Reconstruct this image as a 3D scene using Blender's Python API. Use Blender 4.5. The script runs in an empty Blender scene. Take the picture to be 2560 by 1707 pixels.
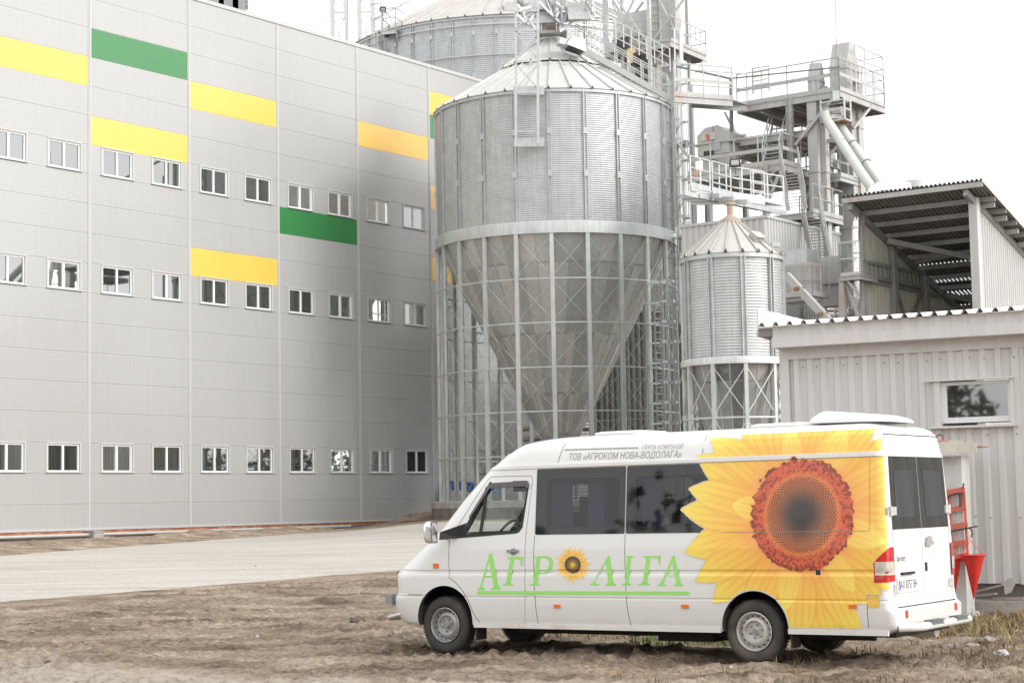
import bpy, bmesh, math, random
import numpy as np
from mathutils import Vector, Matrix, noise
R = math.radians
PI = math.pi
random.seed(7)
scene = bpy.context.scene
COL = scene.collection

# ------------------------------------------------------------------ camera
FPX, PITCH, ROLL, CZ = 4557.0, 0.0873, -0.0184, 1.755
IW, IH = 2560.0, 1707.0
cF = np.array([0, math.cos(PITCH), math.sin(PITCH)])
_r = np.array([1.0, 0, 0]); _u = np.cross(_r, cF)
cR = math.cos(ROLL) * _r + math.sin(ROLL) * _u
cU = -math.sin(ROLL) * _r + math.cos(ROLL) * _u
EYE = np.array([0, 0, CZ])
cam_d = bpy.data.cameras.new('camera'); cam = bpy.data.objects.new('camera', cam_d); COL.objects.link(cam)
cam_d.sensor_width = 36.0; cam_d.sensor_fit = 'HORIZONTAL'; cam_d.lens = FPX * 36.0 / IW
cam_d.clip_end = 5000; cam_d.clip_start = 0.1
cam.matrix_world = Matrix(((cR[0], cU[0], -cF[0], EYE[0]), (cR[1], cU[1], -cF[1], EYE[1]), (cR[2], cU[2], -cF[2], EYE[2]), (0, 0, 0, 1)))
scene.camera = cam

def ray(p): return cF + (p[0] - IW / 2) / FPX * cR - (p[1] - IH / 2) / FPX * cU
def at(p, Y): D = ray(p); return EYE + D * (Y / D[1])            # point of the sight line at forward distance Y
def atz(p, z): D = ray(p); return EYE + D * ((z - CZ) / D[2])    # point of the sight line at height z
qA = lambda x, y: (1640 + x / 2.903, 60 + y / 2.903)
qB = lambda x, y: (1640 + x / 2.376, 440 + y / 2.376)
qC = lambda x, y: (1300 + x / 4.612, y / 4.612)
qD = lambda x, y: (800 + x / 3.92, y / 3.92)
qE = lambda x, y: (1960 + x / 3.92, 440 + y / 3.92)
qF = lambda x, y: (1860 + x / 3.36, 740 + y / 3.36)
qG = lambda x, y: (1040 + x / 2.177, 540 + y / 2.177)
qH = lambda x, y: (1040 + x / 2.613, 60 + y / 2.613)
qL = lambda x, y: (1960 + x / 3.92, 1307 + y / 3.92)
qP = lambda x, y: (1240 + x / 7.328, y / 7.328)
qQ = lambda x, y: (1500 + x / 7.328, y / 7.328)
qR = lambda x, y: (1640 + x / 7.328, 300 + y / 7.328)
qS = lambda x, y: (1840 + x / 7.328, 230 + y / 7.328)
qT = lambda x, y: (480 + x / 4.9, y / 4.9)
qU = lambda x, y: (x * 1.08844, y * 1.08844)

class Frame:
    """plan axes: a leftwards along the site grid, b backwards"""
    def __init__(s, o, ang):
        s.o = np.array(o, float); c, n = math.cos(R(ang)), math.sin(R(ang))
        s.b = np.array([c, n, 0]); s.a = np.array([-n, c, 0]); s.z = np.array([0, 0, 1.0])
    def pt(s, a, b, z): return np.array([s.o[0], s.o[1], 0]) + s.a * a + s.b * b + s.z * z
    def hit(s, p, b=0.0):                       # sight line meets the vertical plane b
        D = ray(p); P0 = np.array([s.o[0], s.o[1], 0]) + s.b * b
        t = np.dot(P0 - EYE, s.b) / np.dot(D, s.b); return EYE + D * t
    def hita(s, p, a=0.0):
        D = ray(p); P0 = np.array([s.o[0], s.o[1], 0]) + s.a * a
        t = np.dot(P0 - EYE, s.a) / np.dot(D, s.a); return EYE + D * t
    def loc(s, P): d = np.array(P) - np.array([s.o[0], s.o[1], 0]); return np.dot(d, s.a), np.dot(d, s.b), d[2]

# ------------------------------------------------------------------ objects
def tag(o, label=None, cat=None, group=None, kind=None):
    if label: o['label'] = label
    if cat: o['category'] = cat
    if group: o['group'] = group
    if kind: o['kind'] = kind
    return o
def empty(name, loc, label, cat, group=None, rot=None):
    o = bpy.data.objects.new(name, None); COL.objects.link(o); o.location = Vector([float(c) for c in loc])
    o.empty_display_size = 0.3
    if rot is not None: o.rotation_euler = rot
    return tag(o, label, cat, group)
def root_loc(p):
    while p.parent: p = p.parent
    return np.array(p.location)

class MB:
    def __init__(s): s.v = []; s.f = []; s.m = []; s.cm = 0; s.sm = []; s.cs = False; s.pc = []
    def add(s, vs, fs):
        n = len(s.v); s.pc.append((n, len(s.f))); s.v += [tuple(map(float, q)) for q in vs]
        for f in fs: s.f.append([i + n for i in f]); s.m.append(s.cm); s.sm.append(s.cs)
        return s
    def hexa(s, b, t):
        n = len(b)
        return s.add(list(b) + list(t), [list(range(n))[::-1], list(range(n, 2 * n))] + [[i, (i + 1) % n, n + (i + 1) % n, n + i] for i in range(n)])
    def box(s, c, sx, sy, sz, ax=None):
        c = np.array(c, float)
        X, Y, Z = (np.eye(3) if ax is None else [np.array(a, float) for a in ax])
        X = X * sx / 2; Y = Y * sy / 2; Z = Z * sz / 2
        return s.hexa([c - X - Y - Z, c + X - Y - Z, c + X + Y - Z, c - X + Y - Z], [c - X - Y + Z, c + X - Y + Z, c + X + Y + Z, c - X + Y + Z])
    def box2(s, p, q):
        p = np.array(p, float); q = np.array(q, float)
        return s.box((p + q) / 2, *np.abs(q - p))
    def bar(s, p, q, w, h=None, up=(0, 0, 1), ext=0.0):
        h = w if h is None else h
        p = np.array(p, float); q = np.array(q, float); d = q - p; L = np.linalg.norm(d)
        if L < 1e-6: return s
        d /= L; up = np.array(up, float)
        x = np.cross(d, up)
        if np.linalg.norm(x) < 1e-3: x = np.cross(d, np.array([1.0, 0.3, 0]))
        x /= np.linalg.norm(x); y = np.cross(x, d)
        return s.box((p + q) / 2, w, L + ext, h, (x, d, y))
    def ibar(s, p, q, w, h, t=0.02, up=(0, 0, 1)):       # I section: h along up
        p = np.array(p, float); q = np.array(q, float); d = q - p; L = np.linalg.norm(d); d /= L
        up = np.array(up, float); x = np.cross(d, up); x /= np.linalg.norm(x); y = np.cross(x, d)
        c = (p + q) / 2
        pr = [(-w / 2, -h / 2), (w / 2, -h / 2), (w / 2, -h / 2 + t), (t / 2, -h / 2 + t), (t / 2, h / 2 - t), (w / 2, h / 2 - t), (w / 2, h / 2), (-w / 2, h / 2), (-w / 2, h / 2 - t), (-t / 2, h / 2 - t), (-t / 2, -h / 2 + t), (-w / 2, -h / 2 + t)]
        return s.hexa([p + x * a + y * b_ for a, b_ in pr], [q + x * a + y * b_ for a, b_ in pr])
    def tube(s, p, q, r, n=6, r2=None, cap=True):
        r2 = r if r2 is None else r2
        p = np.array(p, float); q = np.array(q, float); d = q - p; L = np.linalg.norm(d)
        if L < 1e-6: return s
        d /= L; x = np.cross(d, [0, 0, 1.0])
        if np.linalg.norm(x) < 1e-3: x = np.array([1.0, 0, 0])
        x /= np.linalg.norm(x); y = np.cross(d, x)
        an = [2 * PI * i / n for i in range(n)]
        vs = [p + r * (math.cos(a) * x + math.sin(a) * y) for a in an] + [q + r2 * (math.cos(a) * x + math.sin(a) * y) for a in an]
        fs = [[i, (i + 1) % n, n + (i + 1) % n, n + i] for i in range(n)]
        if cap: fs += [list(range(n))[::-1], list(range(n, 2 * n))]
        return s.add(vs, fs)
    def path(s, pts, r, n=8, closed=False):
        P = [np.array(q, float) for q in pts]; m = len(P); vs = []
        prev = None
        for i in range(m):
            if closed: d = P[(i + 1) % m] - P[i - 1]
            else: d = P[min(i + 1, m - 1)] - P[max(i - 1, 0)]
            d = d / np.linalg.norm(d)
            if prev is None:
                x = np.cross(d, [0, 0, 1.0]); x = np.array([1.0, 0, 0]) if np.linalg.norm(x) < 1e-3 else x
            else: x = prev - d * np.dot(prev, d)
            x = x / np.linalg.norm(x); prev = x; y = np.cross(d, x)
            rr = r[i] if isinstance(r, (list, tuple)) else r
            vs += [P[i] + rr * (math.cos(2 * PI * k / n) * x + math.sin(2 * PI * k / n) * y) for k in range(n)]
        fs = []
        for i in range(m if closed else m - 1):
            j = (i + 1) % m
            fs += [[i * n + k, i * n + (k + 1) % n, j * n + (k + 1) % n, j * n + k] for k in range(n)]
        if not closed: fs += [list(range(n))[::-1], list(range((m - 1) * n, m * n))]
        return s.add(vs, fs)
    def grid(s, rows, closed=False):
        n = len(rows[0]); m = len(rows); vs = [q for r in rows for q in r]; fs = []
        for i in range(m - 1):
            for k in range(n if closed else n - 1):
                fs.append([i * n + k, i * n + (k + 1) % n, (i + 1) * n + (k + 1) % n, (i + 1) * n + k])
        return s.add(vs, fs)
    def lathe(s, prof, c=(0, 0, 0), n=48, a0=0.0, a1=2 * PI, ax=None):
        c = np.array(c, float); full = abs(a1 - a0 - 2 * PI) < 1e-6
        X, Y, Z = (np.eye(3) if ax is None else [np.array(q, float) for q in ax])
        k = n if full else n + 1
        rows = [[c + r * (math.cos(a0 + (a1 - a0) * i / n) * X + math.sin(a0 + (a1 - a0) * i / n) * Y) + z * Z for i in range(k)] for r, z in prof]
        return s.grid(rows, full)
    def prism(s, poly, d):
        d = np.array(d, float); b = [np.array(q, float) for q in poly]
        return s.hexa(b, [q + d for q in b])
    def each(s, name, mat, parent, **k):
        """every bar its own part"""
        E_ = s.pc + [(len(s.v), len(s.f))]; out = []
        for (v0, f0), (v1, f1) in zip(E_[:-1], E_[1:]):
            m = MB(); m.v = s.v[v0:v1]; m.f = [[i - v0 for i in f] for f in s.f[f0:f1]]; m.m = [0] * len(m.f); m.sm = [False] * len(m.f); out.append(m.build(name, mat, parent, **k))
        return out
    def build(s, name, mat, parent=None, local=False, smooth=False, angle=40, loc=None):
        me = bpy.data.meshes.new(name)
        off = np.zeros(3)
        if parent is not None and not local: off = root_loc(parent)
        if loc is not None: off = np.array(loc, float)
        V = (np.array(s.v, float).reshape(-1, 3) - off)
        me.from_pydata([tuple(q) for q in V], [], s.f)
        for m in (mat if isinstance(mat, (list, tuple)) else [mat]): me.materials.append(m)
        if max(s.m, default=0): me.polygons.foreach_set('material_index', s.m)
        if smooth:
            me.polygons.foreach_set('use_smooth', [True] * len(me.polygons)); me.set_sharp_from_angle(angle=R(angle))
        elif any(s.sm): me.polygons.foreach_set('use_smooth', s.sm)
        bm = bmesh.new(); bm.from_mesh(me); bmesh.ops.recalc_face_normals(bm, faces=bm.faces); bm.to_mesh(me); bm.free()
        me.update()
        o = bpy.data.objects.new(name, me); COL.objects.link(o)
        if parent is not None: o.parent = parent
        if loc is not None: o.location = Vector([float(c) for c in loc])
        return o

# ------------------------------------------------------------------ materials
MATS = {}
def mat(name, col, rough=0.6, metal=0.0, var=0.0, scale=3.0, bump=0.0, bscale=40.0, streak=0.0, dirt=None, dirtamt=0.0, spec=0.5, coat=0.0, dscale=0.6):
    if name in MATS: return MATS[name]
    m = bpy.data.materials.new(name); m.use_nodes = True; nt = m.node_tree; N = nt.nodes; L = nt.links
    b = N['Principled BSDF']; b.inputs['Roughness'].default_value = rough; b.inputs['Metallic'].default_value = metal
    b.inputs['Specular IOR Level'].default_value = spec; b.inputs['Coat Weight'].default_value = coat
    b.inputs['Base Color'].default_value = (*col, 1)
    tc = N.new('ShaderNodeTexCoord'); src = None
    if var or streak or dirtamt:
        n1 = N.new('ShaderNodeTexNoise'); n1.inputs['Scale'].default_value = scale; n1.inputs['Detail'].default_value = 6; n1.inputs['Roughness'].default_value = 0.65
        L.new(tc.outputs['Object'], n1.inputs['Vector'])
        mr = N.new('ShaderNodeMapRange'); mr.inputs['From Min'].default_value = 0.3; mr.inputs['From Max'].default_value = 0.7
        mr.inputs['To Min'].default_value = 1 - var; mr.inputs['To Max'].default_value = 1 + var
        L.new(n1.outputs['Fac'], mr.inputs['Value'])
        mul = N.new('ShaderNodeVectorMath'); mul.operation = 'SCALE'; mul.inputs[0].default_value = col
        L.new(mr.outputs['Result'], mul.inputs['Scale']); src = mul.outputs['Vector']
        if streak:
            mp = N.new('ShaderNodeMapping'); mp.inputs['Scale'].default_value = (6, 6, 0.25); L.new(tc.outputs['Object'], mp.inputs['Vector'])
            n2 = N.new('ShaderNodeTexNoise'); n2.inputs['Scale'].default_value = 1.6; n2.inputs['Detail'].default_value = 4; L.new(mp.outputs['Vector'], n2.inputs['Vector'])
            m2 = N.new('ShaderNodeMapRange'); m2.inputs['From Min'].default_value = 0.3; m2.inputs['From Max'].default_value = 0.7
            m2.inputs['To Min'].default_value = 1 - streak; m2.inputs['To Max'].default_value = 1 + streak * 0.5; L.new(n2.outputs['Fac'], m2.inputs['Value'])
            ml = N.new('ShaderNodeVectorMath'); ml.operation = 'SCALE'; L.new(src, ml.inputs[0]); L.new(m2.outputs['Result'], ml.inputs['Scale']); src = ml.outputs['Vector']
        if dirtamt:
            n3 = N.new('ShaderNodeTexNoise'); n3.inputs['Scale'].default_value = dscale; n3.inputs['Detail'].default_value = 8; n3.inputs['Roughness'].default_value = 0.7
            L.new(tc.outputs['Object'], n3.inputs['Vector'])
            m3 = N.new('ShaderNodeMapRange'); m3.inputs['From Min'].default_value = 0.52; m3.inputs['From Max'].default_value = 0.72
            m3.inputs['To Max'].default_value = dirtamt; L.new(n3.outputs['Fac'], m3.inputs['Value'])
            mx = N.new('ShaderNodeMix'); mx.data_type = 'RGBA'; L.new(m3.outputs['Result'], mx.inputs[0]); L.new(src, mx.inputs[6]); mx.inputs[7].default_value = (*dirt, 1); src = mx.outputs[2]
        L.new(src, b.inputs['Base Color'])
    if bump:
        n4 = N.new('ShaderNodeTexNoise'); n4.inputs['Scale'].default_value = bscale; n4.inputs['Detail'].default_value = 5; L.new(tc.outputs['Object'], n4.inputs['Vector'])
        bp = N.new('ShaderNodeBump'); bp.inputs['Strength'].default_value = bump; bp.inputs['Distance'].default_value = 0.02
        L.new(n4.outputs['Fac'], bp.inputs['Height']); L.new(bp.outputs['Normal'], b.inputs['Normal'])
    MATS[name] = m; return m

def glass(name, tint=(0.5, 0.55, 0.55), refl=0.25, solid=None, rough=0.02):
    """window pane: part see-through (or a dark body colour), part mirror by angle"""
    m = bpy.data.materials.new(name); m.use_nodes = True; nt = m.node_tree; N = nt.nodes; L = nt.links; N.remove(N['Principled BSDF'])
    out = N['Material Output']; g = N.new('ShaderNodeBsdfGlossy'); g.inputs['Roughness'].default_value = rough; g.inputs['Color'].default_value = (0.9, 0.92, 0.92, 1)
    if solid is None: t = N.new('ShaderNodeBsdfTransparent'); t.inputs['Color'].default_value = (*tint, 1)
    else: t = N.new('ShaderNodeBsdfDiffuse'); t.inputs['Color'].default_value = (*solid, 1)
    lw = N.new('ShaderNodeLayerWeight'); lw.inputs['Blend'].default_value = 0.35
    mr = N.new('ShaderNodeMapRange'); mr.inputs['To Min'].default_value = refl * 0.5; mr.inputs['To Max'].default_value = min(1, refl * 2.6); L.new(lw.outputs['Fresnel'], mr.inputs['Value'])
    mx = N.new('ShaderNodeMixShader'); L.new(mr.outputs['Result'], mx.inputs[0]); L.new(t.outputs[0], mx.inputs[1]); L.new(g.outputs[0], mx.inputs[2]); L.new(mx.outputs[0], out.inputs['Surface'])
    MATS[name] = m; return m

def vcol_mat(name, rough=0.35, coat=0.3):
    m = bpy.data.materials.new(name); m.use_nodes = True; nt = m.node_tree; b = nt.nodes['Principled BSDF']
    a = nt.nodes.new('ShaderNodeAttribute'); a.attribute_name = 'Col'; nt.links.new(a.outputs['Color'], b.inputs['Base Color'])
    b.inputs['Roughness'].default_value = rough; b.inputs['Coat Weight'].default_value = coat
    return m

GALV = mat('galvanized', (0.49, 0.51, 0.51), 0.46, 0.5, var=0.10, scale=2.2, streak=0.10, dirt=(0.42, 0.40, 0.36), dirtamt=0.25)
GALV2 = mat('galvanized_dull', (0.50, 0.51, 0.50), 0.5, 0.45, var=0.14, scale=1.5, streak=0.14, dirt=(0.36, 0.33, 0.29), dirtamt=0.4)
GALVC = mat('galvanized_column', (0.52, 0.545, 0.535), 0.5, 0.4, var=0.14, scale=1.2, streak=0.12, dirt=(0.45, 0.40, 0.34), dirtamt=0.35)
ROOFM = mat('silo_roof_sheet', (0.56, 0.56, 0.545), 0.5, 0.1, var=0.07, scale=0.9, streak=0.06, dirt=(0.55, 0.50, 0.42), dirtamt=0.3)
ROOFW = mat('cream_roof_sheet', (0.50, 0.485, 0.46), 0.55, 0.1, var=0.07, scale=0.9, dirt=(0.50, 0.40, 0.30), dirtamt=0.45)
HOPM = mat('hopper_plate', (0.56, 0.57, 0.555), 0.5, 0.3, var=0.10, scale=0.6, streak=0.12, dirt=(0.55, 0.54, 0.52), dirtamt=0.35, dscale=0.8)
HOPS = [HOPM, mat('hopper_plate_dark', (0.45, 0.465, 0.455), 0.5, 0.3, var=0.10, scale=0.6, streak=0.12, dirt=(0.55, 0.54, 0.52), dirtamt=0.5, dscale=0.9), mat('hopper_plate_warm', (0.63, 0.615, 0.59), 0.5, 0.3, var=0.10, scale=0.6, streak=0.1, dirt=(0.58, 0.56, 0.53), dirtamt=0.4, dscale=0.8)]
STEEL = mat('painted_steel', (0.43, 0.43, 0.425), 0.5, 0.05, var=0.10, scale=1.6, streak=0.08, dirt=(0.38, 0.24, 0.15), dirtamt=0.55, dscale=0.9)
STEELD = mat('grey_steel', (0.30, 0.30, 0.295), 0.55, 0.1, var=0.12, scale=1.6, streak=0.1, dirt=(0.33, 0.19, 0.11), dirtamt=0.3)
STEELW = mat('white_painted_steel', (0.52, 0.52, 0.51), 0.5, 0.0, var=0.06, scale=1.5, dirt=(0.5, 0.40, 0.30), dirtamt=0.4)
LEG = mat('elevator_casing', (0.46, 0.455, 0.44), 0.45, 0.15, var=0.08, scale=0.8, streak=0.08, dirt=(0.40, 0.36, 0.30), dirtamt=0.3)
DARK = mat('dark_metal', (0.05, 0.05, 0.05), 0.5, 0.3, var=0.2)
RUST = mat('rusty_steel', (0.24, 0.12, 0.06), 0.8, 0.1, var=0.35, scale=6, dirt=(0.40, 0.36, 0.32), dirtamt=0.6, dscale=3)
PANEL = mat('grey_panel', (0.40, 0.40, 0.395), 0.24, 0.0, var=0.015, scale=0.15, streak=0.03, spec=0.9)
YEL = mat('yellow_panel_paint', (0.84, 0.50, 0.09), 0.25, 0.0, var=0.02, scale=0.3, spec=0.9)
GRN = mat('green_panel_paint', (0.030, 0.20, 0.055), 0.24, 0.0, var=0.03, scale=0.3, spec=0.9)
TRIM = mat('pale_trim', (0.47, 0.47, 0.465), 0.45, 0.0, var=0.02, scale=1)
PVC = mat('white_window_frame', (0.74, 0.74, 0.74), 0.35, 0.0, var=0.02, scale=2)
SHEET = mat('shed_sheet', (0.66, 0.645, 0.63), 0.45, 0.0, var=0.035, scale=0.7, streak=0.07, dirt=(0.52, 0.48, 0.43), dirtamt=0.3, spec=0.5)
SHEETW = mat('white_sheet', (0.52, 0.515, 0.51), 0.45, 0.0, var=0.03, scale=0.7, streak=0.06)
SHEETG = mat('sheet_backside', (0.56, 0.565, 0.48), 0.6, 0.0, var=0.08, scale=1.2, streak=0.1)
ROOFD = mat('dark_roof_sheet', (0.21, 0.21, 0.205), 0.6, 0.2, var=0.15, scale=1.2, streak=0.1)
CONC = mat('concrete', (0.40, 0.37, 0.34), 0.9, var=0.18, scale=2.5, bump=0.5, bscale=25, dirt=(0.26, 0.22, 0.19), dirtamt=0.6, dscale=0.9)
CONCD = mat('dark_concrete', (0.19, 0.17, 0.155), 0.9, var=0.22, scale=2.5, bump=0.5, bscale=25)  # darker concrete tone for plinth, base wall and foundation
BRICK = mat('red_brick', (0.42, 0.17, 0.09), 0.9, var=0.4, scale=3.0, bump=0.4, dirt=(0.4, 0.37, 0.33), dirtamt=0.8, dscale=1.5)
BLUE = mat('blue_paint', (0.02, 0.12, 0.42), 0.5, var=0.1, scale=2)
RED = mat('red_paint', (0.62, 0.035, 0.025), 0.45, var=0.12, scale=5)
CORAL = mat('faded_red_paint', (0.62, 0.15, 0.10), 0.55, var=0.12, scale=6, dirt=(0.45, 0.2, 0.15), dirtamt=0.4, dscale=4)
WHITEP = mat('white_van_paint', (0.80, 0.80, 0.79), 0.28, 0.0, var=0.012, scale=0.8, coat=0.5)
GLW = glass('window_glass', solid=(0.030, 0.032, 0.030), refl=0.55)
GLV = glass('tinted_glass', tint=(0.30, 0.30, 0.31), refl=0.09)
GLC = glass('clear_glass', tint=(0.90, 0.95, 0.93), refl=0.07)
BLACK = mat('black_rubber', (0.025, 0.025, 0.025), 0.7)
BLACKG = mat('black_glass_border', (0.018, 0.018, 0.018), 0.03, spec=0.6)
# ------------------------------------------------------------------ light
SUN_EL, SUN_AZ = R(30), R(117)      # azimuth from +Y towards +X: from the right
w = bpy.data.worlds.new('World'); scene.world = w; w.use_nodes = True
nt = w.node_tree; bg = nt.nodes['Background']
sky = nt.nodes.new('ShaderNodeTexSky'); sky.sky_type = 'NISHITA'; sky.sun_disc = False
sky.sun_elevation = SUN_EL; sky.sun_rotation = SUN_AZ; sky.air_density = 1.0; sky.dust_density = 3.0; sky.ozone_density = 1.0; sky.altitude = 100
hs = nt.nodes.new('ShaderNodeHueSaturation'); hs.inputs['Saturation'].default_value = 0.12
mxs = nt.nodes.new('ShaderNodeMix'); mxs.data_type = 'RGBA'; mxs.inputs[0].default_value = 0.65; mxs.inputs[7].default_value = (4.6, 4.6, 4.6, 1)      # thin even cloud over the clear sky
nt.links.new(sky.outputs[0], hs.inputs['Color']); nt.links.new(hs.outputs[0], mxs.inputs[6]); nt.links.new(mxs.outputs[2], bg.inputs['Color'])
bg.inputs['Strength'].default_value = 0.15
sd = bpy.data.lights.new('sun', 'SUN'); sd.energy = 0.62; sd.angle = R(17); sd.color = (1.0, 0.96, 0.9)
so = bpy.data.objects.new('sun', sd); COL.objects.link(so)
sv = Vector((math.sin(SUN_AZ) * math.cos(SUN_EL), math.cos(SUN_AZ) * math.cos(SUN_EL), math.sin(SUN_EL)))
so.rotation_euler = sv.to_track_quat('Z', 'Y').to_euler()
vs_ = scene.view_settings; vs_.view_transform = 'Standard'; vs_.look = 'None'; vs_.exposure = 1.22; vs_.gamma = 1.0
scene.cycles.max_bounces = 6; scene.cycles.transparent_max_bounces = 12; scene.cycles.use_denoising = True

# ------------------------------------------------------------------ ground
WD = np.array([math.cos(0.9395), math.sin(0.9395), 0.0]); WP = np.array([-18.533, 79.538, 0.0]); WN = np.array([WD[1], -WD[0], 0.0])
WZ0 = CZ + 21.3006; PH = 1.3177
def wall(u, k, out=0.0):          # point of the factory wall: metres along it, panel row from the datum, metres proud of it
    P = WP + WD * u + WN * out; return np.array([P[0], P[1], WZ0 - k * PH])
WBASE = WZ0 - 16.8 * PH
ROAD_NEAR = lambda x: 33.4 + (x + 9.39) * 1.42 + 0.012 * (x + 9.39) ** 2      # near edge of the concrete, y for given x
SILO_C = np.array([2.31, 92.0, 0.0])
def smooth(e0, e1, x):
    t = np.clip((x - e0) / (e1 - e0), 0, 1); return t * t * (3 - 2 * t)
def ground_base(x, y):
    x = np.asarray(x, float); y = np.asarray(y, float)
    s = (x - WP[0]) * WN[0] + (y - WP[1]) * WN[1]        # metres in front of the factory wall
    z = 0.0105 * np.clip(y - 31, 0, 48) + 0.0 * x
    ramp = smooth(62, 76, y) * smooth(-9, -2, x) * 0.42
    z = z + ramp
    z = z + 0.10 * smooth(3.0, 6.5, x) * smooth(19, 23, y) * (1 - smooth(30, 40, y)) + 0.35 * smooth(80, 100, y) * smooth(-12, -4, x) * 0.3
    return z
NS = lambda x, y, s, k=0.0: noise.noise(Vector((x * s, y * s, k)))
def road_y(x): return ROAD_NEAR(np.asarray(x, float))
def dirt_mask(x, y):
    near = 1 - smooth(-0.8, 0.2, y - road_y(x))
    s = (x - WP[0]) * WN[0] + (y - WP[1]) * WN[1]
    return near, s
def ground_z(x, y, rough=True):
    z = float(ground_base(x, y))
    if not rough: return z
    near = float(1 - smooth(-0.9, 0.3, y - road_y(x)))
    if y > 80: near = max(near, 0.3)
    s = (x - WP[0]) * WN[0] + (y - WP[1]) * WN[1]
    vanl = 1.0
    a = 0.055 * NS(x, y, 0.55) + 0.03 * NS(x, y, 1.7, 3) + 0.024 * NS(x, y, 4.2, 5) + 0.020 * NS(x, y, 9.0, 9)
    cl = NS(x, y, 5.5, 21); c2 = NS(x, y, 11.0, 23); rgh = 0.35 + 0.9 * max(0, NS(x, y, 0.45, 25) + .25)
    a += rgh * (0.13 * max(0, cl - 0.10) + 0.12 * max(0, c2 - 0.08) + 0.028 * NS(x, y, 17, 27))
    # wheel ruts crossing in front of the van
    for c0, wd in ((17.2, 0.28), (18.3, 0.26), (15.6, 0.3)):
        d = (y - c0 - 0.06 * x - 0.25 * math.sin(x * 0.5 + c0))
        if abs(d) < 1.0:
            a += -0.045 * math.exp(-(d / wd) ** 2) + 0.03 * math.exp(-((abs(d) - wd * 1.7) / 0.12) ** 2)
            a += 0.014 * math.sin((x + 0.5 * abs(d)) * 30) * math.exp(-(d / wd) ** 2)
    z += a * near
    # loose banks of soil along the factory base
    if -2 < s < 16 and y > 55:
        t = (y - (60.0 + (x + 16.85) * 3.02)) / 3.18
        bank = math.exp(-((t - 1.9) / 1.5) ** 2) * (0.16 + 0.40 * max(0, NS(x, y, 0.30, 11)) + 0.22 * NS(x, y, 0.9, 13) + 0.16 * NS(x, y, 2.2, 14))
        u = (x - WP[0]) * WD[0] + (y - WP[1]) * WD[1]
        fade = float(1 - smooth(9, 15, u)); bank *= fade
        mound = 0.42 * math.exp(-((u - 20.5) / 2.6) ** 2 - ((s - 2.2) / 1.2) ** 2) * (1 + 0.5 * NS(x, y, 1.3, 15))
        z += max(0, bank) + max(0, mound) + 0.05 * NS(x, y, 1.5, 17) * float(smooth(-1, 2, s) * (1 - smooth(4, 6, s)))
    return z
def axis(segs):
    out = []
    for a, b, st in segs:
        n = max(1, int(round((b - a) / st))); out += list(np.linspace(a, b, n, endpoint=False))
    return out + [segs[-1][1]]
xs = axis([(-900, -120, 60), (-120, -32, 8), (-32, -12, 0.35), (-12, -7.5, 0.16), (-7.5, 8.5, 0.055), (8.5, 14, 0.5), (14, 60, 4), (60, 900, 70)])
ys = axis([(-60, 4, 4), (4, 12, 0.5), (12, 20, 0.055), (20, 30, 0.10), (30, 46, 0.20), (46, 58, 0.6), (58, 104, 0.45), (104, 180, 6), (180, 1500, 110)])
g = MB(); rows = [[(x, y, ground_z(x, y)) for x in xs] for y in ys]; g.grid(rows)

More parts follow.
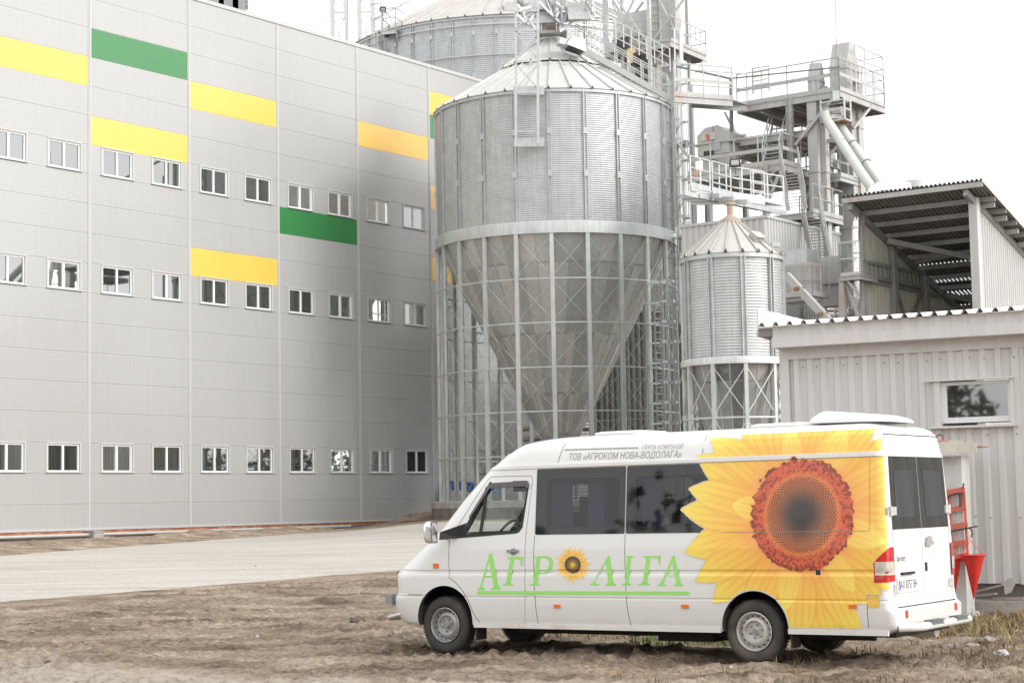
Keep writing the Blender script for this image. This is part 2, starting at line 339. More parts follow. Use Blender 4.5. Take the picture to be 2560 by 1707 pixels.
def ground_mat():
    m = bpy.data.materials.new('dirt_ground'); m.use_nodes = True; nt = m.node_tree; N = nt.nodes; L = nt.links; b = N['Principled BSDF']
    b.inputs['Roughness'].default_value = 0.95; b.inputs['Specular IOR Level'].default_value = 0.15
    tc = N.new('ShaderNodeTexCoord')
    def nz(sc, det=6, ro=0.65, vec=None, st=(1, 1, 1)):
        mp = N.new('ShaderNodeMapping'); mp.inputs['Scale'].default_value = st; L.new(tc.outputs['Object'], mp.inputs['Vector'])
        n = N.new('ShaderNodeTexNoise'); n.inputs['Scale'].default_value = sc; n.inputs['Detail'].default_value = det; n.inputs['Roughness'].default_value = ro
        L.new(mp.outputs['Vector'], n.inputs['Vector']); return n.outputs['Fac']
    def ramp(f, stops):
        r = N.new('ShaderNodeValToRGB'); e = r.color_ramp.elements
        while len(e) < len(stops): e.new(0.5)
        for i, (p, c) in enumerate(stops): e[i].position = p; e[i].color = (*c, 1)
        L.new(f, r.inputs['Fac']); return r.outputs['Color']
    def mix(f, a, c, mode='MIX'):
        x = N.new('ShaderNodeMix'); x.data_type = 'RGBA'; x.blend_type = mode
        for s_, v in ((0, f), (6, a), (7, c)):
            if isinstance(v, (int, float)): x.inputs[s_].default_value = v
            elif isinstance(v, tuple): x.inputs[s_].default_value = (*v, 1)
            else: L.new(v, x.inputs[s_])
        return x.outputs[2]
    base = ramp(nz(0.9, 9, 0.74, st=(0.6, 1.0, 1)), [(0.35, (0.135, 0.100, 0.074)), (0.45, (0.28, 0.215, 0.160)), (0.56, (0.43, 0.345, 0.265)), (0.70, (0.60, 0.51, 0.41))])
    fine = ramp(nz(16, 6, 0.75), [(0.32, (0.42, 0.40, 0.38)), (0.5, (0.95, 0.95, 0.95)), (0.68, (1.5, 1.47, 1.42))])
    c = mix(0.9, base, fine, 'MULTIPLY')
    # pale dry sand nearer the camera's left and in patches
    sep = N.new('ShaderNodeSeparateXYZ'); L.new(tc.outputs['Object'], sep.inputs[0])
    def mathn(op, a, bb=None):
        q = N.new('ShaderNodeMath'); q.operation = op
        for i, v in enumerate((a, bb)):
            if v is None: continue
            if isinstance(v, (int, float)): q.inputs[i].default_value = v
            else: L.new(v, q.inputs[i])
        return q.outputs[0]
    def mrange(v, a, bb, c0=0.0, c1=1.0):
        q = N.new('ShaderNodeMapRange'); q.interpolation_type = 'SMOOTHSTEP'; L.new(v, q.inputs['Value'])
        q.inputs['From Min'].default_value = a; q.inputs['From Max'].default_value = bb; q.inputs['To Min'].default_value = c0; q.inputs['To Max'].default_value = c1
        return q.outputs['Result']
    n_s = nz(0.55, 7, 0.7, st=(0.45, 1.0, 1))
    d1 = mathn('ADD', sep.outputs['Y'], mathn('MULTIPLY', sep.outputs['X'], 0.55))     # low near the bottom left
    f1 = mrange(mathn('ADD', mathn('MULTIPLY', mathn('SUBTRACT', n_s, 0.5), 8.0), mathn('SUBTRACT', 17.9, d1)), -1.0, 1.2)
    f1 = mathn('MULTIPLY', f1, mrange(nz(7, 6, 0.8), 0.30, 0.55))
    c = mix(mathn('MULTIPLY', f1, 0.85), c, (0.60, 0.54, 0.46))
    f2 = mrange(nz(0.35, 8, 0.72, st=(0.3, 1.4, 1)), 0.56, 0.70)
    c = mix(mathn('MULTIPLY', f2, 0.5), c, (0.50, 0.43, 0.35))
    # pale, trodden yard beyond the strip by the wall
    L.new(c, b.inputs['Base Color'])
    h = mathn('ADD', nz(5, 8, 0.75), mathn('MULTIPLY', nz(22, 5, 0.8), 0.45))
    bp = N.new('ShaderNodeBump'); bp.inputs['Strength'].default_value = 1.0; bp.inputs['Distance'].default_value = 0.09; L.new(h, bp.inputs['Height']); L.new(bp.outputs['Normal'], b.inputs['Normal'])
    return m
go = g.build('ground', ground_mat(), smooth=True, angle=180); tag(go, kind='structure')

def road_mat():
    m = bpy.data.materials.new('worn_concrete_road'); m.use_nodes = True; nt = m.node_tree; N = nt.nodes; L = nt.links; b = N['Principled BSDF']
    b.inputs['Roughness'].default_value = 0.9; b.inputs['Specular IOR Level'].default_value = 0.2
    tc = N.new('ShaderNodeTexCoord'); mp = N.new('ShaderNodeMapping'); mp.inputs['Rotation'].default_value = (0, 0, -0.94); mp.inputs['Scale'].default_value = (0.16, 1.3, 1); L.new(tc.outputs['Object'], mp.inputs['Vector'])
    n = N.new('ShaderNodeTexNoise'); n.inputs['Scale'].default_value = 0.9; n.inputs['Detail'].default_value = 9; n.inputs['Roughness'].default_value = 0.7; L.new(mp.outputs['Vector'], n.inputs['Vector'])
    r = N.new('ShaderNodeValToRGB'); e = r.color_ramp.elements; e[0].position = 0.28; e[0].color = (0.33, 0.295, 0.26, 1); e[1].position = 0.48; e[1].color = (0.455, 0.425, 0.385, 1); x = e.new(0.72); x.color = (0.53, 0.505, 0.465, 1)
    L.new(n.outputs['Fac'], r.inputs['Fac'])
    n2 = N.new('ShaderNodeTexNoise'); n2.inputs['Scale'].default_value = 7; n2.inputs['Detail'].default_value = 6; L.new(tc.outputs['Object'], n2.inputs['Vector'])
    r2 = N.new('ShaderNodeValToRGB'); e = r2.color_ramp.elements; e[0].position = 0.3; e[0].color = (0.84, 0.83, 0.81, 1); e[1].position = 0.65; e[1].color = (1.06, 1.06, 1.06, 1); L.new(n2.outputs['Fac'], r2.inputs['Fac'])
    mx = N.new('ShaderNodeMix'); mx.data_type = 'RGBA'; mx.blend_type = 'MULTIPLY'; mx.inputs[0].default_value = 1; L.new(r.outputs[0], mx.inputs[6]); L.new(r2.outputs[0], mx.inputs[7]); L.new(mx.outputs[2], b.inputs['Base Color'])
    bp = N.new('ShaderNodeBump'); bp.inputs['Strength'].default_value = 0.25; bp.inputs['Distance'].default_value = 0.03; L.new(n2.outputs['Fac'], bp.inputs['Height']); L.new(bp.outputs['Normal'], b.inputs['Normal'])
    return m
# the concrete road: from the near edge to the soil bank by the wall, swinging up the ramp to the silo
rd = MB(); rrows = []
def road_far(x):
    return 60.0 + (x + 16.85) * 3.02
NX = 120
for i in range(NX + 1):
    x0 = -42 + (52.0) * i / NX
    row = []
    ny = float(ROAD_NEAR(max(x0, -40))) if x0 > -12 else float(ROAD_NEAR(-12) + (x0 + 12) * 0.75)
    fy = min(road_far(x0), 84) if x0 > -30 else road_far(-30) + (x0 + 30) * 0.9
    fy = fy if x0 < -9 else 84 - 0.4 * (x0 + 9)
    ny = min(ny, fy - 1)
    ny += 0.35 * NS(x0, 0, 0.8, 40) + 0.15 * NS(x0, 0, 2.5, 41); fy += 0.4 * NS(x0, 0, 0.7, 42) + 0.2 * NS(x0, 3, 2.2, 43)
    for j in range(61):
        y0 = ny + (fy - ny) * j / 60
        e = min(j, 60 - j) / 4.0
        row.append((x0, y0, float(ground_base(x0, y0)) + 0.055 * min(1, e) - 0.03))
    rrows.append(row)
rd.grid(rrows); ro = rd.build('concrete_road', road_mat(), smooth=True, angle=180); tag(ro, kind='structure')
# ------------------------------------------------------------------ factory building
fac = empty('factory_building', WP + np.array([0, 0, WBASE]), 'large grey panelled factory hall with rows of windows and yellow and green panels', 'building')
U0, U1 = -14.0, 36.4
WINS = []                                   # (u0, u1, row)
for row in (4, 8, 14):
    for bay in range(-2, 5):
        for a, b_ in ((0.70, 2.56), (3.68, 5.54)):
            if bay * 6 + b_ > U0: WINS.append((bay * 6 + a, bay * 6 + b_, row))
    for a, b_ in ((24.70, 26.56), (27.68, 29.54), (30.70, 32.56), (33.68, 35.54)): WINS.append((a, b_, row))
# rows seen in the photo: bay -1 is the one cut by the left edge
COLP = [(-1, 1, YEL), (0, 0, GRN), (0, 3, YEL), (1, 1, YEL), (3, 1, YEL), (2, 5, GRN), (1, 7, YEL), (4, -1, YEL), (4, 0, GRN), (4, 3, YEL), (4, 6, YEL), (5, 4, YEL), (-2, 3, GRN), (-2, 7, YEL)]
def rib_profile(k0, k1):
    """(k, out) down one panel row: shallow micro ribs and a groove at the joint"""
    pr = [(k0, -0.012), (k0 + 0.008, -0.012), (k0 + 0.012, 0.0)]; n = 12
    for i in range(n):
        c0 = k0 + 0.015 + (k1 - k0 - 0.03) * i / n; st = (k1 - k0 - 0.03) / n
        pr += [(c0 + st * 0.30, 0.0), (c0 + st * 0.42, 0.0018), (c0 + st * 0.78, 0.0018), (c0 + st * 0.92, 0.0)]
    pr += [(k1 - 0.012, 0.0), (k1 - 0.008, -0.012), (k1, -0.012)]
    return pr
gw = MB()
def skin(mb, u0, u1, k0, k1):
    pr = rib_profile(k0, k1); mb.grid([[wall(u0, k, o) for k, o in pr], [wall(u1, k, o) for k, o in pr]])
for bay in range(-3, 7):
    b0, b1 = max(U0, bay * 6), min(U1, bay * 6 + 6)
    if b1 <= b0: continue
    for k in range(-2, 17):
        k1 = k + 1 if k < 16 else 16.8
        cm = [c for c in COLP if c[0] == bay and c[1] == k]
        ws = sorted((a, b_) for a, b_, r_ in WINS if r_ == k and a >= b0 and b_ <= b1 + 0.1)
        if cm:
            pb = MB(); skin(pb, b0, b1, k, k1); pb.build('yellow_panel' if cm[0][2] is YEL else 'green_panel', cm[0][2], fac); continue
        x = b0
        for a, b_ in ws: skin(gw, x, a, k, k1); x = b_
        skin(gw, x, b1, k, k1)
# core behind the sheet (so nothing shows through the joints), roof and far sides
core = MB()
def wbox(mb, u0, u1, k0, k1, o0, o1):
    mb.hexa([wall(u0, k1, o0), wall(u1, k1, o0), wall(u1, k1, o1), wall(u0, k1, o1)], [wall(u0, k0, o0), wall(u1, k0, o0), wall(u1, k0, o1), wall(u0, k0, o1)])
wbox(gw, U0, U1, -1.98, 3.99, -38, -0.03); wbox(gw, U0, U1, 5.01, 7.99, -38, -0.03); wbox(gw, U0, U1, 9.01, 13.99, -38, -0.03); wbox(gw, U0, U1, 15.01, 16.8, -38, -0.03)
for k in (4, 8, 14): wbox(gw, U0, U1, k - 0.01, k + 1.01, -38, -0.9)
gw.build('wall', PANEL, fac)
cp = MB(); wbox(cp, U0 - 0.05, U1 + 0.05, -2.12, -1.985, -38.1, 0.05); cp.build('roof_coping', TRIM, fac)
rf = MB(); wbox(rf, U0, U1, -2.10, -2.05, -38, -0.1); 
c0 = wall(11.1, -2.1, -1.2); rf.hexa([c0 + WD * -1.1 - WN * 1, c0 + WD * 1.1 - WN * 1, c0 + WD * 1.1 + WN * 0.4, c0 - WD * 1.1 + WN * 0.4], [c0 - WD * .1 - WN * .8 + [0, 0, .55], c0 + WD * .1 - WN * .8 + [0, 0, .55], c0 + WD * .1 + WN * .3 + [0, 0, .55], c0 - WD * .1 + WN * .3 + [0, 0, .55]])
rf.build('roof', TRIM, fac)
for b in range(-2, 7):
    j = MB(); wbox(j, b * 6 - 0.09, b * 6 + 0.09, -1.99, 16.79, -0.02, 0.018); wbox(j, b * 6 - 0.035, b * 6 + 0.035, -1.985, 16.78, 0.02, 0.04); j.build('joint_cover', TRIM, fac)
j = MB(); wbox(j, U1 - 0.12, U1 + 0.03, -1.99, 16.79, -0.02, 0.03); j.build('joint_cover', TRIM, fac)
bl = MB(); wbox(bl, U0, U1, 16.78, 16.86, -0.05, 0.05); bl.build('base_flashing', TRIM, fac)
br = MB(); wbox(br, U0, U1, 16.86, 16.97, -1, 0.0); br.build('brick_course', BRICK, fac)
pl = MB(); wbox(pl, U0, U1, 16.97, 17.7, -1, 0.10); pl.build('plinth', CONCD, fac)
def wbar(mb, u0, u1, k0, k1, o0, o1): wbox(mb, u0, u1, k0, k1, o0, o1)
for a, b_, k in WINS:
    fr = MB(); t0, t1 = k + 0.035, k + 0.945; fa, fb = a + 0.06, b_ - 0.06; wd = 0.07; d = wd / PH
    wbar(fr, fa, fb, t0, t0 + d, -0.11, -0.035); wbar(fr, fa, fb, t1 - d, t1, -0.11, -0.035)
    wbar(fr, fa, fa + wd, t0 + d, t1 - d, -0.11, -0.035); wbar(fr, fb - wd, fb, t0 + d, t1 - d, -0.11, -0.035)
    mu = (a + b_) / 2; wbar(fr, mu - 0.055, mu + 0.055, t0 + d, t1 - d, -0.108, -0.033)
    f = fr.build('window', PVC, fac)
    pa = MB(); pa.add([wall(fa + wd, t1 - d, -0.08), wall(fb - wd, t1 - d, -0.08), wall(fb - wd, t0 + d, -0.08), wall(fa + wd, t0 + d, -0.08)], [[0, 1, 2, 3]]); pa.build('pane', GLW, f)
    sl = MB()
    wbar(sl, a - 0.03, b_ + 0.03, k - 0.02, k + 0.03, -0.1, 0.03); wbar(sl, a - 0.03, a + 0.05, k + 0.03, t1, -0.1, 0.025); wbar(sl, b_ - 0.05, b_ + 0.03, k + 0.03, t1, -0.1, 0.025)
    wbar(sl, a - 0.05, b_ + 0.07, t1, t1 + 0.035, -0.1, 0.06)
    sl.build('trim', TRIM, f)
# drain pipe lying along the base, with its chamber
dp = MB(); z0 = WZ0 - 17.03 * PH
P = [wall(u, 17.03, 0.35) for u in (-14, -6, 0.0)]
for u0, u1 in ((-14, -0.2), (0.35, 16.8)):
    a = wall(u0, 17.0, 0.3); b_ = wall(u1, 17.0, 0.3); dp.tube(a, b_, 0.065, 8)
    for i in range(int((u1 - u0) / 2.4)): q = wall(u0 + 1 + i * 2.4, 17.3, 0.3); dp.box(q - [0, 0, 0.15], 0.1, 0.1, 0.7)
pipe = dp.build('ground_pipe', TRIM, None, loc=wall(0, 17.05, 0.3)); tag(pipe, 'long thin pale pipe lying along the foot of the grey factory hall', 'pipe')
bx = MB(); c = wall(0.05, 17.2, 0.35); bx.box(c, 0.55, 0.5, 0.75, (WD, WN, (0, 0, 1))); bx.box(c + [0, 0, 0.4], 0.62, 0.57, 0.06, (WD, WN, (0, 0, 1)))
b = bx.build('junction_box', CONC, None, loc=c - [0, 0, 0.35]); tag(b, 'small pale upright box where the thin pipe crosses the first wall joint', 'junction box')
# lattice machinery standing on the far roof, cut by the top edge
rm = empty('roof_machinery', wall(3.2, -2.2, -9), 'dark lattice machinery and ducts on the grey factory roof at the top edge', 'machine')
m1 = MB(); m2 = MB()
cb = lambda x, y: at(qT(x, y), 92)
for x in (200, 290, 372, 505, 600): m1.bar(cb(x, 160), cb(x + 4, -60), 0.09)
for y in (18, -25, 62, 100): m1.bar(cb(150, y - 16), cb(690, y + 12), 0.10, 0.14)
for a, b_ in (((200, -40), (372, 95)), ((290, 95), (505, -20)), ((505, 110), (610, 20)), ((372, 20), (500, 100)), ((505, 20), (600, 130))): m1.bar(cb(*a), cb(*b_), 0.07)
m1.build('lattice', STEELD, rm)
for x, y, s_ in ((470, 60, 1.0), (585, 95, 0.55), (330, 20, 0.7)): m2.box(cb(x, y), s_ * 1.0, 1.2, s_ * 2.2)
m2.tube(cb(400, 10), cb(560, 125), 0.25, 10); m2.build('duct', STEELD, rm)
# ------------------------------------------------------------------ silos
def cone_pt(c, r, z, th): return np.array([c[0] + r * math.sin(th), c[1] - r * math.cos(th), z])     # th measured from the camera side
def silo(name, label, c, r, zring, zeave, ztop, rtop, n, ph, pitch, zbase=None, hop_z=None, tiers=None, tier_z=None, ring_h=0.47, roof_over=0.12, roofmat=None, roof_ribs=None, rings=(), spl=(), cols=True, capring=None, wallmat=None, seg=132, colw=0.16, xbar=0.011, xup=False, group=None, hopmats=None):
    c = np.array(c, float)
    root = empty(name, (c[0], c[1], zbase if zbase is not None else zring), label, 'silo', group)
    wm = MB(); m = int((zeave - zring) / (pitch / 4)); prof = []
    amp = pitch * 0.14
    for i in range(m + 1):
        z = zring + (zeave - zring) * i / m; prof.append((r + amp * math.sin(i * PI / 2), z))
    wm.lathe(prof, c, seg); wm.build('wall', wallmat or GALV, root, smooth=True, angle=80)
    ths = [R(ph) + 2 * PI * i / n for i in range(n)]
    for i, th in enumerate(ths):
        if math.cos(th) < -0.35: continue
        e = cone_pt((0, 0), 1, 0, th); t = np.array([math.cos(th), math.sin(th), 0])
        st = MB(); p0 = cone_pt(c, r + 0.055, zring + 0.05, th); p1 = cone_pt(c, r + 0.055, zeave - 0.02, th); h = p1 - p0
        for s_ in (-1, 1):
            st.box((p0 + p1) / 2 + t * s_ * 0.072, 0.032, 0.10, h[2], (t, e, (0, 0, 1)))
        st.box((p0 + p1) / 2 - e * 0.03, 0.16, 0.016, h[2], (t, e, (0, 0, 1)))
        so_ = st.build('stiffener', GALV, root)
        for q in spl:
            sp = MB(); zz = zring + (zeave - zring) * q; sp.box(cone_pt(c, r + 0.115, zz, th), 0.21, 0.02, 0.30, (t, e, (0, 0, 1))); sp.build('splice_plate', GALV, so_)
    # roof
    rm_ = roofmat or ROOFM; nr = roof_ribs or n; ro_ = r + roof_over
    ru = MB()
    levels = [(ro_, zeave, 0)] + ([(tier_z[0], tier_z[1], 1)] if tier_z else [])
    tops = ([(tier_z[0] * 0.97, tier_z[1] - 0.02)] if tier_z else []) + [(rtop, ztop)]
    for (r0, z0, lv), (r1, z1) in zip(levels, tops):
        z0 = z0 + (0.035 if lv else 0.0); k = nr if not lv else nr // 2
        rows = [[cone_pt(c, r0 + (r1 - r0) * s_ , z0 + (z1 - z0) * s_, 2 * PI * i / (k * 4) + R(ph)) for i in range(k * 4)] for s_ in (0, 0.33, 0.66, 1.0)]
        ru.grid(rows, True)
        for i in range(k):
            th = R(ph) + 2 * PI * i / k
            t = np.array([math.cos(th), math.sin(th), 0]); a = cone_pt(c, r0 + 0.03, z0 + 0.03, th); b_ = cone_pt(c, r1, z1 + 0.03, th)
            ru.bar(a, b_, 0.04 if r < 3 else 0.055, 0.05 if r < 3 else 0.09)
    ru.build('roof', rm_, root, smooth=True, angle=20)
    if True:      # dark rib ends at the eave
        en = MB()
        for (r0, z0, lv) in levels:
            k = nr if not lv else nr // 2; z0 = z0 + (0.035 if lv else 0)
            for i in range(k):
                th = R(ph) + 2 * PI * i / k; t = np.array([math.cos(th), math.sin(th), 0]); e = cone_pt((0, 0), 1, 0, th)
                p = cone_pt(c, r0 + 0.045, z0, th); en.add([p - t * 0.075 - [0, 0, 0.015], p + t * 0.075 - [0, 0, 0.015], p + [0, 0, 0.15]], [[0, 1, 2]])
        en.build('rib_end', DARK, root)
    er = MB(); er.lathe([(r + 0.02, zeave - 0.16), (r + 0.09, zeave - 0.16), (r + 0.09, zeave - 0.02), (ro_ - 0.02, zeave - 0.01)], c, seg); er.build('eave_ring', GALV, root, smooth=True, angle=30)
    if capring:
        cr = MB(); cr.lathe([(rtop + 0.02, ztop - 0.02), (rtop + 0.06, ztop + 0.05), (rtop + 0.06, ztop + 0.14), (rtop - 0.1, ztop + 0.18), (0.01, ztop + 0.18)], c, 32); cr.build('roof_collar', GALV2, root, smooth=True, angle=30)
    for zz in rings:
        rg = MB(); rg.lathe([(r + 0.13, zz - 0.04), (r + 0.17, zz - 0.04), (r + 0.17, zz + 0.04), (r + 0.13, zz + 0.04)], c, seg); rg.build('wind_ring', GALV2, root, smooth=True, angle=30)
    if not cols: return root, ths
    # ring beam, columns, bracing, hopper
    rb = MB(); R1 = r + 0.14; rb.lathe([(r - 0.02, zring + 0.03), (R1 - 0.03, zring + 0.05), (R1, zring), (R1 + 0.01, zring - ring_h), (R1 - 0.06, zring - ring_h), (r - 0.1, zring - ring_h + 0.02)], c, n * 6)
    rb.build('ring_beam', GALVC, root, smooth=True, angle=30)
    zt = zring - ring_h; tz = [zt + (zbase - zt) * i / tiers for i in range(tiers + 1)] if not isinstance(tiers, list) else tiers
    for i, th in enumerate(ths):
        e = cone_pt((0, 0), 1, 0, th); t = np.array([math.cos(th), math.sin(th), 0])
        cl = MB(); h = zt - zbase; mid = cone_pt(c, r + 0.02, (zt + zbase) / 2, th)
        cl.box(mid, 0.02, 0.16, h, (t, e, (0, 0, 1)))
        cl.box(mid + e * 0.09, colw * 1.05, 0.016, h, (t, e, (0, 0, 1))); cl.box(mid - e * 0.09, colw * 1.05, 0.016, h, (t, e, (0, 0, 1)))
        for s_ in (-1, 1): cl.box(mid + t * s_ * colw * 0.48 + e * 0.02, 0.014, 0.13, h, (t, e, (0, 0, 1)))
        cl.box(cone_pt(c, r + 0.02, zbase + 0.015, th), 0.32, 0.32, 0.03, (t, e, (0, 0, 1)))
        cl.build('column', GALVC, root)
    for i in range(n):
        t0, t1 = ths[i], ths[(i + 1) % n]
        bb = MB(); rr = r + 0.06
        for k in range(len(tz) - 1):
            za, zb = tz[k], tz[k + 1]; o = 0.02
            a0 = cone_pt(c, rr, za - 0.1, t0); a1 = cone_pt(c, rr, za - 0.1, t1); b0 = cone_pt(c, rr, zb + 0.1, t0); b1 = cone_pt(c, rr, zb + 0.1, t1)
            if xup: bb.bar(a0, b1, xbar * 3.2, xbar * 1.5); bb.bar(cone_pt(c, rr + 0.035, za - 0.1, t1), cone_pt(c, rr + 0.035, zb + 0.1, t0), xbar * 3.2, xbar * 1.5)
            else: bb.tube(a0, b1, xbar, 5); bb.tube(cone_pt(c, rr + 0.04, za - 0.1, t1), cone_pt(c, rr + 0.04, zb + 0.1, t0), xbar, 5)
            if k < len(tz) - 2: bb.bar(cone_pt(c, rr + 0.05, zb, t0), cone_pt(c, rr + 0.05, zb, t1), 0.04, 0.06)
        bb.build('cross_brace', GALVC, root)
    hp = MB(); pts = [(r - 0.06, zt + 0.1), (0.28, hop_z)]
    NS_ = n * 2
    lv = [0, 0.12, 0.13, 0.42, 0.43, 0.68, 0.69, 0.86, 0.87, 1.0]
    rows = []
    for j, s_ in enumerate(lv):
        rad = pts[0][0] + (pts[1][0] - pts[0][0]) * s_; z = pts[0][1] + (pts[1][1] - pts[0][1]) * s_
        rows.append([cone_pt(c, rad + (0.025 if j % 2 else 0.0), z, R(ph) + 2 * PI * i / NS_) for i in range(NS_)])
    hp.grid(rows, True); rgh = random.Random(5); base_ = len(hp.m)
    vr_ = {}
    for j in range(len(lv) - 1):
        for i in range(NS_): hp.m[j * NS_ + i] = rgh.choice([0, 0, 1, 2])
    h = hp.build('hopper', hopmats or HOPS, root)
    sm = MB()
    for i in range(NS_):
        th = R(ph) + 2 * PI * i / NS_
        sm.bar(cone_pt(c, pts[0][0] + 0.015, pts[0][1], th), cone_pt(c, pts[1][0] + 0.03, pts[1][1], th), 0.035, 0.012)
    sm.build('seam', GALV2, h)
    ou = MB(); ou.lathe([(0.30, hop_z + 0.05), (0.32, hop_z - 0.3), (0.18, hop_z - 0.7), (0.18, hop_z - 1.2)], c, 20); ou.build('outlet', GALV2, root, smooth=True)
    return root, ths

SR = 5.99
SZ_BASE = 1.80
main, mths = silo('grain_silo', 'big galvanised hopper-bottomed grain silo on tall legs, in front of the factory hall', SILO_C, SR, 14.98, 21.41, 25.19, 0.65, 22, -3.2, 0.106,
                  zbase=SZ_BASE, hop_z=3.58, tiers=[14.43, 12.27, 10.16, 8.05, 5.96, 3.87, SZ_BASE], tier_z=(2.77, 23.57), capring=True, spl=(0.36, 0.68), seg=198, roof_ribs=36, ring_h=.555, colw=.19, roof_over=.14, xbar=.0105)
# roof vent hood on the upper cone
vh = MB(); hv = at(qP(1420, 820), 89.4)
ex = np.array([0.97, 0.25, -0.28]); ex /= np.linalg.norm(ex); ey = np.cross([0, 0, 1.0], ex); ey /= np.linalg.norm(ey); ez = np.cross(ex, ey)
vp = lambda a, b_, c_: hv + ex * a + ey * b_ + ez * c_
b4 = [vp(-.46, -.48, -.24), vp(.62, -.48, -.3), vp(.62, .48, -.3), vp(-.46, .48, -.24)]; t4 = [vp(-.22, -.34, .34), vp(.42, -.34, .34), vp(.42, .34, .34), vp(-.22, .34, .34)]
vh.hexa(b4, t4); vh.box(vp(-0.62, 0, -.1), .36, .62, .30, (ex, ey, ez)); vh.build('roof_vent', GALV, main)
dk = MB(); dk.box(vp(0.1, 0, -.31), .8, .7, .03, (ex, ey, ez)); dk.build('vent_mesh', DARK, main)
ld = MB()                      # short lift lugs near the joint of the two roof tiers
for th in (-22, -6, 10, 26, 42): ld.bar(cone_pt(SILO_C, 3.25, 23.32, R(th - 3.5)), cone_pt(SILO_C, 3.25, 23.32, R(th + 3.5)), 0.05, 0.05)
ld.each('roof_step', GALV, main)
# foundation ring under the legs
fd = MB(); fd.lathe([(SR - 0.9, 0.3), (SR - 0.9, SZ_BASE - 0.01), (SR + 0.45, SZ_BASE - 0.01), (SR + 0.52, SZ_BASE - 0.05), (SR + 0.52, SZ_BASE - 0.34)], SILO_C, 22); 
fo = empty('silo_foundation', (SILO_C[0], SILO_C[1], 0.9), 'concrete ring foundation under the legs of the big silo', 'foundation')
fd.build('upper_band', CONC, fo); f2 = MB(); f2.lathe([(SR + 0.50, SZ_BASE - 0.34), (SR + 0.50, 0.3)], SILO_C, 22); f2.build('lower_band', CONCD, fo)  # lower band in the darker concrete tone
# front lattice mast on brackets
mast = empty('lattice_mast', at(qH(722, 790), 85.3), 'slim galvanised lattice mast bracketed to the front of the big silo', 'mast')
mm = MB(); MY = 85.35
rl_ = [at(qH(652, 800), MY), at(qH(653, -190), MY + 0.15)]; rr_ = [at(qH(797, 785), MY), at(qH(796, -190), MY + 0.15)]
mm.bar(*rl_, 0.11, 0.11, up=(0, 1, 0)); mm.bar(*rr_, 0.13, 0.11, up=(0, 1, 0))
m3 = MB()
for y in (705, 450, 248, 42, -80): m3.bar(at(qH(652, y), MY + 0.02), at(qH(797, y - 6), MY + 0.02), 0.06, 0.08)
for ya, yb in ((425, 262), (235, 55), (30, -110)):
    m3.bar(at(qH(652, ya), MY + 0.06), at(qH(797, yb), MY + 0.06), 0.05); m3.bar(at(qH(652, yb), MY + 0.12), at(qH(797, ya), MY + 0.12), 0.05)
mm.build('rail', GALV, mast); m3.build('lattice', GALV, mast)
bk = MB()
for y, h in ((440, 0.36), (778, 0.36)): bk.bar(at(qH(636, y), 85.68), at(qH(838, y - 4), 85.68), 0.12, h * 1.17)
bk.each('bracket', GALVC, mast)

# the small silo
SC2 = np.array([8.04, 65.8, 0.0])
small, sths = silo('small_silo', 'small galvanised hopper silo with a cream cone roof, beside the metal shed', SC2, 1.80, 6.64, 10.38, 11.72, 0.33, 10, -31, 0.105,
                   zbase=0.55, hop_z=0.9, tiers=[6.45, 4.55, 2.6, 0.55], capring=False, roofmat=ROOFW, roof_ribs=20, ring_h=0.2, roof_over=0.09, spl=(), seg=80, colw=0.13, xup=True, xbar=0.02, hopmats=[STEELD, mat('dark_hopper', (0.16, .16, .155), .5, .3, var=.2, scale=1.5, dirt=(.4, .4, .38), dirtamt=.5, dscale=2), STEELD])
cp2 = MB(); cp2.lathe([(0.40, 11.66), (0.38, 11.80), (0.12, 11.98), (0.12, 12.35), (0.2, 12.36), (0.2, 12.44), (0.01, 12.44)], SC2, 20); cp2.build('filler_cap', mat('dusty_cap', (0.42, 0.34, 0.27), 0.8, var=0.15), small, smooth=True)
hb = MB(); th = R(38); p = cone_pt(SC2, 1.25, 10.95, th); t = np.array([math.cos(th), math.sin(th), 0]); e = cone_pt((0, 0), 1, 0, th); sl_ = np.array([e[0] * 0.8, e[1] * 0.8, -0.6]); nn = np.cross(t, sl_); nn = nn if nn[2] > 0 else -nn
hb.box(p + nn * 0.09, 0.42, 0.36, 0.2, (t, sl_, nn)); hb.box(p + nn * 0.2 + sl_ * 0.03, 0.46, 0.42, 0.03, (t, sl_, nn)); hb.build('roof_hatch', ROOFW, small)
th = R(80); hb = MB(); p = cone_pt(SC2, 1.6, 10.72, th); hb.box(p + [0, 0, .1], 0.3, 0.3, 0.16); hb.build('roof_hatch', GALV2, small)

# the big flat silo behind
SC3 = np.array([0.50, 132.2, 0.0]); R3 = 12.26
big, bths = silo('large_silo', 'widest corrugated silo, rising behind the factory roof', SC3, R3, 22, 34.26, 40.7, 1.1, 50, 1.8, 0.130, zbase=15, cols=False, roof_ribs=64, rings=(33.64, 31.55, 29.42, 27.3), spl=(0.20, 0.435, 0.67, 0.905), seg=200, roofmat=ROOFW, roof_over=0.2)
lw = MB(); lw.lathe([(R3 + .03 * math.sin(k * PI / 2), 22.0 - k * .05) for k in range(430)], SC3, 100); lw.build('lower_wall', STEELD, big, smooth=True)  # darker steel paints in the shade seen through the silo legs
rv = MB(); p = cone_pt(SC3, R3 - 0.95, 34.9, R(1.5)); rv.hexa([p + [-.9, -.5, -.25], p + [.9, -.5, -.25], p + [.9, .6, .1], p + [-.9, .6, .1]], [p + [-.8, -.45, .35], p + [.8, -.45, .35], p + [.8, .5, .6], p + [-.8, .5, .6]]); rv.build('roof_vent', GALV, big)
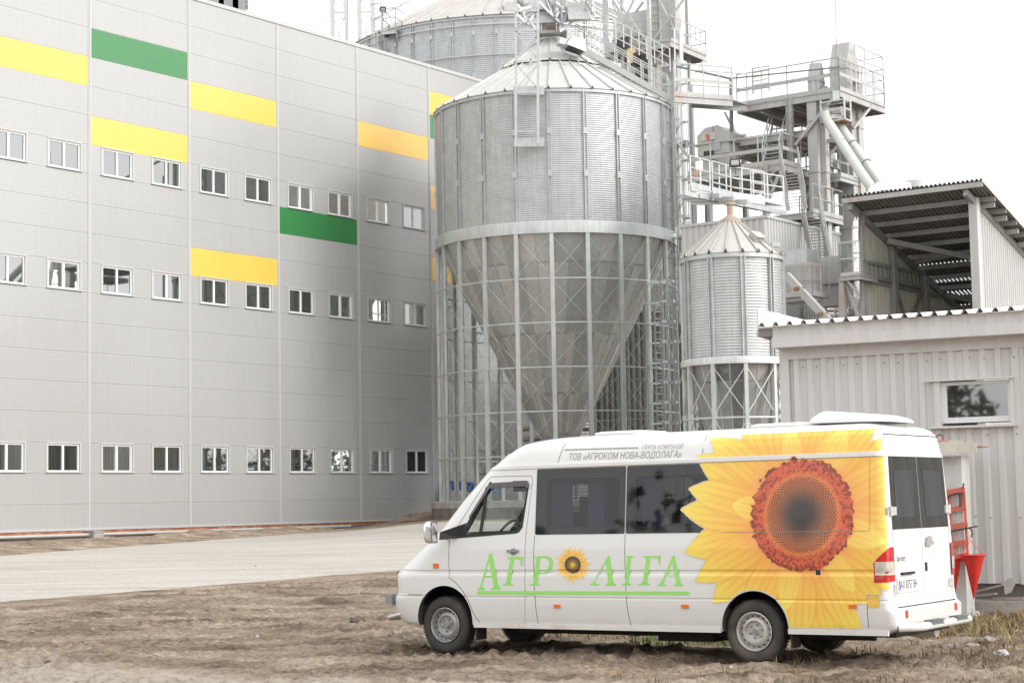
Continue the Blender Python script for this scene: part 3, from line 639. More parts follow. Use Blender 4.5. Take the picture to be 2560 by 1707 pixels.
# two lattice towers and the ladder platform at its left shoulder
for i, (xl, xr, lab) in enumerate(((1718, 1885, 'pale lattice tower left of the widest silo, further from it'), (2050, 2212, 'pale lattice tower rising just behind the left shoulder of the widest silo'))):
    Y = 144
    T = empty('lattice_tower', at(qT(xl, 500), Y) - [0, 0, 20], lab, 'tower', 'pale lattice towers behind the widest silo')
    a = MB(); Pp = lambda x, y, d=0: at(qT(x, y), Y + d)
    zt = 45
    for x, d in ((xl, 0), (xr, 0), (xl + 14, 1.2), (xr + 14, 1.2)):
        p = Pp(x, 400, d); a.box([p[0], p[1], 31], 0.31 if x == xl else 0.22, 0.2, 24 + 16)
    a.build('leg', STEELW, T)
    b_ = MB(); L0 = Pp(xl, 400); R0 = Pp(xr, 400)
    zz = [19 + i * 3.7 for i in range(9)]
    for k in range(8):
        b_.bar([L0[0], L0[1], zz[k]], [R0[0], R0[1], zz[k]], 0.09, 0.12); b_.bar([L0[0], L0[1], zz[k] + .1], [R0[0], R0[1], zz[k + 1]], 0.07); b_.bar([R0[0], R0[1] + .1, zz[k] + .1], [L0[0], L0[1] + .1, zz[k + 1]], 0.07)
    b_.build('lattice', STEELW, T)
def railing(mb, pts, h=1.05, rails=(1.0, 0.55), kick=0.16, post=1.1, w=0.045, closed=False):
    pts = [np.array(p, float) for p in pts]
    if closed: pts = pts + [pts[0]]
    for p, q in zip(pts[:-1], pts[1:]):
        L = np.linalg.norm(q - p); n = max(1, int(round(L / post)))
        for i in range(n + 1): a = p + (q - p) * i / n; mb.bar(a, a + [0, 0, h], w)
        for f in rails: mb.bar(p + [0, 0, h * f], q + [0, 0, h * f], w, w)
        if kick: mb.bar(p + [0, 0, kick / 2], q + [0, 0, kick / 2], 0.012, kick)
def deck(mb, corners, t=0.06, beam=0.22, joists=True, jn=7):
    """corners: 4 points; floor plate with an edge frame and joists under it"""
    P = [np.array(p, float) for p in corners]; dn = np.array([0, 0, -t])
    mb.prism(P, dn)
    for p, q in zip(P, P[1:] + P[:1]):
        mb.ibar(p + [0, 0, -t - beam / 2 - 0.003], q + [0, 0, -t - beam / 2 - 0.003], 0.12, beam, 0.018)
    if joists:
        for i in range(1, jn):
            f = i / jn; mb.bar(P[0] + (P[1] - P[0]) * f + [0, 0, -t - 0.075], P[3] + (P[2] - P[3]) * f + [0, 0, -t - 0.075], 0.06, 0.14)
bp = empty('ladder_platform', cone_pt(SC3, R3 + .5, 31.5, R(-45)), 'small railed ladder platform hung on the shoulder of the widest silo', 'platform')
m = MB(); pz = at(qD(610, 330), 123.4)[2]
c1, c2, c3, c4 = at(qD(612, 330), 122.6), at(qD(740, 315), 122.3), at(qD(820, 322), 123.8), at(qD(690, 338), 124.7)
for q in (c1, c2, c3, c4): q[2] = pz
deck(m, [c1, c2, c3, c4], 0.05, 0.25, False); m.bar(c1, c1 + [0.5, 2.2, -3.2], 0.12); m.bar(c2, c2 + [0.5, 2.4, -3.0], 0.12); m.build('deck', GALV2, bp)
m = MB(); railing(m, [c4, c1, c2, c3], 1.5, kick=0, w=0.06); m.build('railing', GALV, bp)
m = MB(); x0, y0 = at(qD(565, 300), 124)[:2]; zb, zt = 26, 37.8
for s_ in (-.25, .25): m.bar([x0 + s_, y0, zb], [x0 + s_, y0, zt], 0.06)
for i in range(38): m.bar([x0 - .25, y0, zb + i * .31], [x0 + .25, y0, zb + i * .31], 0.04)
m.build('ladder', GALV, bp)
m = MB()
for i in range(9):
    z = zb + 1 + i * 1.15; m.path([[x0 + .25 + .4 * math.sin(a) * 0 + math.cos(a) * .42 - .25, y0 - .42 * math.sin(a), z] for a in np.linspace(0, PI, 9)], 0.035, 5)
for a in np.linspace(0.2, PI - .2, 5): m.bar([x0 + math.cos(a) * .42, y0 - .42 * math.sin(a), zb + 1], [x0 + math.cos(a) * .42, y0 - .42 * math.sin(a), zt - .2], 0.04)
m.build('cage', GALV, bp)
def floodlight(label, p, s_, face, group='floodlights'):
    f = empty('floodlight', p, label, 'floodlight', group); p = np.array(p, float); X = np.array(face, float); X /= np.linalg.norm(X)
    Y = np.cross([0, 0, 1], X); Y /= np.linalg.norm(Y); Z = np.cross(X, Y)
    b_ = MB(); b_.box(p, s_ * 0.22, s_, s_ * 0.8, (X, Y, Z)); b_.build('housing', DARK, f)
    l = MB(); l.box(p + X * s_ * 0.115, 0.01, s_ * 0.70, s_ * 0.50, (X, Y, Z)); l.build('lens', mat('lamp_lens', (0.40, 0.39, 0.35), 0.25), f)
    a = MB(); a.path([p + Y * s_ * .53, p + Y * s_ * .53 - [0, 0, s_ * .55], p - Y * s_ * .53 - [0, 0, s_ * .55], p - Y * s_ * .53], s_ * 0.035, 5); a.bar(p - [0, 0, s_ * .55], p - [0, 0, s_ * 1.1], s_ * .06); a.build('bracket', DARK, f)
floodlight('black floodlight above the ladder platform of the widest silo', at(qD(615, 92), 122), .42, (0.15, -0.85, -0.5))
# roof stair of the big silo, left of the light
rs = MB(); a, b_ = at(qD(560, 180), 124.8), at(qD(1020, -60), 128.7)
rs.bar(a, b_, 0.5, 0.12); 
for dz in (0.55, 1.05): rs.bar(a + [0, 0, dz], b_ + [0, 0, dz], 0.06)
for i in range(9): q = a + (b_ - a) * i / 8; rs.bar(q, q + [0, 0, 1.05], 0.05)
rs.build('roof_stair', GALV2, big)
# ------------------------------------------------------------------ towers, decks, stairs
def stair(root, p, q, width, side, n=None, rails=True, mat_=STEEL, name='stair'):
    """straight flight from p up to q; side = unit vector across"""
    p = np.array(p, float); q = np.array(q, float); side = np.array(side, float)
    n = n or max(3, int(abs(q[2] - p[2]) / 0.22)); m = MB()
    for s_ in (0, 1): m.bar(p + side * width * s_, q + side * width * s_, 0.05, 0.2)
    d = (q - p) / n; hd = np.array([d[0], d[1], 0]); hd = hd / (np.linalg.norm(hd) + 1e-9)
    for i in range(1, n): c = p + d * i; m.prism([c - hd * .11, c + hd * .11, c + hd * .11 + side * width, c - hd * .11 + side * width], [0, 0, 0.03])
    o = m.build(name, mat_, root)
    if rails:
        r_ = MB()
        for s_ in (0, 1):
            a, b_ = p + side * width * s_, q + side * width * s_
            for dz in (0.5, 0.95): r_.bar(a + [0, 0, dz], b_ + [0, 0, dz], 0.045)
            k = max(2, int(np.linalg.norm(q - p) / 1.2))
            for i in range(k + 1): c = a + (b_ - a) * i / k; r_.bar(c, c + [0, 0, 0.95], 0.045)
        r_.build('handrail', mat_, o)
    return o
C1 = at(qA(1335, 475), 80.0)
TF = Frame(C1, 54.0)
E2 = TF.b; E1 = TF.a
tower = empty('work_tower', (C1[0] - 1, C1[1] + 2, 0.9), 'tall open steel work tower with three railed decks, stairs and slanting spouts', 'tower')
def tf(p, b=0.0): return TF.hit(qA(*p), b)
def tl(p, b=0.0): return TF.loc(tf(p, b))
z1 = C1[2]
# top deck
A1 = 5.2; B1 = 4.7
D1 = [TF.pt(A1, 0, z1), TF.pt(0, 0, z1), TF.pt(0, B1, z1), TF.pt(A1, B1, z1)]
m = MB(); deck(m, D1, 0.05, 0.3, True, 9)
for a_ in (1.2, 2.6, 4.0): m.ibar(TF.pt(a_, 0.1, z1 - 0.35), TF.pt(a_, B1 - .1, z1 - 0.35), 0.14, 0.24, 0.02, )
m.build('deck', STEEL, tower)
m = MB(); rl = [TF.pt(A1, 0, z1), TF.pt(0.02, 0, z1), TF.pt(0, B1, z1)]
railing(m, rl, 1.45, (1.0,), 0.16, 1.25, 0.05)
for p, q in zip(rl[:-1], rl[1:]): m.bar(p + [0, 0, .72], q + [0, 0, .72], 0.03, 0.17)
m.build('railing', STEEL, tower)
m = MB(); bb = [TF.pt(A1, B1, z1), TF.pt(3.5, B1, z1), TF.pt(0.0, B1, z1)]; railing(m, bb, 1.25, (1.0, .5), 0, 1.2, 0.045)
# taller cage of rails round the big head at the right
hz = tl((1465, 180), 2.6)[2]
for a_, b_ in ((0, 1.7), (0, B1)): m.bar(TF.pt(a_, b_, z1), TF.pt(a_, b_, z1 + 2.35), 0.05)
for h in (1.2, 1.75, 2.35): m.bar(TF.pt(0, 1.7, z1 + h), TF.pt(0, B1, z1 + h), 0.045)
for b_ in (2.7, 3.7): m.bar(TF.pt(0, b_, z1), TF.pt(0, b_, z1 + 2.35), 0.045)
for h in (1.75, 2.35): m.bar(TF.pt(0, B1, z1 + h), TF.pt(2.6, B1, z1 + h), 0.04)
m.build('railing', STEELW, tower)
# middle deck, lower deck
z2 = tl((930, 790), 0.25)[2]; z3 = tl((910, 1005), -1.6)[2]
a2 = tl((560, 840), 0.25)[0]; m = MB()
deck(m, [TF.pt(a2 + 1.2, .25, z2), TF.pt(1.55, .25, z2), TF.pt(1.55, B1, z2), TF.pt(a2 + 1.2, B1, z2)], 0.05, 0.28, True, 8); m.build('deck', STEEL, tower)
m = MB(); rl = [TF.pt(a2, B1 - .1, z2), TF.pt(1.55, B1 - .1, z2)]; railing(m, rl, 1.35, (1.0,), 0.14, 1.2, .05); m.bar(rl[0] + [0, 0, .68], rl[1] + [0, 0, .68], .03, .17)
rl = [TF.pt(1.55, .3, z2), TF.pt(1.55, B1, z2)]; railing(m, rl, 1.35, (1.0,), 0.14, 1.2, .05); m.bar(rl[0] + [0, 0, .68], rl[1] + [0, 0, .68], .03, .17)
m.build('railing', STEEL, tower)
a3a = tl((230, 1060), -1.6)[0]; a3b = tl((918, 1005), -1.6)[0]; z3 = tl((915, 1005), -1.6)[2]
m = MB(); deck(m, [TF.pt(a3a, -1.6, z3), TF.pt(a3b, -1.6, z3), TF.pt(a3b, 3.4, z3), TF.pt(a3a, 3.4, z3)], 0.05, 0.3, True, 11); m.build('deck', STEEL, tower)
m = MB(); rl = [TF.pt(a3a, -1.6, z3), TF.pt(a3b, -1.6, z3), TF.pt(a3b, 0.2, z3)]; railing(m, rl, 1.35, (1.0,), 0.17, 1.3, .045)
for p, q in zip(rl[:-1], rl[1:]): m.bar(p + [0, 0, .68], q + [0, 0, .68], .03, .17)
rl = [TF.pt(a3b, 1.4, z3), TF.pt(a3b, 3.4, z3), TF.pt(a3b + 4, 3.4, z3)]; railing(m, rl, 1.3, (1.0, .5), 0.12, 1.2, .045)
m.build('railing', STEEL, tower)
# a lower gallery behind the right columns
z4 = tl((1130, 1125), 1.0)[2]; m = MB()
deck(m, [TF.pt(2.3, 1.0, z4), TF.pt(.6, 1.0, z4), TF.pt(.6, 4.2, z4), TF.pt(2.3, 4.2, z4)], .05, .22, False); m.build('deck', STEEL, tower)
m = MB(); railing(m, [TF.pt(2.3, 1.0, z4), TF.pt(.6, 1.0, z4), TF.pt(.6, 4.2, z4)], 1.2, (1.0, .5), .14, .8, .04); m.build('railing', STEEL, tower)
z5 = tl((1050, 1370), -1.2)[2]; m = MB(); a5 = tl((820, 1350), -1.2)[0]; a5b = tl((1140, 1390), -1.2)[0]
deck(m, [TF.pt(a5, -1.2, z5), TF.pt(a5b, -1.2, z5), TF.pt(a5b, 1.8, z5), TF.pt(a5, 1.8, z5)], .05, .25, True, 5); m.build('deck', STEEL, tower)
m = MB(); railing(m, [TF.pt(a5, 1.8, z5), TF.pt(a5b, 1.8, z5), TF.pt(a5b, -1.2, z5)], 1.25, (1.0, .5), .14, 1, .04); m.build('railing', STEEL, tower)
# columns
def column(px, b, ztop, zbot, w=0.3, h=0.3, mat_=STEEL):
    p = TF.hit(qA(*px), b); m = MB(); m.ibar([p[0], p[1], zbot], [p[0], p[1], ztop], w, h, 0.025, up=E1); m.build('column', mat_, tower); return p
column((972, 700), -0.02, z1 - .06, z3 - .4, .24, .26)
column((365, 700), B1 - 1.0, z1 - .06, z3 - 3, .3, .3)
column((635, 740), B1, z1 - .3, z3 - 3, .24, .26)
column((795, 1200), -1.7, z3 - .06, 1.2, .26, .26)
column((260, 700), 1.5, 21.5, 6, .16, .2)
column((1118, 1400), 1.5, z3, 1, .22, .24)
m = MB()
m.bar(tf((1322, 495), -.05), tf((1010, 880), -.05), .10, .14); m.bar(tf((1565, 590), 0) * 0 + TF.hita(qA(1565, 592), 0), TF.hita(qA(1430, 760), 0.1), .12, .12)
m.bar(tf((910, 1022), -1.55), tf((815, 1118), -1.6), .09, .12); m.bar(tf((890, 1095), -1.5), tf((822, 1270), -1.5), .10, .12); m.bar(tf((825, 1120), -1.5), tf((860, 1180), -1.5), .09)
m.bar(tf((1330, 870), .6), tf((1262, 950), .6), .10); m.bar(tf((500, 640), 2.5), tf((580, 800), 3.5), .1); m.bar(tf((545, 700), 2.6), tf((575, 800), 2.8), .1)
m.bar(tf((1232, 852), .6), tf((1318, 845), .6), .10, .16); m.bar(tf((1140, 1170), .6), tf((1080, 1290), .6), .1)
m.bar(tf((155, 860), 1), tf((262, 1000), 1.6), .10); m.bar(tf((160, 560), 1), tf((250, 480), 1.5), .10)
m.each('brace', STEEL, tower)
# stairs: steep flight up between the two decks, one down in front, one lower still
stair(tower, TF.hit(qA(775, 1015), -.8), TF.hit(qA(845, 740), 1.4), .85, -E1, mat_=STEELW)
stair(tower, TF.hit(qA(960, 1355), -1.8), TF.hit(qA(905, 1065), -1.7), .85, -E1, 13)
stair(tower, TF.hit(qB(880, 850), -1.9), TF.hit(qB(805, 620), -1.3), .8, -E1, 14)
stair(tower, TF.hit(qB(945, 620), -2.2), TF.hit(qB(868, 235), -1.5), .85, -E1, 22)
m = MB(); lp = TF.hit(qA(705, 510), 1.0); 
for s_ in (0, .85): m.bar(lp - E1 * s_, lp - E1 * s_ + [0, 0, 1.25], .06)
for i in range(6): m.bar(lp + [0, 0, .2 + i * .2], lp - E1 * .85 + [0, 0, .2 + i * .2], .045)
m.build('ladder', STEEL, tower)
m = MB(); p0 = tf((545, 400), -.15); p1 = tf((548, 810), -.15); m.bar(p0, p1, .16, .12); m.bar(p0, tf((150, 310), 1.0), .10, .10); m.bar(p0 + [0, 0, .02], tf((1335, 315), -.1), .06, .06)
m.build('cable_tray', mat('cable_tray', (0.20, 0.20, 0.195), .6, var=.3, scale=9), tower)

# hanging motor cage under the top deck
cg = empty('drive_cage', tf((1335, 620), -.25), 'white hanging steel cage holding a motor under the top tower deck', 'cage')
ca, cb_, cz0 = TF.loc(tf((1370, 690), -.35)); z_t = tl((1370, 530), -.35)[2]; m = MB()
for a_ in (0, 1.15):
    for b_ in (0, .62): m.bar(TF.pt(ca + a_, cb_ + b_, cz0), TF.pt(ca + a_, cb_ + b_, z_t), .07)
for z in (cz0, (cz0 + z_t) / 2, z_t - .1):
    for a_ in (0, 1.15): m.bar(TF.pt(ca + a_, cb_, z), TF.pt(ca + a_, cb_ + .62, z), .06)
    for b_ in (0, .62): m.bar(TF.pt(ca, cb_ + b_, z), TF.pt(ca + 1.15, cb_ + b_, z), .06)
m.build('frame', STEELW, cg)
m = MB(); m.prism([TF.pt(ca, cb_, cz0 - .05), TF.pt(ca + 1.15, cb_, cz0 - .05), TF.pt(ca + 1.15, cb_ + .62, cz0 - .05), TF.pt(ca, cb_ + .62, cz0 - .05)], [0, 0, -.03]); m.build('floor', RUST, cg)
m = MB(); q = TF.pt(ca + .55, cb_ + .3, cz0 + .45); m.tube(q - E1 * .3, q + E1 * .35, .2, 14); m.box(q - [0, 0, .25], .5, .35, .18); m.tube(q + E1 * .35, q + E1 * .45, .25, 14); m.box(q + [0, 0, .7], .3, .3, .45); m.build('motor', GALV2, cg)

# bucket elevators: (casing, head)
def elevator(label, boxes, head, name='bucket_elevator', joints=()):
    e = empty(name, boxes[0][0] * np.array([1, 1, 0]) + np.array([0, 0, 1.0]), label, 'elevator', 'bucket elevators'); 
    m = MB(); j = MB()
    for c, wa, wb, z0, z1_ in boxes:
        m.box([c[0], c[1], (z0 + z1_) / 2], wa, wb, z1_ - z0, (E1, E2, (0, 0, 1)))
        z = z1_ - 1.2
        while z > z0: j.box([c[0], c[1], z], wa + .05, wb + .05, .035, (E1, E2, (0, 0, 1))); z -= 2.35
    m.build('casing', LEG, e); j.each('flange', STEELD, e)
    if head:
        c, wa, wb, z0, h = head; m = MB(); F_ = lambda a_, b_, z: np.array([c[0], c[1], 0]) + E1 * a_ + E2 * b_ + [0, 0, z]
        # octagonal top: profile in the b direction, extruded along a
        pr = [(-wb / 2, 0), (wb / 2, 0), (wb / 2, h * .55), (wb * .20, h), (-wb * .20, h), (-wb / 2, h * .58)]
        m.prism([F_(-wa / 2, b_, z0 + z) for b_, z in pr], E1 * wa); m.build('head', LEG, e)
        m = MB(); m.box(F_(0, 0, z0 + h * .02), wa + .05, wb + .05, .05, (E1, E2, (0, 0, 1))); m.box(F_(0, 0, z0 + h * .5), wa + .04, wb + .04, .035, (E1, E2, (0, 0, 1)))
        m.each('flange', STEELD, e)
        m = MB(); m.tube(F_(-wa / 2 - .02, .1, z0 + h * .30), F_(-wa / 2 - .22, .1, z0 + h * .30), .13, 12); m.box(F_(-wa / 2 - .12, .1, z0 + h * .1), .2, .3, .3, (E1, E2, (0, 0, 1))); m.build('drive', STEEL, e)
    return e
def mid(px, b): return TF.hit(qA(*px), b)
bz = 0.8
p1 = mid((1148, 800), .25); p2 = mid((1212, 800), .55)
el1 = elevator('grey twin bucket elevator leg with the smaller head on the top deck', [(p1, .46, .40, bz, z1 - .02), (p2, .40, .36, bz, z1 - .02)], (mid((1165, 480), 1.6), .50, .75, z1 + .02, tl((1165, 292), 1.6)[2] - z1))
p3 = mid((1385, 900), 2.6); p4 = mid((1462, 900), 3.1)
el2 = elevator('grey bucket elevator with the larger and highest head on the top deck', [(p3, .80, .50, bz, z1 - .02), (p4, .46, .50, bz, z1 - .02)], (mid((1372, 470), 2.2), .85, 1.35, z1 + .02, tl((1375, 150), 2.2)[2] - z1))
p5 = mid((1262, 1300), 1.8); z6 = tl((1285, 950), 1.8)[2]
el3 = elevator('short grey elevator leg behind the twin legs', [(p5, .34, .36, bz, z6 - .6)], (p5, .5, .6, z6 - .6, .75))
m = MB(); q = mid((1255, 1250), 1.2); m.bar([q[0], q[1], 2], [q[0], q[1], tl((1255, 860), 1.2)[2]], .07)
for i in range(28): z = 4 + i * .3; m.bar([q[0], q[1], z], np.array([q[0], q[1], z]) - E1 * .3, .04)
m.build('ladder', STEELD, tower)
# round spout pipes falling to the open shed
def spout(label, pts, r, b=None):
    e = empty('spout_pipe', pts[-1], label, 'pipe', 'pale grain spouts'); m = MB(); m.path(pts, r, 14); m.build('pipe', mat('spout_paint', (0.60, 0.595, 0.57), .45, .1, var=.06, scale=1), e, smooth=True)
    f = MB()
    for k in (.3, .62):
        a_, c_ = pts[1], pts[-1]; q = a_ + (c_ - a_) * k; d = (c_ - a_) / np.linalg.norm(c_ - a_); f.tube(q - d * .03, q + d * .03, r * 1.18, 14)
    f.build('flange', STEELD, e)
spout('thicker pale spout pipe slanting down, the lower of the pair', [mid((1225, 645), -.4), mid((1250, 715), -.4), at(qA(1500, 1100), 77), at(qA(1598, 1235), 76.2)], .215)
spout('thinner pale spout pipe slanting down, the upper of the pair', [mid((1290, 715), .2), mid((1340, 745), .2), at(qA(1580, 1090), 78), at(qA(1645, 1180), 77.4)], .195)

# cleaner: big box with sloped shoulders on the lower deck
cl = empty('grain_cleaner', tf((430, 1040), -.4), 'big grey grain cleaner box with chamfered top on the lower tower deck', 'machine')
a_l = tl((300, 900), -.6)[0]; a_r = tl((560, 900), -.6)[0]; zb_ = z3 + .02; zt_ = tl((430, 745), -.6)[2]; zs = tl((300, 815), -.6)[2]; zm = tl((300, 885), -.6)[2]
m = MB(); wa = a_l - a_r
pr = [(a_l, zb_ + 1.0), (a_l, zs), (a_l - wa * .22, zt_), (a_r + wa * .42, zt_ + .06), (a_r + wa * .12, zs), (a_r + wa * .12, zb_ + 1.0)]
m.prism([TF.pt(a, -.6, z) for a, z in pr], E2 * 1.5); m.build('body', LEG, cl)
m = MB(); m.box(TF.pt((a_l + a_r) / 2 + .1, .15, zm), wa + .1, 1.62, .05, (E1, E2, (0, 0, 1)))
m.bar(TF.pt((a_l + a_r) / 2 + .1, -.62, zm), TF.pt((a_l + a_r) / 2 + .1, -.62, zt_), .04); m.build('flange', STEELD, cl)
m = MB(); m.box(TF.pt(a_l - .55, .1, zb_ + .5), .7, 1.2, 1.0, (E1, E2, (0, 0, 1))); m.box(TF.pt(a_r + .7, .1, zb_ + .5), .75, 1.0, 1.0, (E1, E2, (0, 0, 1))); m.build('base', LEG, cl)
m = MB(); m.box(TF.pt(a_l - .6, -.63, zm + .35), .75, .06, .35, (E1, E2, (0, 0, 1))); m.build('drive_plate', STEELW, cl)
m = MB(); q = TF.pt(a_l - .62, -.70, zm + .38); m.tube(q, q - E2 * .05, .085, 14); m.box(q - [0, 0, .14] - E2 * .02, .10, .05, .12, (E1, E2, (0, 0, 1))); m.build('drive', CORAL, cl)
m = MB(); m.box(TF.pt(a_l - .62, -.62, zb_ + .98), .5, .1, .4, (E1, E2, (0, 0, 1))); m.build('opening', DARK, cl)
m = MB(); m.box(TF.pt(a_r + .85, -.63, zb_ + 1.35), .42, .05, .42, (E1, E2, (0, 0, 1))); m.build('hatch', STEEL, cl)
# galvanised catwalk from the ladder to the tower
cw = empty('catwalk', at(qR(1200, 1250), 70), 'galvanised railed catwalk crossing above the small silo', 'catwalk')
CF = Frame(at(qR(1180, 1390), 68.5), 36.0); zc = at(qR(1180, 1330), 68.5)[2]
kz = lambda p, b=0: CF.loc(CF.hit(qR(*p), b))
m = MB(); r_ = MB()
W0 = atz(qR(640, 1215), zc); W1 = atz(qR(1165, 1345), zc); W2 = atz(qR(1450, 1330), zc) ; W3 = atz(qR(1990, 1480), zc)
back = np.array([.62, .78, 0]) * 1.5
for p, q, bk_ in ((W0, W1, back), (W1 + back * .55, W3, back)):
    m.prism([p, q, q + bk_, p + bk_], [0, 0, -.05]); m.bar(p + [0, 0, .0], q + [0, 0, .0], .03, .34); m.bar(p + bk_, q + bk_, .03, .34); railing(r_, [p, q], 1.15, (1.0, .62, .3), 0, .62, .045); railing(r_, [p + bk_, q + bk_], 1.15, (1.0, .62, .3), 0, 1.0, .045)
for k in range(5): c = W0 + (W3 - W0) * (.15 + k * .2) + [0, 0, -.32]; m.bar(c - back * .6 - (W3 - W0) * .08, c + back * 1.2 + (W3 - W0) * .02, .10, .18)
for k in range(3): m.bar(at(qR(480 + k * 90, 1400 + k * 62), 69), at(qR(1180 + k * 250, 1390 + k * 55), 67.5), .14, .16)
m.build('deck', GALV, cw); r_.build('railing', GALV, cw)
floodlight('black floodlight on the catwalk railing above the small silo', at(qR(1448, 790), 67.8), .40, (-.15, -.9, .25))
m = MB(); q = at(qR(738, 930), 69); m.tube(q - [0, 0, .05], q + [0, 0, .05], .045, 10); m.tube(q - [0, 0, .05], q - [0, 0, .3], .015, 6); o = m.build('beacon', mat('orange_lamp', (.85, .25, .03), .3), None, loc=q); tag(o, 'tiny orange lamp on the catwalk beside the caged ladder', 'lamp')
# bridge from the silo group to the tower's top deck
br = empty('bridge', tf((330, 520), .2), 'pale railed bridge joining the silo tops to the top tower deck', 'bridge')
m = MB(); P0 = atz(qA(555, 545), z1); P1 = atz(qA(135, 515), z1); bk_ = E2 * 1.4
m.prism([P0, P1, P1 + bk_, P0 + bk_], [0, 0, -.05]); m.ibar(P0 - [0, 0, .2], P1 - [0, 0, .2], .12, .3, .02); m.ibar(P0 + bk_ - [0, 0, .2], P1 + bk_ - [0, 0, .2], .12, .3, .02); m.build('deck', STEEL, br)
m = MB(); railing(m, [P0, P1], 1.45, (1.0,), .17, 1.4, .05); m.bar(P0 + [0, 0, .72], P1 + [0, 0, .72], .03, .17); railing(m, [P0 + bk_, P1 + bk_], 1.4, (1.0, .5), .1, 1.5, .05); m.build('railing', STEEL, br)
for p_, l_ in (((1305, -160), 'thin lightning rod rising above the highest elevator head'), ):
    m = MB(); a_, b_ = TF.hit(qA(1313, 500), -.1), TF.hit(qA(1303, -175), -.1); m.tube(a_, b_, .035, 6, .015); o = m.build('lightning_rod', STEELD, None, loc=a_); tag(o, l_, 'rod')

# elevator tower behind the big silo with the railed platform
C2 = at(qQ(1290, 740), 104.0); PF = Frame(C2, 57.0); G1 = PF.a; G2 = PF.b; zp = C2[2]
et = empty('elevator_tower', (C2[0] - 1.5, C2[1] + 2, 1), 'steel elevator tower with a railed platform behind the big silo', 'tower')
pf = lambda x, y, b=0: PF.hit(qQ(x, y), b); pl_ = lambda x, y, b=0: PF.loc(pf(x, y, b))
AL = pl_(540, 860)[0]; BR = PF.loc(atz(qQ(1995, 1010), zp))[1]
m = MB(); deck(m, [PF.pt(AL + 1.6, 0, zp), PF.pt(0, 0, zp), PF.pt(0, BR, zp), PF.pt(AL + 1.6, BR, zp)], .05, .34, False)
for i in range(1, 8): m.bar(PF.pt(.05, BR * i / 8, zp - .14), PF.pt(AL, BR * i / 8, zp - .14), .07, .16)
m.build('deck', STEEL, et)
m = MB(); m.prism([PF.pt(AL + .5, .15, zp - .055), PF.pt(.15, .15, zp - .055), PF.pt(.15, BR - .15, zp - .055), PF.pt(AL + .5, BR - .15, zp - .055)], [0, 0, -.012]); m.build('deck_underside', RUST, et)
m = MB(); railing(m, [PF.pt(AL + 1, 0, zp), PF.pt(0, 0, zp), PF.pt(0, BR, zp)], 1.45, (1.0, .5), .16, .62, .045)
railing(m, [PF.pt(0, BR, zp), PF.pt(AL, BR, zp)], 1.45, (1.0, .5), 0, 1.2, .045); m.build('railing', STEEL, et)
def ecol(x, b, w, h, z0, z1_, mt=STEELW, nm='column', y=600):
    p = PF.hit(qQ(x, y), b); q = MB(); q.box([p[0], p[1], (z0 + z1_) / 2], w, h, z1_ - z0, (G1, G2, (0, 0, 1))); return q.build(nm, mt, et)
ecol(905, -.1, .20, .2, 2, 37); ecol(1605, BR - 1.0, .2, .2, 2, 37); ecol(415, 2.5, .2, .2, 2, 39, GALV); ecol(110, 2.0, .32, .2, 2, 39, GALV)
m = MB(); m.bar(pf(620, 0, .6), pf(310, 660, .6), .13, .10); m.bar(pf(310, 0, .75), pf(870, 790, .75), .13, .10); m.bar(pf(230, 0, 2), pf(430, 330, 2), .14); m.bar(pf(215, 40, 2.2), pf(375, 400, 2.2), .07)
m.bar(pf(1090, 0, .9), pf(1500, 800, 1.4), .13, .10); m.bar(pf(1530, 0, .8), pf(960, 760, .8), .13, .10); m.bar(pf(790, 40, 1.5), pf(650, 230, 1.5), .12)
m.bar(pf(1225, 830, .1), pf(985, 1190, .5), .10); m.bar(PF.pt(.1, BR - .1, zp - .35), atz(qQ(1680, 1470), zp - 3.4), .14)
m.bar(pf(880, 930, .2), pf(780, 960, .5), .1); m.each('brace', STEELW, et)
m = MB(); lx = pf(985, 300, 1.2); 
for s_ in (-.32, .32): m.bar([lx[0] + s_, lx[1], 16], [lx[0] + s_, lx[1], 37], .07)
m.box([lx[0], lx[1] + .1, 27], .6, .03, 22)
for i in range(20): m.bar([lx[0] - .32, lx[1] - .03, 25.6 + i * .47], [lx[0] + .32, lx[1] - .03, 25.6 + i * .47], .04)
m.build('ladder_trunk', STEEL, et)
px_ = pf(1285, 200, 1.7)
ee = empty('bucket_elevator', (px_[0], px_[1], 1), 'wide grey elevator leg rising through the platform behind the big silo', 'elevator', 'bucket elevators')
m = MB(); m.box([px_[0], px_[1], 19], 1.07, .7, 36, (G1, G2, (0, 0, 1))); m.build('casing', LEG, ee)
hx = pf(650, 560, 2.2); eh = empty('bucket_elevator', (hx[0], hx[1], zp), 'grey elevator head with chamfered top on the platform behind the big silo', 'elevator', 'bucket elevators')
F_ = lambda a_, b_, z: np.array([hx[0], hx[1], 0]) + G1 * a_ + G2 * b_ + [0, 0, z]
h_ = pl_(700, 235, 2.2)[2] - zp; m = MB(); pr = [(-1.0, .9), (1.0, .9), (1.0, h_ * .62), (.5, h_ * .105), (-.3, h_), (-1.0, h_ * .55)]
m.prism([F_(-1.0, b_, zp + z) for b_, z in pr], G1 * 2.0); m.build('head', LEG, eh)
m = MB(); m.box(F_(0, 0, zp + .92), 2.1, 2.1, .06, (G1, G2, (0, 0, 1))); m.build('flange', STEELD, eh)
m = MB(); m.hexa([F_(-.5, -.5, zp - 1.5), F_(.5, -.5, zp - 1.5), F_(.5, .5, zp - 1.5), F_(-.5, .5, zp - 1.5)], [F_(-.9, -.9, zp + .9), F_(.9, -.9, zp + .9), F_(.9, .9, zp + .9), F_(-.9, .9, zp + .9)]); m.build('hopper', LEG, eh)
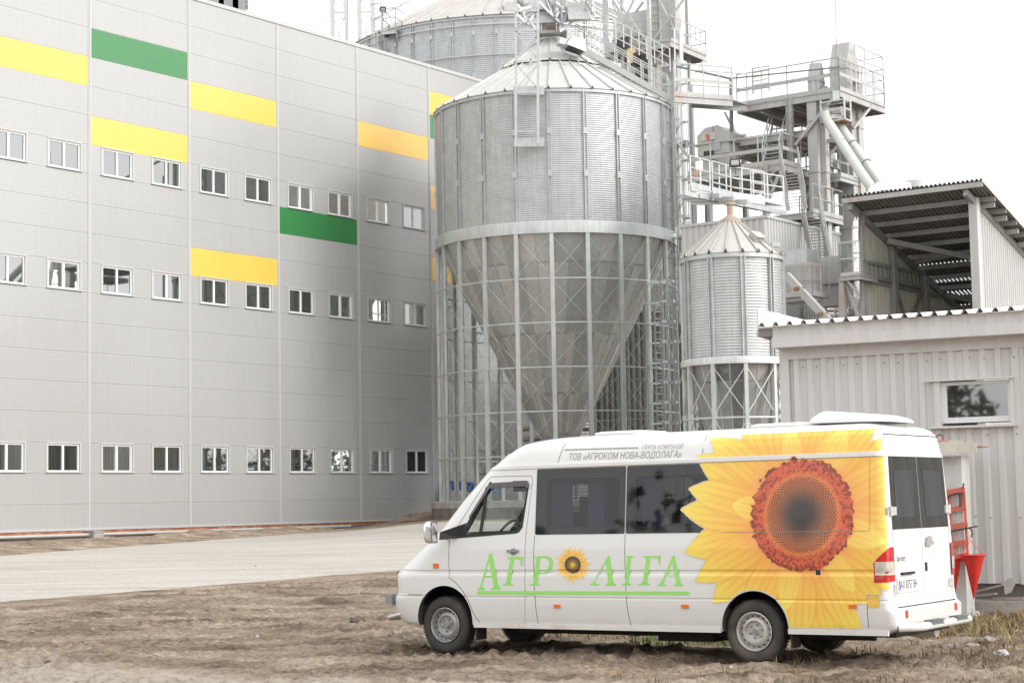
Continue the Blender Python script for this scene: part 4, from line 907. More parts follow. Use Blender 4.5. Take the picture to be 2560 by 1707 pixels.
# dull machinery and ducts below that platform, behind the roof stair
um = empty('conveyor_housing', at(qQ(700, 1150), 105), 'grey conveyor housings under the platform behind the big silo', 'machine')
m = MB()
for x, y, w_, h__ in ((640, 1150, 1.1, 2.2), (830, 1330, 1.0, 1.2), (1010, 1320, .9, 3.0), (700, 1000, 1.8, .5), (330, 900, 1.2, .6)): m.box(at(qQ(x, y), 106), w_, 1.2, h__, (G1, G2, (0, 0, 1)))
m.each('housing', LEG, um)
m = MB()
for x, y in ((760, 1110), (760, 1370), (560, 1100), (420, 800)): m.box(at(qQ(x, y), 105), .8, .1, .7, (G1, G2, (0, 0, 1)))
m.each('opening', DARK, um)
m = MB(); m.box(at(qQ(570, 1030), 105), .5, .3, .9); m.build('rusty_box', mat('tan_box', (.55, .42, .26), .7, var=.2), um)

# truss gallery crossing above the silo top
tg = empty('conveyor_gallery', at(qP(1000, 300), 91.4), 'galvanised truss conveyor gallery running over the top of the big silo', 'gallery')
gp = lambda x, y, Y=91.0: at(qP(x, y), Y)
m = MB()
for y, Y in ((345, 90.8), (335, 93.1)): m.ibar(gp(775, y + 5, Y), gp(1700, y - 45, Y), .16, .48, .03)
m.ibar(gp(560, 232, 91.5), gp(1000, 205, 91.5), .14, .42, .03); m.ibar(gp(1290, 140, 91.3), gp(1640, 110, 91.3), .14, .36, .03)
for a_, b_ in (((780, 40), (1190, 440)), ((910, -20), (1060, 330)), ((1090, 320), (1200, 120)), ((1210, 440), (1300, 260)), ((1200, -20), (1205, 440)), ((1080, 0), (1070, 300)), ((920, 0), (950, 250)), ((980, 0), (1060, 250)), ((1090, 50), (1420, 280)), ((1170, 580), (1420, 390)), ((340, 240), (575, 450)), ((575, 450), (690, 270)), ((390, 90), (560, 380)), ((600, 380), (730, 560)), ((430, 180), (640, 130)), ((1290, 110), (1330, 260)), ((1640, 150), (1740, 350))):
    m.bar(gp(*a_, 90.3), gp(*b_, 90.6), .11, .13)
m.each('truss', GALV, tg)
m = MB(); 
m.prism([gp(1290, 150, 90.7), gp(1650, 120, 90.7), gp(1740, 350, 89.9), gp(1330, 365, 89.9)], [0, 0, .06]); m.prism([gp(340, 60, 92.0), gp(1240, 40, 92.0), gp(1290, 150, 91.1), gp(420, 200, 91.3)], [0, 0, .5]); m.build('floor', GALV2, tg)
m = MB(); railing(m, [gp(1290, 110, 90.7), gp(1650, 80, 90.7), gp(1800, 330, 89.9)], 1.6, (1.0, .66, .33), .14, .7, .045); m.build('railing', GALV, tg)
m = MB(); m.box(gp(1000, 470, 91.8), .55, .6, .75); m.tube(gp(990, 560, 91.8), gp(990, 640, 91.8), .25, 14); m.build('drive', mat('brown_drive', (.28, .22, .17), .8, var=.4, scale=5), tg)
m = MB()
for x in (860, 890, 1140): m.bar(gp(x, 390, 91.1), gp(x - 5, 590, 91.1), .10)
m.bar(gp(775, 612, 90.9), gp(1205, 598, 90.9), .5, .14); m.tube(gp(860, 655, 91.5), gp(1150, 650, 91.5), .07, 8); m.box(gp(1010, 640, 92.0), 1.6, 1.2, .12); m.each('support', STEELD, tg)
m = MB()
for i, (x, y) in enumerate(((480, 20), (560, 90), (430, -20))): m.tube(gp(x - 60, y, 91.3), gp(x + 40, y - 10, 91.3), .25, 12)
m.tube(gp(1750, 380, 91.5), gp(1760, -60, 91.5), .10, 8); m.build('duct', GALV2, tg)
# roof stair with double railings down the right edge of the cone
rst = empty('roof_stair', at(qC(1180, 760), 90.6), 'white roof stair with double railings down the cone of the big silo', 'stair')
SA = cone_pt(SILO_C, 1.36, 24.87, R(66)); SB = cone_pt(SILO_C, SR + .05, 21.8, R(72)); sd_ = np.array([.2, .98, 0]) * .8
m = MB()
for s_ in (0, 1): m.bar(SA + sd_ * s_, SB + sd_ * s_, .06, .28)
for i in range(1, 18): c = SA + (SB - SA) * i / 18; m.prism([c + [0, 0, -.05], c + [.22, 0, -.05], c + sd_ + [.22, 0, -.05], c + sd_ + [0, 0, -.05]], [0, 0, .04])
m.build('flight', STEELW, rst)
m = MB()
for s_ in (0, 1):
    a_, b_ = SA + sd_ * s_, SB + sd_ * s_
    for dz in (.5, 1.0, 1.12): m.bar(a_ + [0, 0, dz], b_ + [0, 0, dz], .05)
    for i in range(8): c = a_ + (b_ - a_) * i / 7; m.bar(c, c + [0, 0, 1.12], .05)
# a second run of railings climbing behind it
a_, b_ = at(qC(840, 300), 93.8), at(qC(1730, 760), 93.8)
for dz in (0, .45, .9): m.bar(a_ + [0, 0, dz], b_ + [0, 0, dz], .05)
for i in range(11): c = a_ + (b_ - a_) * i / 10; m.bar(c - [0, 0, .3], c + [0, 0, .95], .05)
m.build('railing', STEELW, rst)
# caged ladders on the big silo
def caged(label, px, yt, yb, Y):
    top, bot = at((px, yt), Y), at((px, yb), Y); x0, y0 = at((px, (yt + yb) / 2), Y)[:2]; e = empty('caged_ladder', (x0, y0, bot[2]), label, 'ladder', 'caged ladders on the big silo')
    zb, zt = bot[2], top[2]; m = MB(); r_ = MB()
    for s_ in (-.15, .15): m.bar([x0 + s_, y0 - s_ * .6, zb], [x0 + s_, y0 - s_ * .6, zt - .6], .055)
    z = zb + .2
    while z < zt - .8: m.bar([x0 - .15, y0 + .09, z], [x0 + .15, y0 - .09, z], .04); z += .33
    m.build('ladder', GALV, e)
    c = MB(); z = zt; an = np.linspace(-2.3, 1.5, 12); cx_, cy_ = x0 + .38, y0 - .18; P = lambda a, z: np.array([cx_ + .44 * math.cos(a), cy_ + .44 * math.sin(a), z])
    while z > zb + .5:
        for a0, a1 in zip(an[:-1], an[1:]): c.bar(P(a0, z), P(a1, z), .014, .13)
        c.bar([x0 - .55, y0 + .25, z - .02], [x0 + .05, y0, z - .02], .05, .09); z -= .97
    for a in np.linspace(-2.2, 1.2, 6): c.bar(P(a, zb + .6), P(a, zt), .03)
    c.build('cage', GALV, e); return e, x0, y0, zb, zt
cgl, LX, LY, zB_, zT = caged('upper caged ladder running from the roof edge of the big silo past its ring beam', 1684, 162, 806, 89.9)
caged('lower caged ladder standing before the legs of the big silo near the small silo', 1649, 706, 1150, 87.5)
m = MB()
for pz, w_ in ((zB_, 1.0), (zT - 4.0, .75), (zT - 8.7, .6)):
    m.prism([[LX + .1, LY - .1, pz], [LX + .1 + w_, LY - .4, pz], [LX + .2 + w_, LY + .6, pz], [LX + .2, LY + .8, pz]], [0, 0, -.08]); m.bar([LX + w_, LY - .3, pz - .1], [LX + .1, LY, pz - 1.0], .06)
m.each('landing', GALV2, cgl)
m = MB(); railing(m, [np.array([LX + .1, LY - .1, zB_]), np.array([LX + 1.1, LY - .4, zB_]), np.array([LX + 1.2, LY + .6, zB_])], 1.2, (1.0, .6, .3), .1, .5, .04); m.build('railing', GALV, cgl)
zB = 1.3
m = MB()
for x, w_ in ((.62, .16), (.30, .06)): m.bar([LX + x, LY + .6, zB], [LX + x, LY + .6, zT + 2.0], w_)
for i in range(9): z = zT - .5 - i * 2.0; m.bar([LX + .62, LY + .55, z], [LX + .05, LY + .5, z - 1.6], .06)
m.build('mast', GALV, cgl)
# corrugated building under the tower (dryer house)
DF = Frame(at(qB(655, 250), 77.0), 54.0); dz_ = at(qB(655, 250), 77.0)[2]
dry = empty('dryer_house', DF.pt(0, 0, 1), 'white corrugated dryer house standing behind the small silo', 'building')
def corr(mb, p, q, z0, z1_, n, d=.045, nz=None):
    p = np.array(p, float); q = np.array(q, float); t = q - p; L = np.linalg.norm(t); t /= L; nrm = np.array([t[1], -t[0], 0]) if nz is None else np.array(nz, float)
    k = int(round(L / n)); rows0 = []; rows1 = []
    for i in range(k):
        for f, o in ((0, 0), (.28, 0), (.40, 1), (.82, 1), (.94, 0)):
            x = (i + f) / k * L; rows0.append(p + t * x + nrm * d * o)
    rows0.append(q)
    zb = z0 if not callable(z0) else None
    mb.grid([[np.array([a[0], a[1], z0]) for a in rows0], [np.array([a[0], a[1], z1_(np.dot(a - p, t)) if callable(z1_) else z1_]) for a in rows0]])
m = MB(); corr(m, DF.pt(4.2, 0, 0)[:3], DF.pt(0, 0, 0), 1, dz_, .30, .06); corr(m, DF.pt(0, 0, 0), DF.pt(0, 9.5, 0), 1, lambda s_: dz_ - .12 * s_ * 0, .26, .06); m.build('wall', SHEETW, dry)
m = MB(); m.prism([DF.pt(4.3, -.1, dz_), DF.pt(-.1, -.1, dz_), DF.pt(-.1, 9.6, dz_), DF.pt(4.3, 9.6, dz_)], [0, 0, .12]); m.build('roof', TRIM, dry)
gb = empty('gearbox_housing', at(qB(850, 600), 75.5), 'pale grey box cabin with a little railing beside the lower stair', 'cabin')
m = MB(); c = at(qB(848, 530), 75.6); m.box(c, 1.25, 1.0, 1.2, (E1, E2, (0, 0, 1))); m.build('upper_box', GALV, gb)
m = MB(); c2_ = at(qB(858, 640), 75.5); m.box(c2_, 1.5, 1.1, 1.55, (E1, E2, (0, 0, 1))); m.build('lower_box', STEEL, gb)
m = MB(); q = at(qB(858, 715), 75.5); m.box(q, 1.9, 1.5, .18, (E1, E2, (0, 0, 1))); railing(m, [q + E1 * .95 - E2 * .75, q - E1 * .95 - E2 * .75, q - E1 * .95 + E2 * .75], 1.2, (1.0, .5), .1, .6, .04); m.build('deck', STEEL, gb)
cv = empty('inclined_conveyor', at(qB(1020, 850), 72), 'slim grey inclined conveyor tube slanting down to the shed roof, with rusty clamps', 'conveyor')
m = MB(); m.bar(at(qB(775, 590), 73.5), at(qB(1045, 880), 72), .22, .30); m.build('tube', LEG, cv); m = MB()
for k in (.28, .8): q = at(qB(775, 590), 73.5) * (1 - k) + at(qB(1045, 880), 72) * k; m.box(q, .4, .3, .12)
m.build('flange', RUST, cv)
# ------------------------------------------------------------------ metal shed on the right
MF = Frame((3.9, 26.4, 0), 62.0)
hitF = lambda x, y, b=0.0: MF.hit(qF(x, y), b)
locF = lambda x, y, b=0.0: MF.loc(hitF(x, y, b))
shed = empty('metal_shed', (3.9, 26.4, 0.3), 'pale ribbed sheet metal shed with one small window, nearest the van', 'building')
RT = -MF.a                                     # to the right along the front
aR = -9.0
zw0 = .52; zfb = locF(340, 430, -.30)[2]; zft = locF(242, 255, -.30)[2]
wL, wR_ = locF(1605, 900, 0)[0], locF(2262, 900, 0)[0]; wT, wB = locF(1930, 705, 0)[2], locF(1930, 1085, 0)[2]
m = MB()
corr(m, MF.pt(0, 0, 0), MF.pt(wL, 0, 0), zw0, zfb + .05, .2, -.035, -MF.b); corr(m, MF.pt(wL, 0, 0), MF.pt(wR_, 0, 0), zw0, wB, .2, -.035, -MF.b)
corr(m, MF.pt(wL, 0, 0), MF.pt(wR_, 0, 0), wT, zfb + .05, .2, -.035, -MF.b); corr(m, MF.pt(wR_ - .1, 0, 0), MF.pt(aR, 0, 0), zw0, zfb + .05, .2, -.035, -MF.b)
corr(m, MF.pt(0, 5.5, 0), MF.pt(0, 0, 0), zw0, zfb + .05, .2, -.03, MF.a); m.build('wall', SHEET, shed)
m = MB()
def mbx(mb, a0, a1, b0, b1, z0, z1_): mb.hexa([MF.pt(a0, b0, z0), MF.pt(a1, b0, z0), MF.pt(a1, b1, z0), MF.pt(a0, b1, z0)], [MF.pt(a0, b0, z1_), MF.pt(a1, b0, z1_), MF.pt(a1, b1, z1_), MF.pt(a0, b1, z1_)])
mbx(m, .02, -.12, -.015, .01, zw0 - .01, zfb + .1); mbx(m, .02, .005, -.012, .14, zw0 - .01, zfb + .1); mbx(m, wR_ - .01, wR_ - .10, -.02, .01, zw0 - .01, zfb - .12)
mbx(m, -.02, aR, -.022, .012, zfb - .16, zfb + .04); m.build('corner_trim', SHEET, shed)
fa_ = locF(242, 360, -.30)[0]
m = MB(); corr(m, MF.pt(fa_, -.30, 0), MF.pt(aR, -.30, 0), zfb + .14, zft, .235, -.014, -MF.b); m.build('fascia', SHEET, shed)
m = MB(); mbx(m, fa_ + .01, aR, -.318, -.29, zfb, zfb + .15); mbx(m, fa_, aR, -.29, 0, zfb - .002, zfb + .012); m.build('fascia_edge', SHEET, shed)
fl = locF(105, 300, -.05)
m = MB(); mbx(m, fl[0], fa_ - .02, -.06, -.03, locF(105, 345, -.05)[2], zft - .02); mbx(m, fl[0], fl[0] - .03, -.03, 5.6, locF(105, 345, -.05)[2], zft + .3); m.build('eave_board', SHEET, shed)
# roof: ribbed sheet pitched towards the front, its ends open
m = MB(); ra = locF(62, 255, -.42)[0]; rz = locF(1200, 192, -.42)[2]; sl = math.tan(R(5.6)); n = int((ra - aR) / .2085); r0 = []; 
for i in range(n + 1):
    a0 = ra - i * .2085
    for f, h in ((0, .0), (.50, 0), (.66, .055), (.84, .055), (1.0 - .001, 0)): r0.append((a0 - f * .2085, h))
zr = zft - .005
m.grid([[MF.pt(a, b_, zr + h + sl * (b_ + .42)) for a, h in r0] for b_ in (-.42, 1, 3, 5.8)])
m.build('roof', mat('white_roof_sheet', (.78, .77, .76), .4, var=.03), shed)
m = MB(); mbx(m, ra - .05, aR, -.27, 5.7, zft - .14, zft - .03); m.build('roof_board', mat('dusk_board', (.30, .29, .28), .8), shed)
m = MB()
for k, zz in enumerate((zfb - .28, (zfb + zw0) / 2 + .35, zw0 + .9)):
    for i in range(44):
        a = -.1 - i * .2 - .045
        if wR_ - .1 < a < wL + .05 and wB - .05 < zz < wT + .1: continue
        if (i * 7 + k * 3) % 3 == 0: continue
        m.tube(MF.pt(a, -.037, zz + .02 * math.sin(i * 3.1)), MF.pt(a, -.046, zz + .02 * math.sin(i * 3.1)), .013, 6)
m.build('screws', STEELD, shed)['kind'] = 'stuff'
win = MB(); fa, fb = locF(1655, 900, 0)[0], locF(2243, 900, 0)[0]; f0, f1 = locF(1900, 1060, 0)[2], locF(1900, 715, 0)[2]; t = .075
for a0, a1, z0, z1_ in ((fa, fb, f0, f0 + t), (fa, fb, f1 - t * .6, f1), (fa, fa - t, f0 + t, f1 - t * .6), (fb + t * .6, fb, f0 + t, f1 - t * .6)): mbx(win, a0, a1, .02, .09, z0, z1_)
wo = win.build('window', PVC, shed)
m = MB(); m.add([MF.pt(fa - t, .05, f0 + t), MF.pt(fb + t * .6, .05, f0 + t), MF.pt(fb + t * .6, .05, f1 - t * .6), MF.pt(fa - t, .05, f1 - t * .6)], [[0, 1, 2, 3]]); m.build('pane', GLW, wo)
m = MB(); mbx(m, fa, wL, -.045, .09, wB, wT); mbx(m, fb, wR_ - .02, -.05, .06, wB, wT); mbx(m, wL + .10, wR_ - .03, -.09, .06, wT, wT + .025); mbx(m, wL + .08, wR_ - .05, -.10, .06, wB - .03, wB); m.build('trim', SHEET, wo)
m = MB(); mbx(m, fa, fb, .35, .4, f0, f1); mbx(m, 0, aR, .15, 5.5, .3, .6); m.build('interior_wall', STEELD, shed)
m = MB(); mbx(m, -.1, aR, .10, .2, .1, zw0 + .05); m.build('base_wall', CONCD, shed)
m = MB(); mbx(m, .3, aR, -.42, .12, -.2, .305); o = m.build('concrete_kerb', CONC, None, loc=MF.pt(-2, -.2, .1)); tag(o, 'long low concrete ledge along the foot of the metal shed', 'ledge')
random.seed(3)
for i, (x0, y0, x1, y1, lab) in enumerate(((1830, 685, 2160, 600, 'grey weathered board leaning at the shed base by the broken sheet'), (1830, 715, 2080, 690, 'thin brown board lying low under the shed wall'), (2050, 735, 2352, 735, 'flat grey board lying on the ledge beyond the broken sheet'))):
    p, q = MF.hit(qL(x0, y0), -.12), MF.hit(qL(x1, y1), -.2); m = MB(); m.bar(p, q, .10, .028); o = m.build('board', mat('weathered_wood', (.34, .29, .24), .9, var=.25, scale=5), None, loc=(p + q) / 2); tag(o, lab, 'board')
m = MB(); P = [(2150, 590), (2185, 545), (2240, 535), (2262, 600), (2225, 680), (2165, 700)]; m.prism([MF.hit(qL(*p), -.20) for p in P], MF.b * .02); o = m.build('broken_sheet', mat('asbestos_sheet', (.46, .44, .41), .9, var=.15, scale=6), None, loc=MF.hit(qL(2200, 620), -.2)); tag(o, 'broken pale grey roofing sheet propped against the shed base', 'sheet')

# fire point standing between the van and the shed
FB = -.95
hk = lambda x, y, b=FB: MF.hit((1960 + x / 3.92, 1020 + y / 3.92), b)
lk = lambda x, y, b=FB: MF.loc(hk(x, y, b))
fs = empty('fire_point_box', hk(1640, 1700) * np.array([1, 1, 0]) + np.array([0, 0, .2]), 'pale grey upright fire point cabinet with a rusty gabled hood, behind the van', 'cabinet')
aB0 = lk(1440, 900)[0]; aB1 = lk(1752, 900)[0]; zt_ = lk(1650, 470)[2]; zb_ = lk(1800, 1990)[2] - .02
m = MB(); mbx(m, aB0, aB1, FB, FB + .42, zb_, zt_); m.build('body', mat('cabinet_paint', (.62, .615, .60), .55, var=.06, scale=2, streak=.08, dirt=(.40, .30, .2), dirtamt=.4, dscale=2.5), fs)
m = MB(); mbx(m, aB0 - .03, aB1 + .07, FB - .012, FB, lk(1650, 1500)[2], lk(1650, 560)[2]); mbx(m, aB0 - .03, aB1 + .05, FB - .01, FB, lk(1650, 540)[2] , lk(1650, 500)[2]); m.build('door', mat('cabinet_door', (.58, .58, .565), .5, var=.06, scale=2, dirt=(.42, .30, .18), dirtamt=.5, dscale=3), fs)
m = MB(); pk = lk(1700, 312)[0]; fr_ = [(aB0 + .12, lk(1700, 480)[2]), (aB0 + .12, lk(1700, 385)[2]), (pk, lk(1700, 310)[2]), (lk(1925, 380)[0], lk(1925, 345)[2]), (lk(1925, 380)[0], lk(1925, 432)[2]), (lk(1800, 450)[0], lk(1800, 440)[2])]
m.prism([MF.pt(a, FB - .22, z) for a, z in fr_], MF.b * .02); m.build('hood_front', mat('hood_paint', (.62, .58, .51), .6, var=.1, scale=3, dirt=(.42, .22, .10), dirtamt=.7, dscale=4), fs)
m = MB(); m.prism([MF.pt(aB0 + .12, FB - .19, fr_[1][1]), MF.pt(pk, FB - .19, fr_[2][1] - .004), MF.pt(aB0 + .12, FB + .1, fr_[2][1] + .01)], MF.b * .03); m.prism([MF.pt(aB0 + .12, FB - .2, fr_[1][1]), MF.pt(fr_[3][0], FB - .2, fr_[1][1]), MF.pt(fr_[3][0], FB + .5, fr_[1][1]), MF.pt(aB0 + .12, FB + .5, fr_[1][1])], [0, 0, .012]); m.build('hood_roof', mat('rusty_hood', (.42, .19, .12), .7, var=.2, scale=4), fs)
m = MB(); q = hk(1527, 312, FB + .1); m.path([q + MF.a * .045, q + MF.a * .045 + [0, 0, .055], q + [0, 0, .075], q - MF.a * .045 + [0, 0, .055], q - MF.a * .045], .012, 6); m.build('lifting_eye', RUST, fs)
rk = empty('red_rack', hk(1700, 1400, FB - .05), 'faded red ladder-like rack hanging on the fire point cabinet', 'rack')
m = MB(); B2 = FB - .05
for (x0, y0), (x1, y1) in (((1612, 805), (1652, 1560)), ((1762, 790), (1800, 1440))): m.bar(hk(x0, y0, B2), hk(x1, y1, B2), .035, .03)
for x0, x1, y0, y1 in ((1585, 1770, 825, 795), (1605, 1785, 1000, 970), (1625, 1800, 1165, 1135), (1632, 1808, 1335, 1305)): m.bar(hk(x0, y0, B2 - .02), hk(x1, y1, B2 - .02), .02, .065, up=(0, 0, 1))
m.prism([hk(x, y, B2 - .01) for x, y in ((1728, 790), (1772, 780), (1785, 985), (1732, 985))], MF.b * .015); m.build('frame', CORAL, rk)
hp_ = empty('hook_pole', hk(1760, 1180, FB - .1), 'thin dark hooked pole lying across the red rack', 'pole'); m = MB()
m.path([hk(1610, 1212, FB - .1), hk(1780, 1178, FB - .1), hk(1895, 1155, FB - .1)], .011, 6); m.path([hk(1815, 1172, FB - .1), hk(1838, 1190, FB - .1), hk(1845, 1225, FB - .1), hk(1835, 1262, FB - .1)], .010, 6); m.build('pole', DARK, hp_)
m = MB(); m.path([hk(1600, 880, FB - .1), hk(1640, 850, FB - .1), hk(1700, 835, FB - .1), hk(1745, 840, FB - .1)], .012, 6); m.path([hk(1715, 825, FB - .1), hk(1725, 880, FB - .1), hk(1725, 965, FB - .1)], .012, 6); m.path([hk(1752, 785, FB - .08), hk(1762, 735, FB - .08)], .01, 6); o = m.build('fire_hook', DARK, None, loc=hk(1680, 850, FB - .1)); tag(o, 'small dark bent hook hanging at the top of the red rack', 'hook')
def cone_bucket(label, xl, xr, yt, xa, ya, b):
    e = empty('cone_bucket', hk(xa, ya, b), label, 'bucket', 'red conical fire buckets'); pl, pr_, ap = hk(xl, yt, b), hk(xr, yt, b), hk(xa, ya, b)
    c = (pl + pr_) / 2; rad = np.linalg.norm(pr_ - pl) / 2; n = 28; m = MB()
    rows = [[c + (ap - c) * s_ + rad * (1 - s_) * (MF.a * math.cos(2 * PI * i / n) + MF.b * math.sin(2 * PI * i / n)) for i in range(n)] for s_ in (0, .04, .3, .6, .9, .985)]
    m.grid(rows, True); m.add(rows[-1], [list(range(n))]); m.build('body', RED, e, smooth=True, angle=60)
    m = MB(); m.path([c + rad * 1.02 * (MF.a * math.cos(2 * PI * i / n) + MF.b * math.sin(2 * PI * i / n)) for i in range(n)], .012, 6, True); m.build('rim', RED, e)
    m = MB(); m.path([c + MF.a * rad, c + MF.a * rad * .85 + [0, 0, .10], c + MF.a * rad * .75 + [0, 0, .27] + MF.b * .04, c - MF.a * rad * .1 + [0, 0, .12], c - MF.a * rad], .007, 5); m.build('handle', CORAL, e)
cone_bucket('bright red cone-shaped bucket hanging in full view clear of the van', 1762, 1966, 1440, 1858, 1880, FB - .22)
cone_bucket('red cone-shaped bucket half hidden behind the back of the van', 1560, 1735, 1470, 1660, 1935, FB - .2)
m = MB(); m.bar(hk(1700, 1470, FB - .04), hk(1790, 1455, FB - .04), .03, .10); m.build('bucket_bar', RED, rk)
# sloping concrete edging and tin trough beside the cabinet
m = MB(); p0, p1 = MF.hit(qL(1560, 1005), -1.35), MF.hit(qL(1905, 895), -1.1); m.bar(p0, p1, .16, .10); o = m.build('edging_slab', mat('pale_edging', (.55, .53, .50), .8, var=.12, scale=3), None, loc=(p0 + p1) / 2); tag(o, 'pale broken edging slab on the grass behind the van', 'slab')
m = MB(); m.prism([MF.hit(qL(900, 1045), -1.9), MF.hit(qL(1580, 1010), -1.9), MF.hit(qL(1500, 1120), -1.9), MF.hit(qL(900, 1130), -1.9)], MF.b * .4); o = m.build('concrete_block', CONC, None, loc=MF.hit(qL(1200, 1100), -1.7)); tag(o, 'grey concrete block in the grass under the back of the van', 'block')

# ------------------------------------------------------------------ open-fronted high shed
OC = at(qE(1872, 500), 72.0); OF = Frame(OC, 54.0)
oh = lambda x, y, b=0.0: OF.hit(qE(x, y), b); ol = lambda x, y, b=0.0: OF.loc(oh(x, y, b))
aL = ol(748, 600)[0]; zR = ol(1870, 215)[2]; zL = ol(735, 400)[2]
P_ = OF.hita(qE(1300, 860), aL); bb_, zz_ = OF.loc(P_)[1:]; P2 = OF.hita(qE(770, 350), aL); b0_, z0_ = OF.loc(P2)[1:]
SL = (zz_ - z0_) / (bb_ - b0_); zF = z0_ - SL * b0_ - .30           # rafter underside: z = zF + SL*b
osd = empty('open_shed', OF.pt(aL / 2, 3, 1), 'high open-fronted shed with a dark ribbed lean-to roof carrying two fan drums', 'building')
LEN = 19.0; OV = .75
zroof = lambda b_: zF + SL * b_
m = MB(); rows = []; n = int((aL + .28 + OV + .1) / .19); r0 = []
for i in range(n):
    a0 = aL + .28 - i * .19
    for f, h in ((0, 0), (.14, 0), (.32, .075), (.68, .075), (.86, 0)): r0.append((a0 - f * .19, h))
bs = [-1.05] + list(np.arange(0, LEN, .5)) + [LEN]
pr = MB()
V = [[OF.pt(a, b_, zroof(b_) + .34 + h) for a, h in r0] for b_ in bs]
nn_ = len(r0); vs = [q for r_ in V for q in r_]; fs_ = []
for i in range(len(bs) - 1):
    for k in range(nn_ - 1):
        if bs[i] > 5.5 and (k % 5 in (2,)) and int(bs[i] * 2) % 3 == 0: continue      # daylight gaps at the laps
        fs_.append([i * nn_ + k, i * nn_ + k + 1, (i + 1) * nn_ + k + 1, (i + 1) * nn_ + k])
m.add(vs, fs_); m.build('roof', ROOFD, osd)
def obar(mb, a0, b0, z0, a1, b1, z1_, w_, h_): mb.bar(OF.pt(a0, b0, z0), OF.pt(a1, b1, z1_), w_, h_)
for i, b_ in enumerate([-.95] + list(np.arange(.35, LEN, 1.12))):
    m = MB(); obar(m, aL + .30, b_, zroof(b_) + .23, -OV, b_, zroof(b_) + .23, .1, .2); m.build('purlin', STEEL if i == 0 else STEELD, osd)
for a_ in (aL, -.02):
    m = MB(); obar(m, a_, -.9, zroof(-.9), a_, LEN, zroof(LEN), .18, .26); m.build('rafter', STEELD, osd)
for k, b_ in enumerate((0, 2.9, 6.2, 9.6, 13)):
    m = MB(); q = OF.pt(aL - (.12 if k else 0), b_, 0); m.ibar([q[0], q[1], .8], [q[0], q[1], zroof(b_) - .05], .26 if k else .30, .28, .02, up=OF.b); m.build('column', STEEL if k == 0 else STEELD, osd)
m = MB(); corr(m, OF.pt(aL + .12, LEN, 0), OF.pt(aL + .12, .1, 0), .8, lambda s_: zroof(LEN - s_) + .12, .24, -.085, OF.a); m.build('left_wall', SHEETG, osd)
m = MB(); corr(m, OF.pt(0.0, .14, 0), OF.pt(0.0, LEN, 0), .8, lambda s_: zroof(.14 + s_) + .05, .24, .06, -OF.a); m.build('right_wall', SHEETW, osd)
m = MB(); q0 = OF.pt(.0, 0, 0); m.box([q0[0], q0[1], (zR + .8) / 2], .34, .34, zR - .8, (OF.a, OF.b, (0, 0, 1))); m.build('corner_post', SHEETW, osd)
m = MB()
for zz in (3.6, 5.2, 6.9, 8.8, 10.6):
    if zz < 1: continue
    b1 = min(LEN, (zz + .2 - zF) / SL); obar(m, aL - .03, .2, zz, aL - .03, b1, zz, .08, .14)
zg = ol(900, 955, 2)[2]
obar(m, aL - .1, .1, zg - .3, aL - .1, 6.2, zg - .3, .1, .14); obar(m, aL - .1, .1, zg + .3, aL - .1, 6.2, zg + .3, .1, .14)
for b_ in np.arange(.3, 6, .42): obar(m, aL - .1, b_, zg - .3, aL - .1, b_, zg + .3, .05, .05)
obar(m, aL - .1, 3, zg - .4, aL - .1, 6, zg - 4.3, .1, .1); m.each('girt', STEELD, osd)
m = MB(); obar(m, aL - .12, 6, zg - .3, aL - .12, 3, zg - 3.4, .1, .1); m.build('rusty_brace', mat('rusty_brace', (.30, .20, .13), .7, var=.2), osd)
m = MB(); q, r_ = OF.hita(qE(1010, 635), aL - .2), OF.pt(0, 5.6, 0); r_[2] = zroof(5.6) - .4
m.bar(q, r_, .16, .22); m.bar(OF.hita(qE(1290, 850), aL - .2), OF.pt(.1, 4.0, zroof(4.0) + .05), .14, .16); m.bar(OF.hita(qE(1600, 1165), aL - .2), OF.pt(0, 12, zroof(12) - .4), .16, .22); m.each('tie_beam', STEELD, osd)
m = MB()
for b_ in np.arange(.6, LEN, 1.25): obar(m, -.05, b_, zroof(b_) + .10, -.62, b_, zroof(b_) + .10, .1, .2)
m.each('outrigger', STEEL, osd)
m = MB(); m.prism([OF.pt(-OV - .02, -1.06, zroof(-1.06) + .28), OF.pt(-OV - .02, LEN, zroof(LEN) + .28), OF.pt(-OV - .02, LEN, zroof(LEN) + .44), OF.pt(-OV - .02, -1.06, zroof(-1.06) + .44)], -OF.a * .03); m.build('verge_trim', SHEET, osd)
bk = MB(); bk.prism([OF.pt(aL, LEN, .8), OF.pt(0, LEN, .8), OF.pt(0, LEN, zroof(LEN)), OF.pt(aL, LEN, zroof(LEN))], OF.b * .05); bk.build('back_wall', ROOFD, osd)
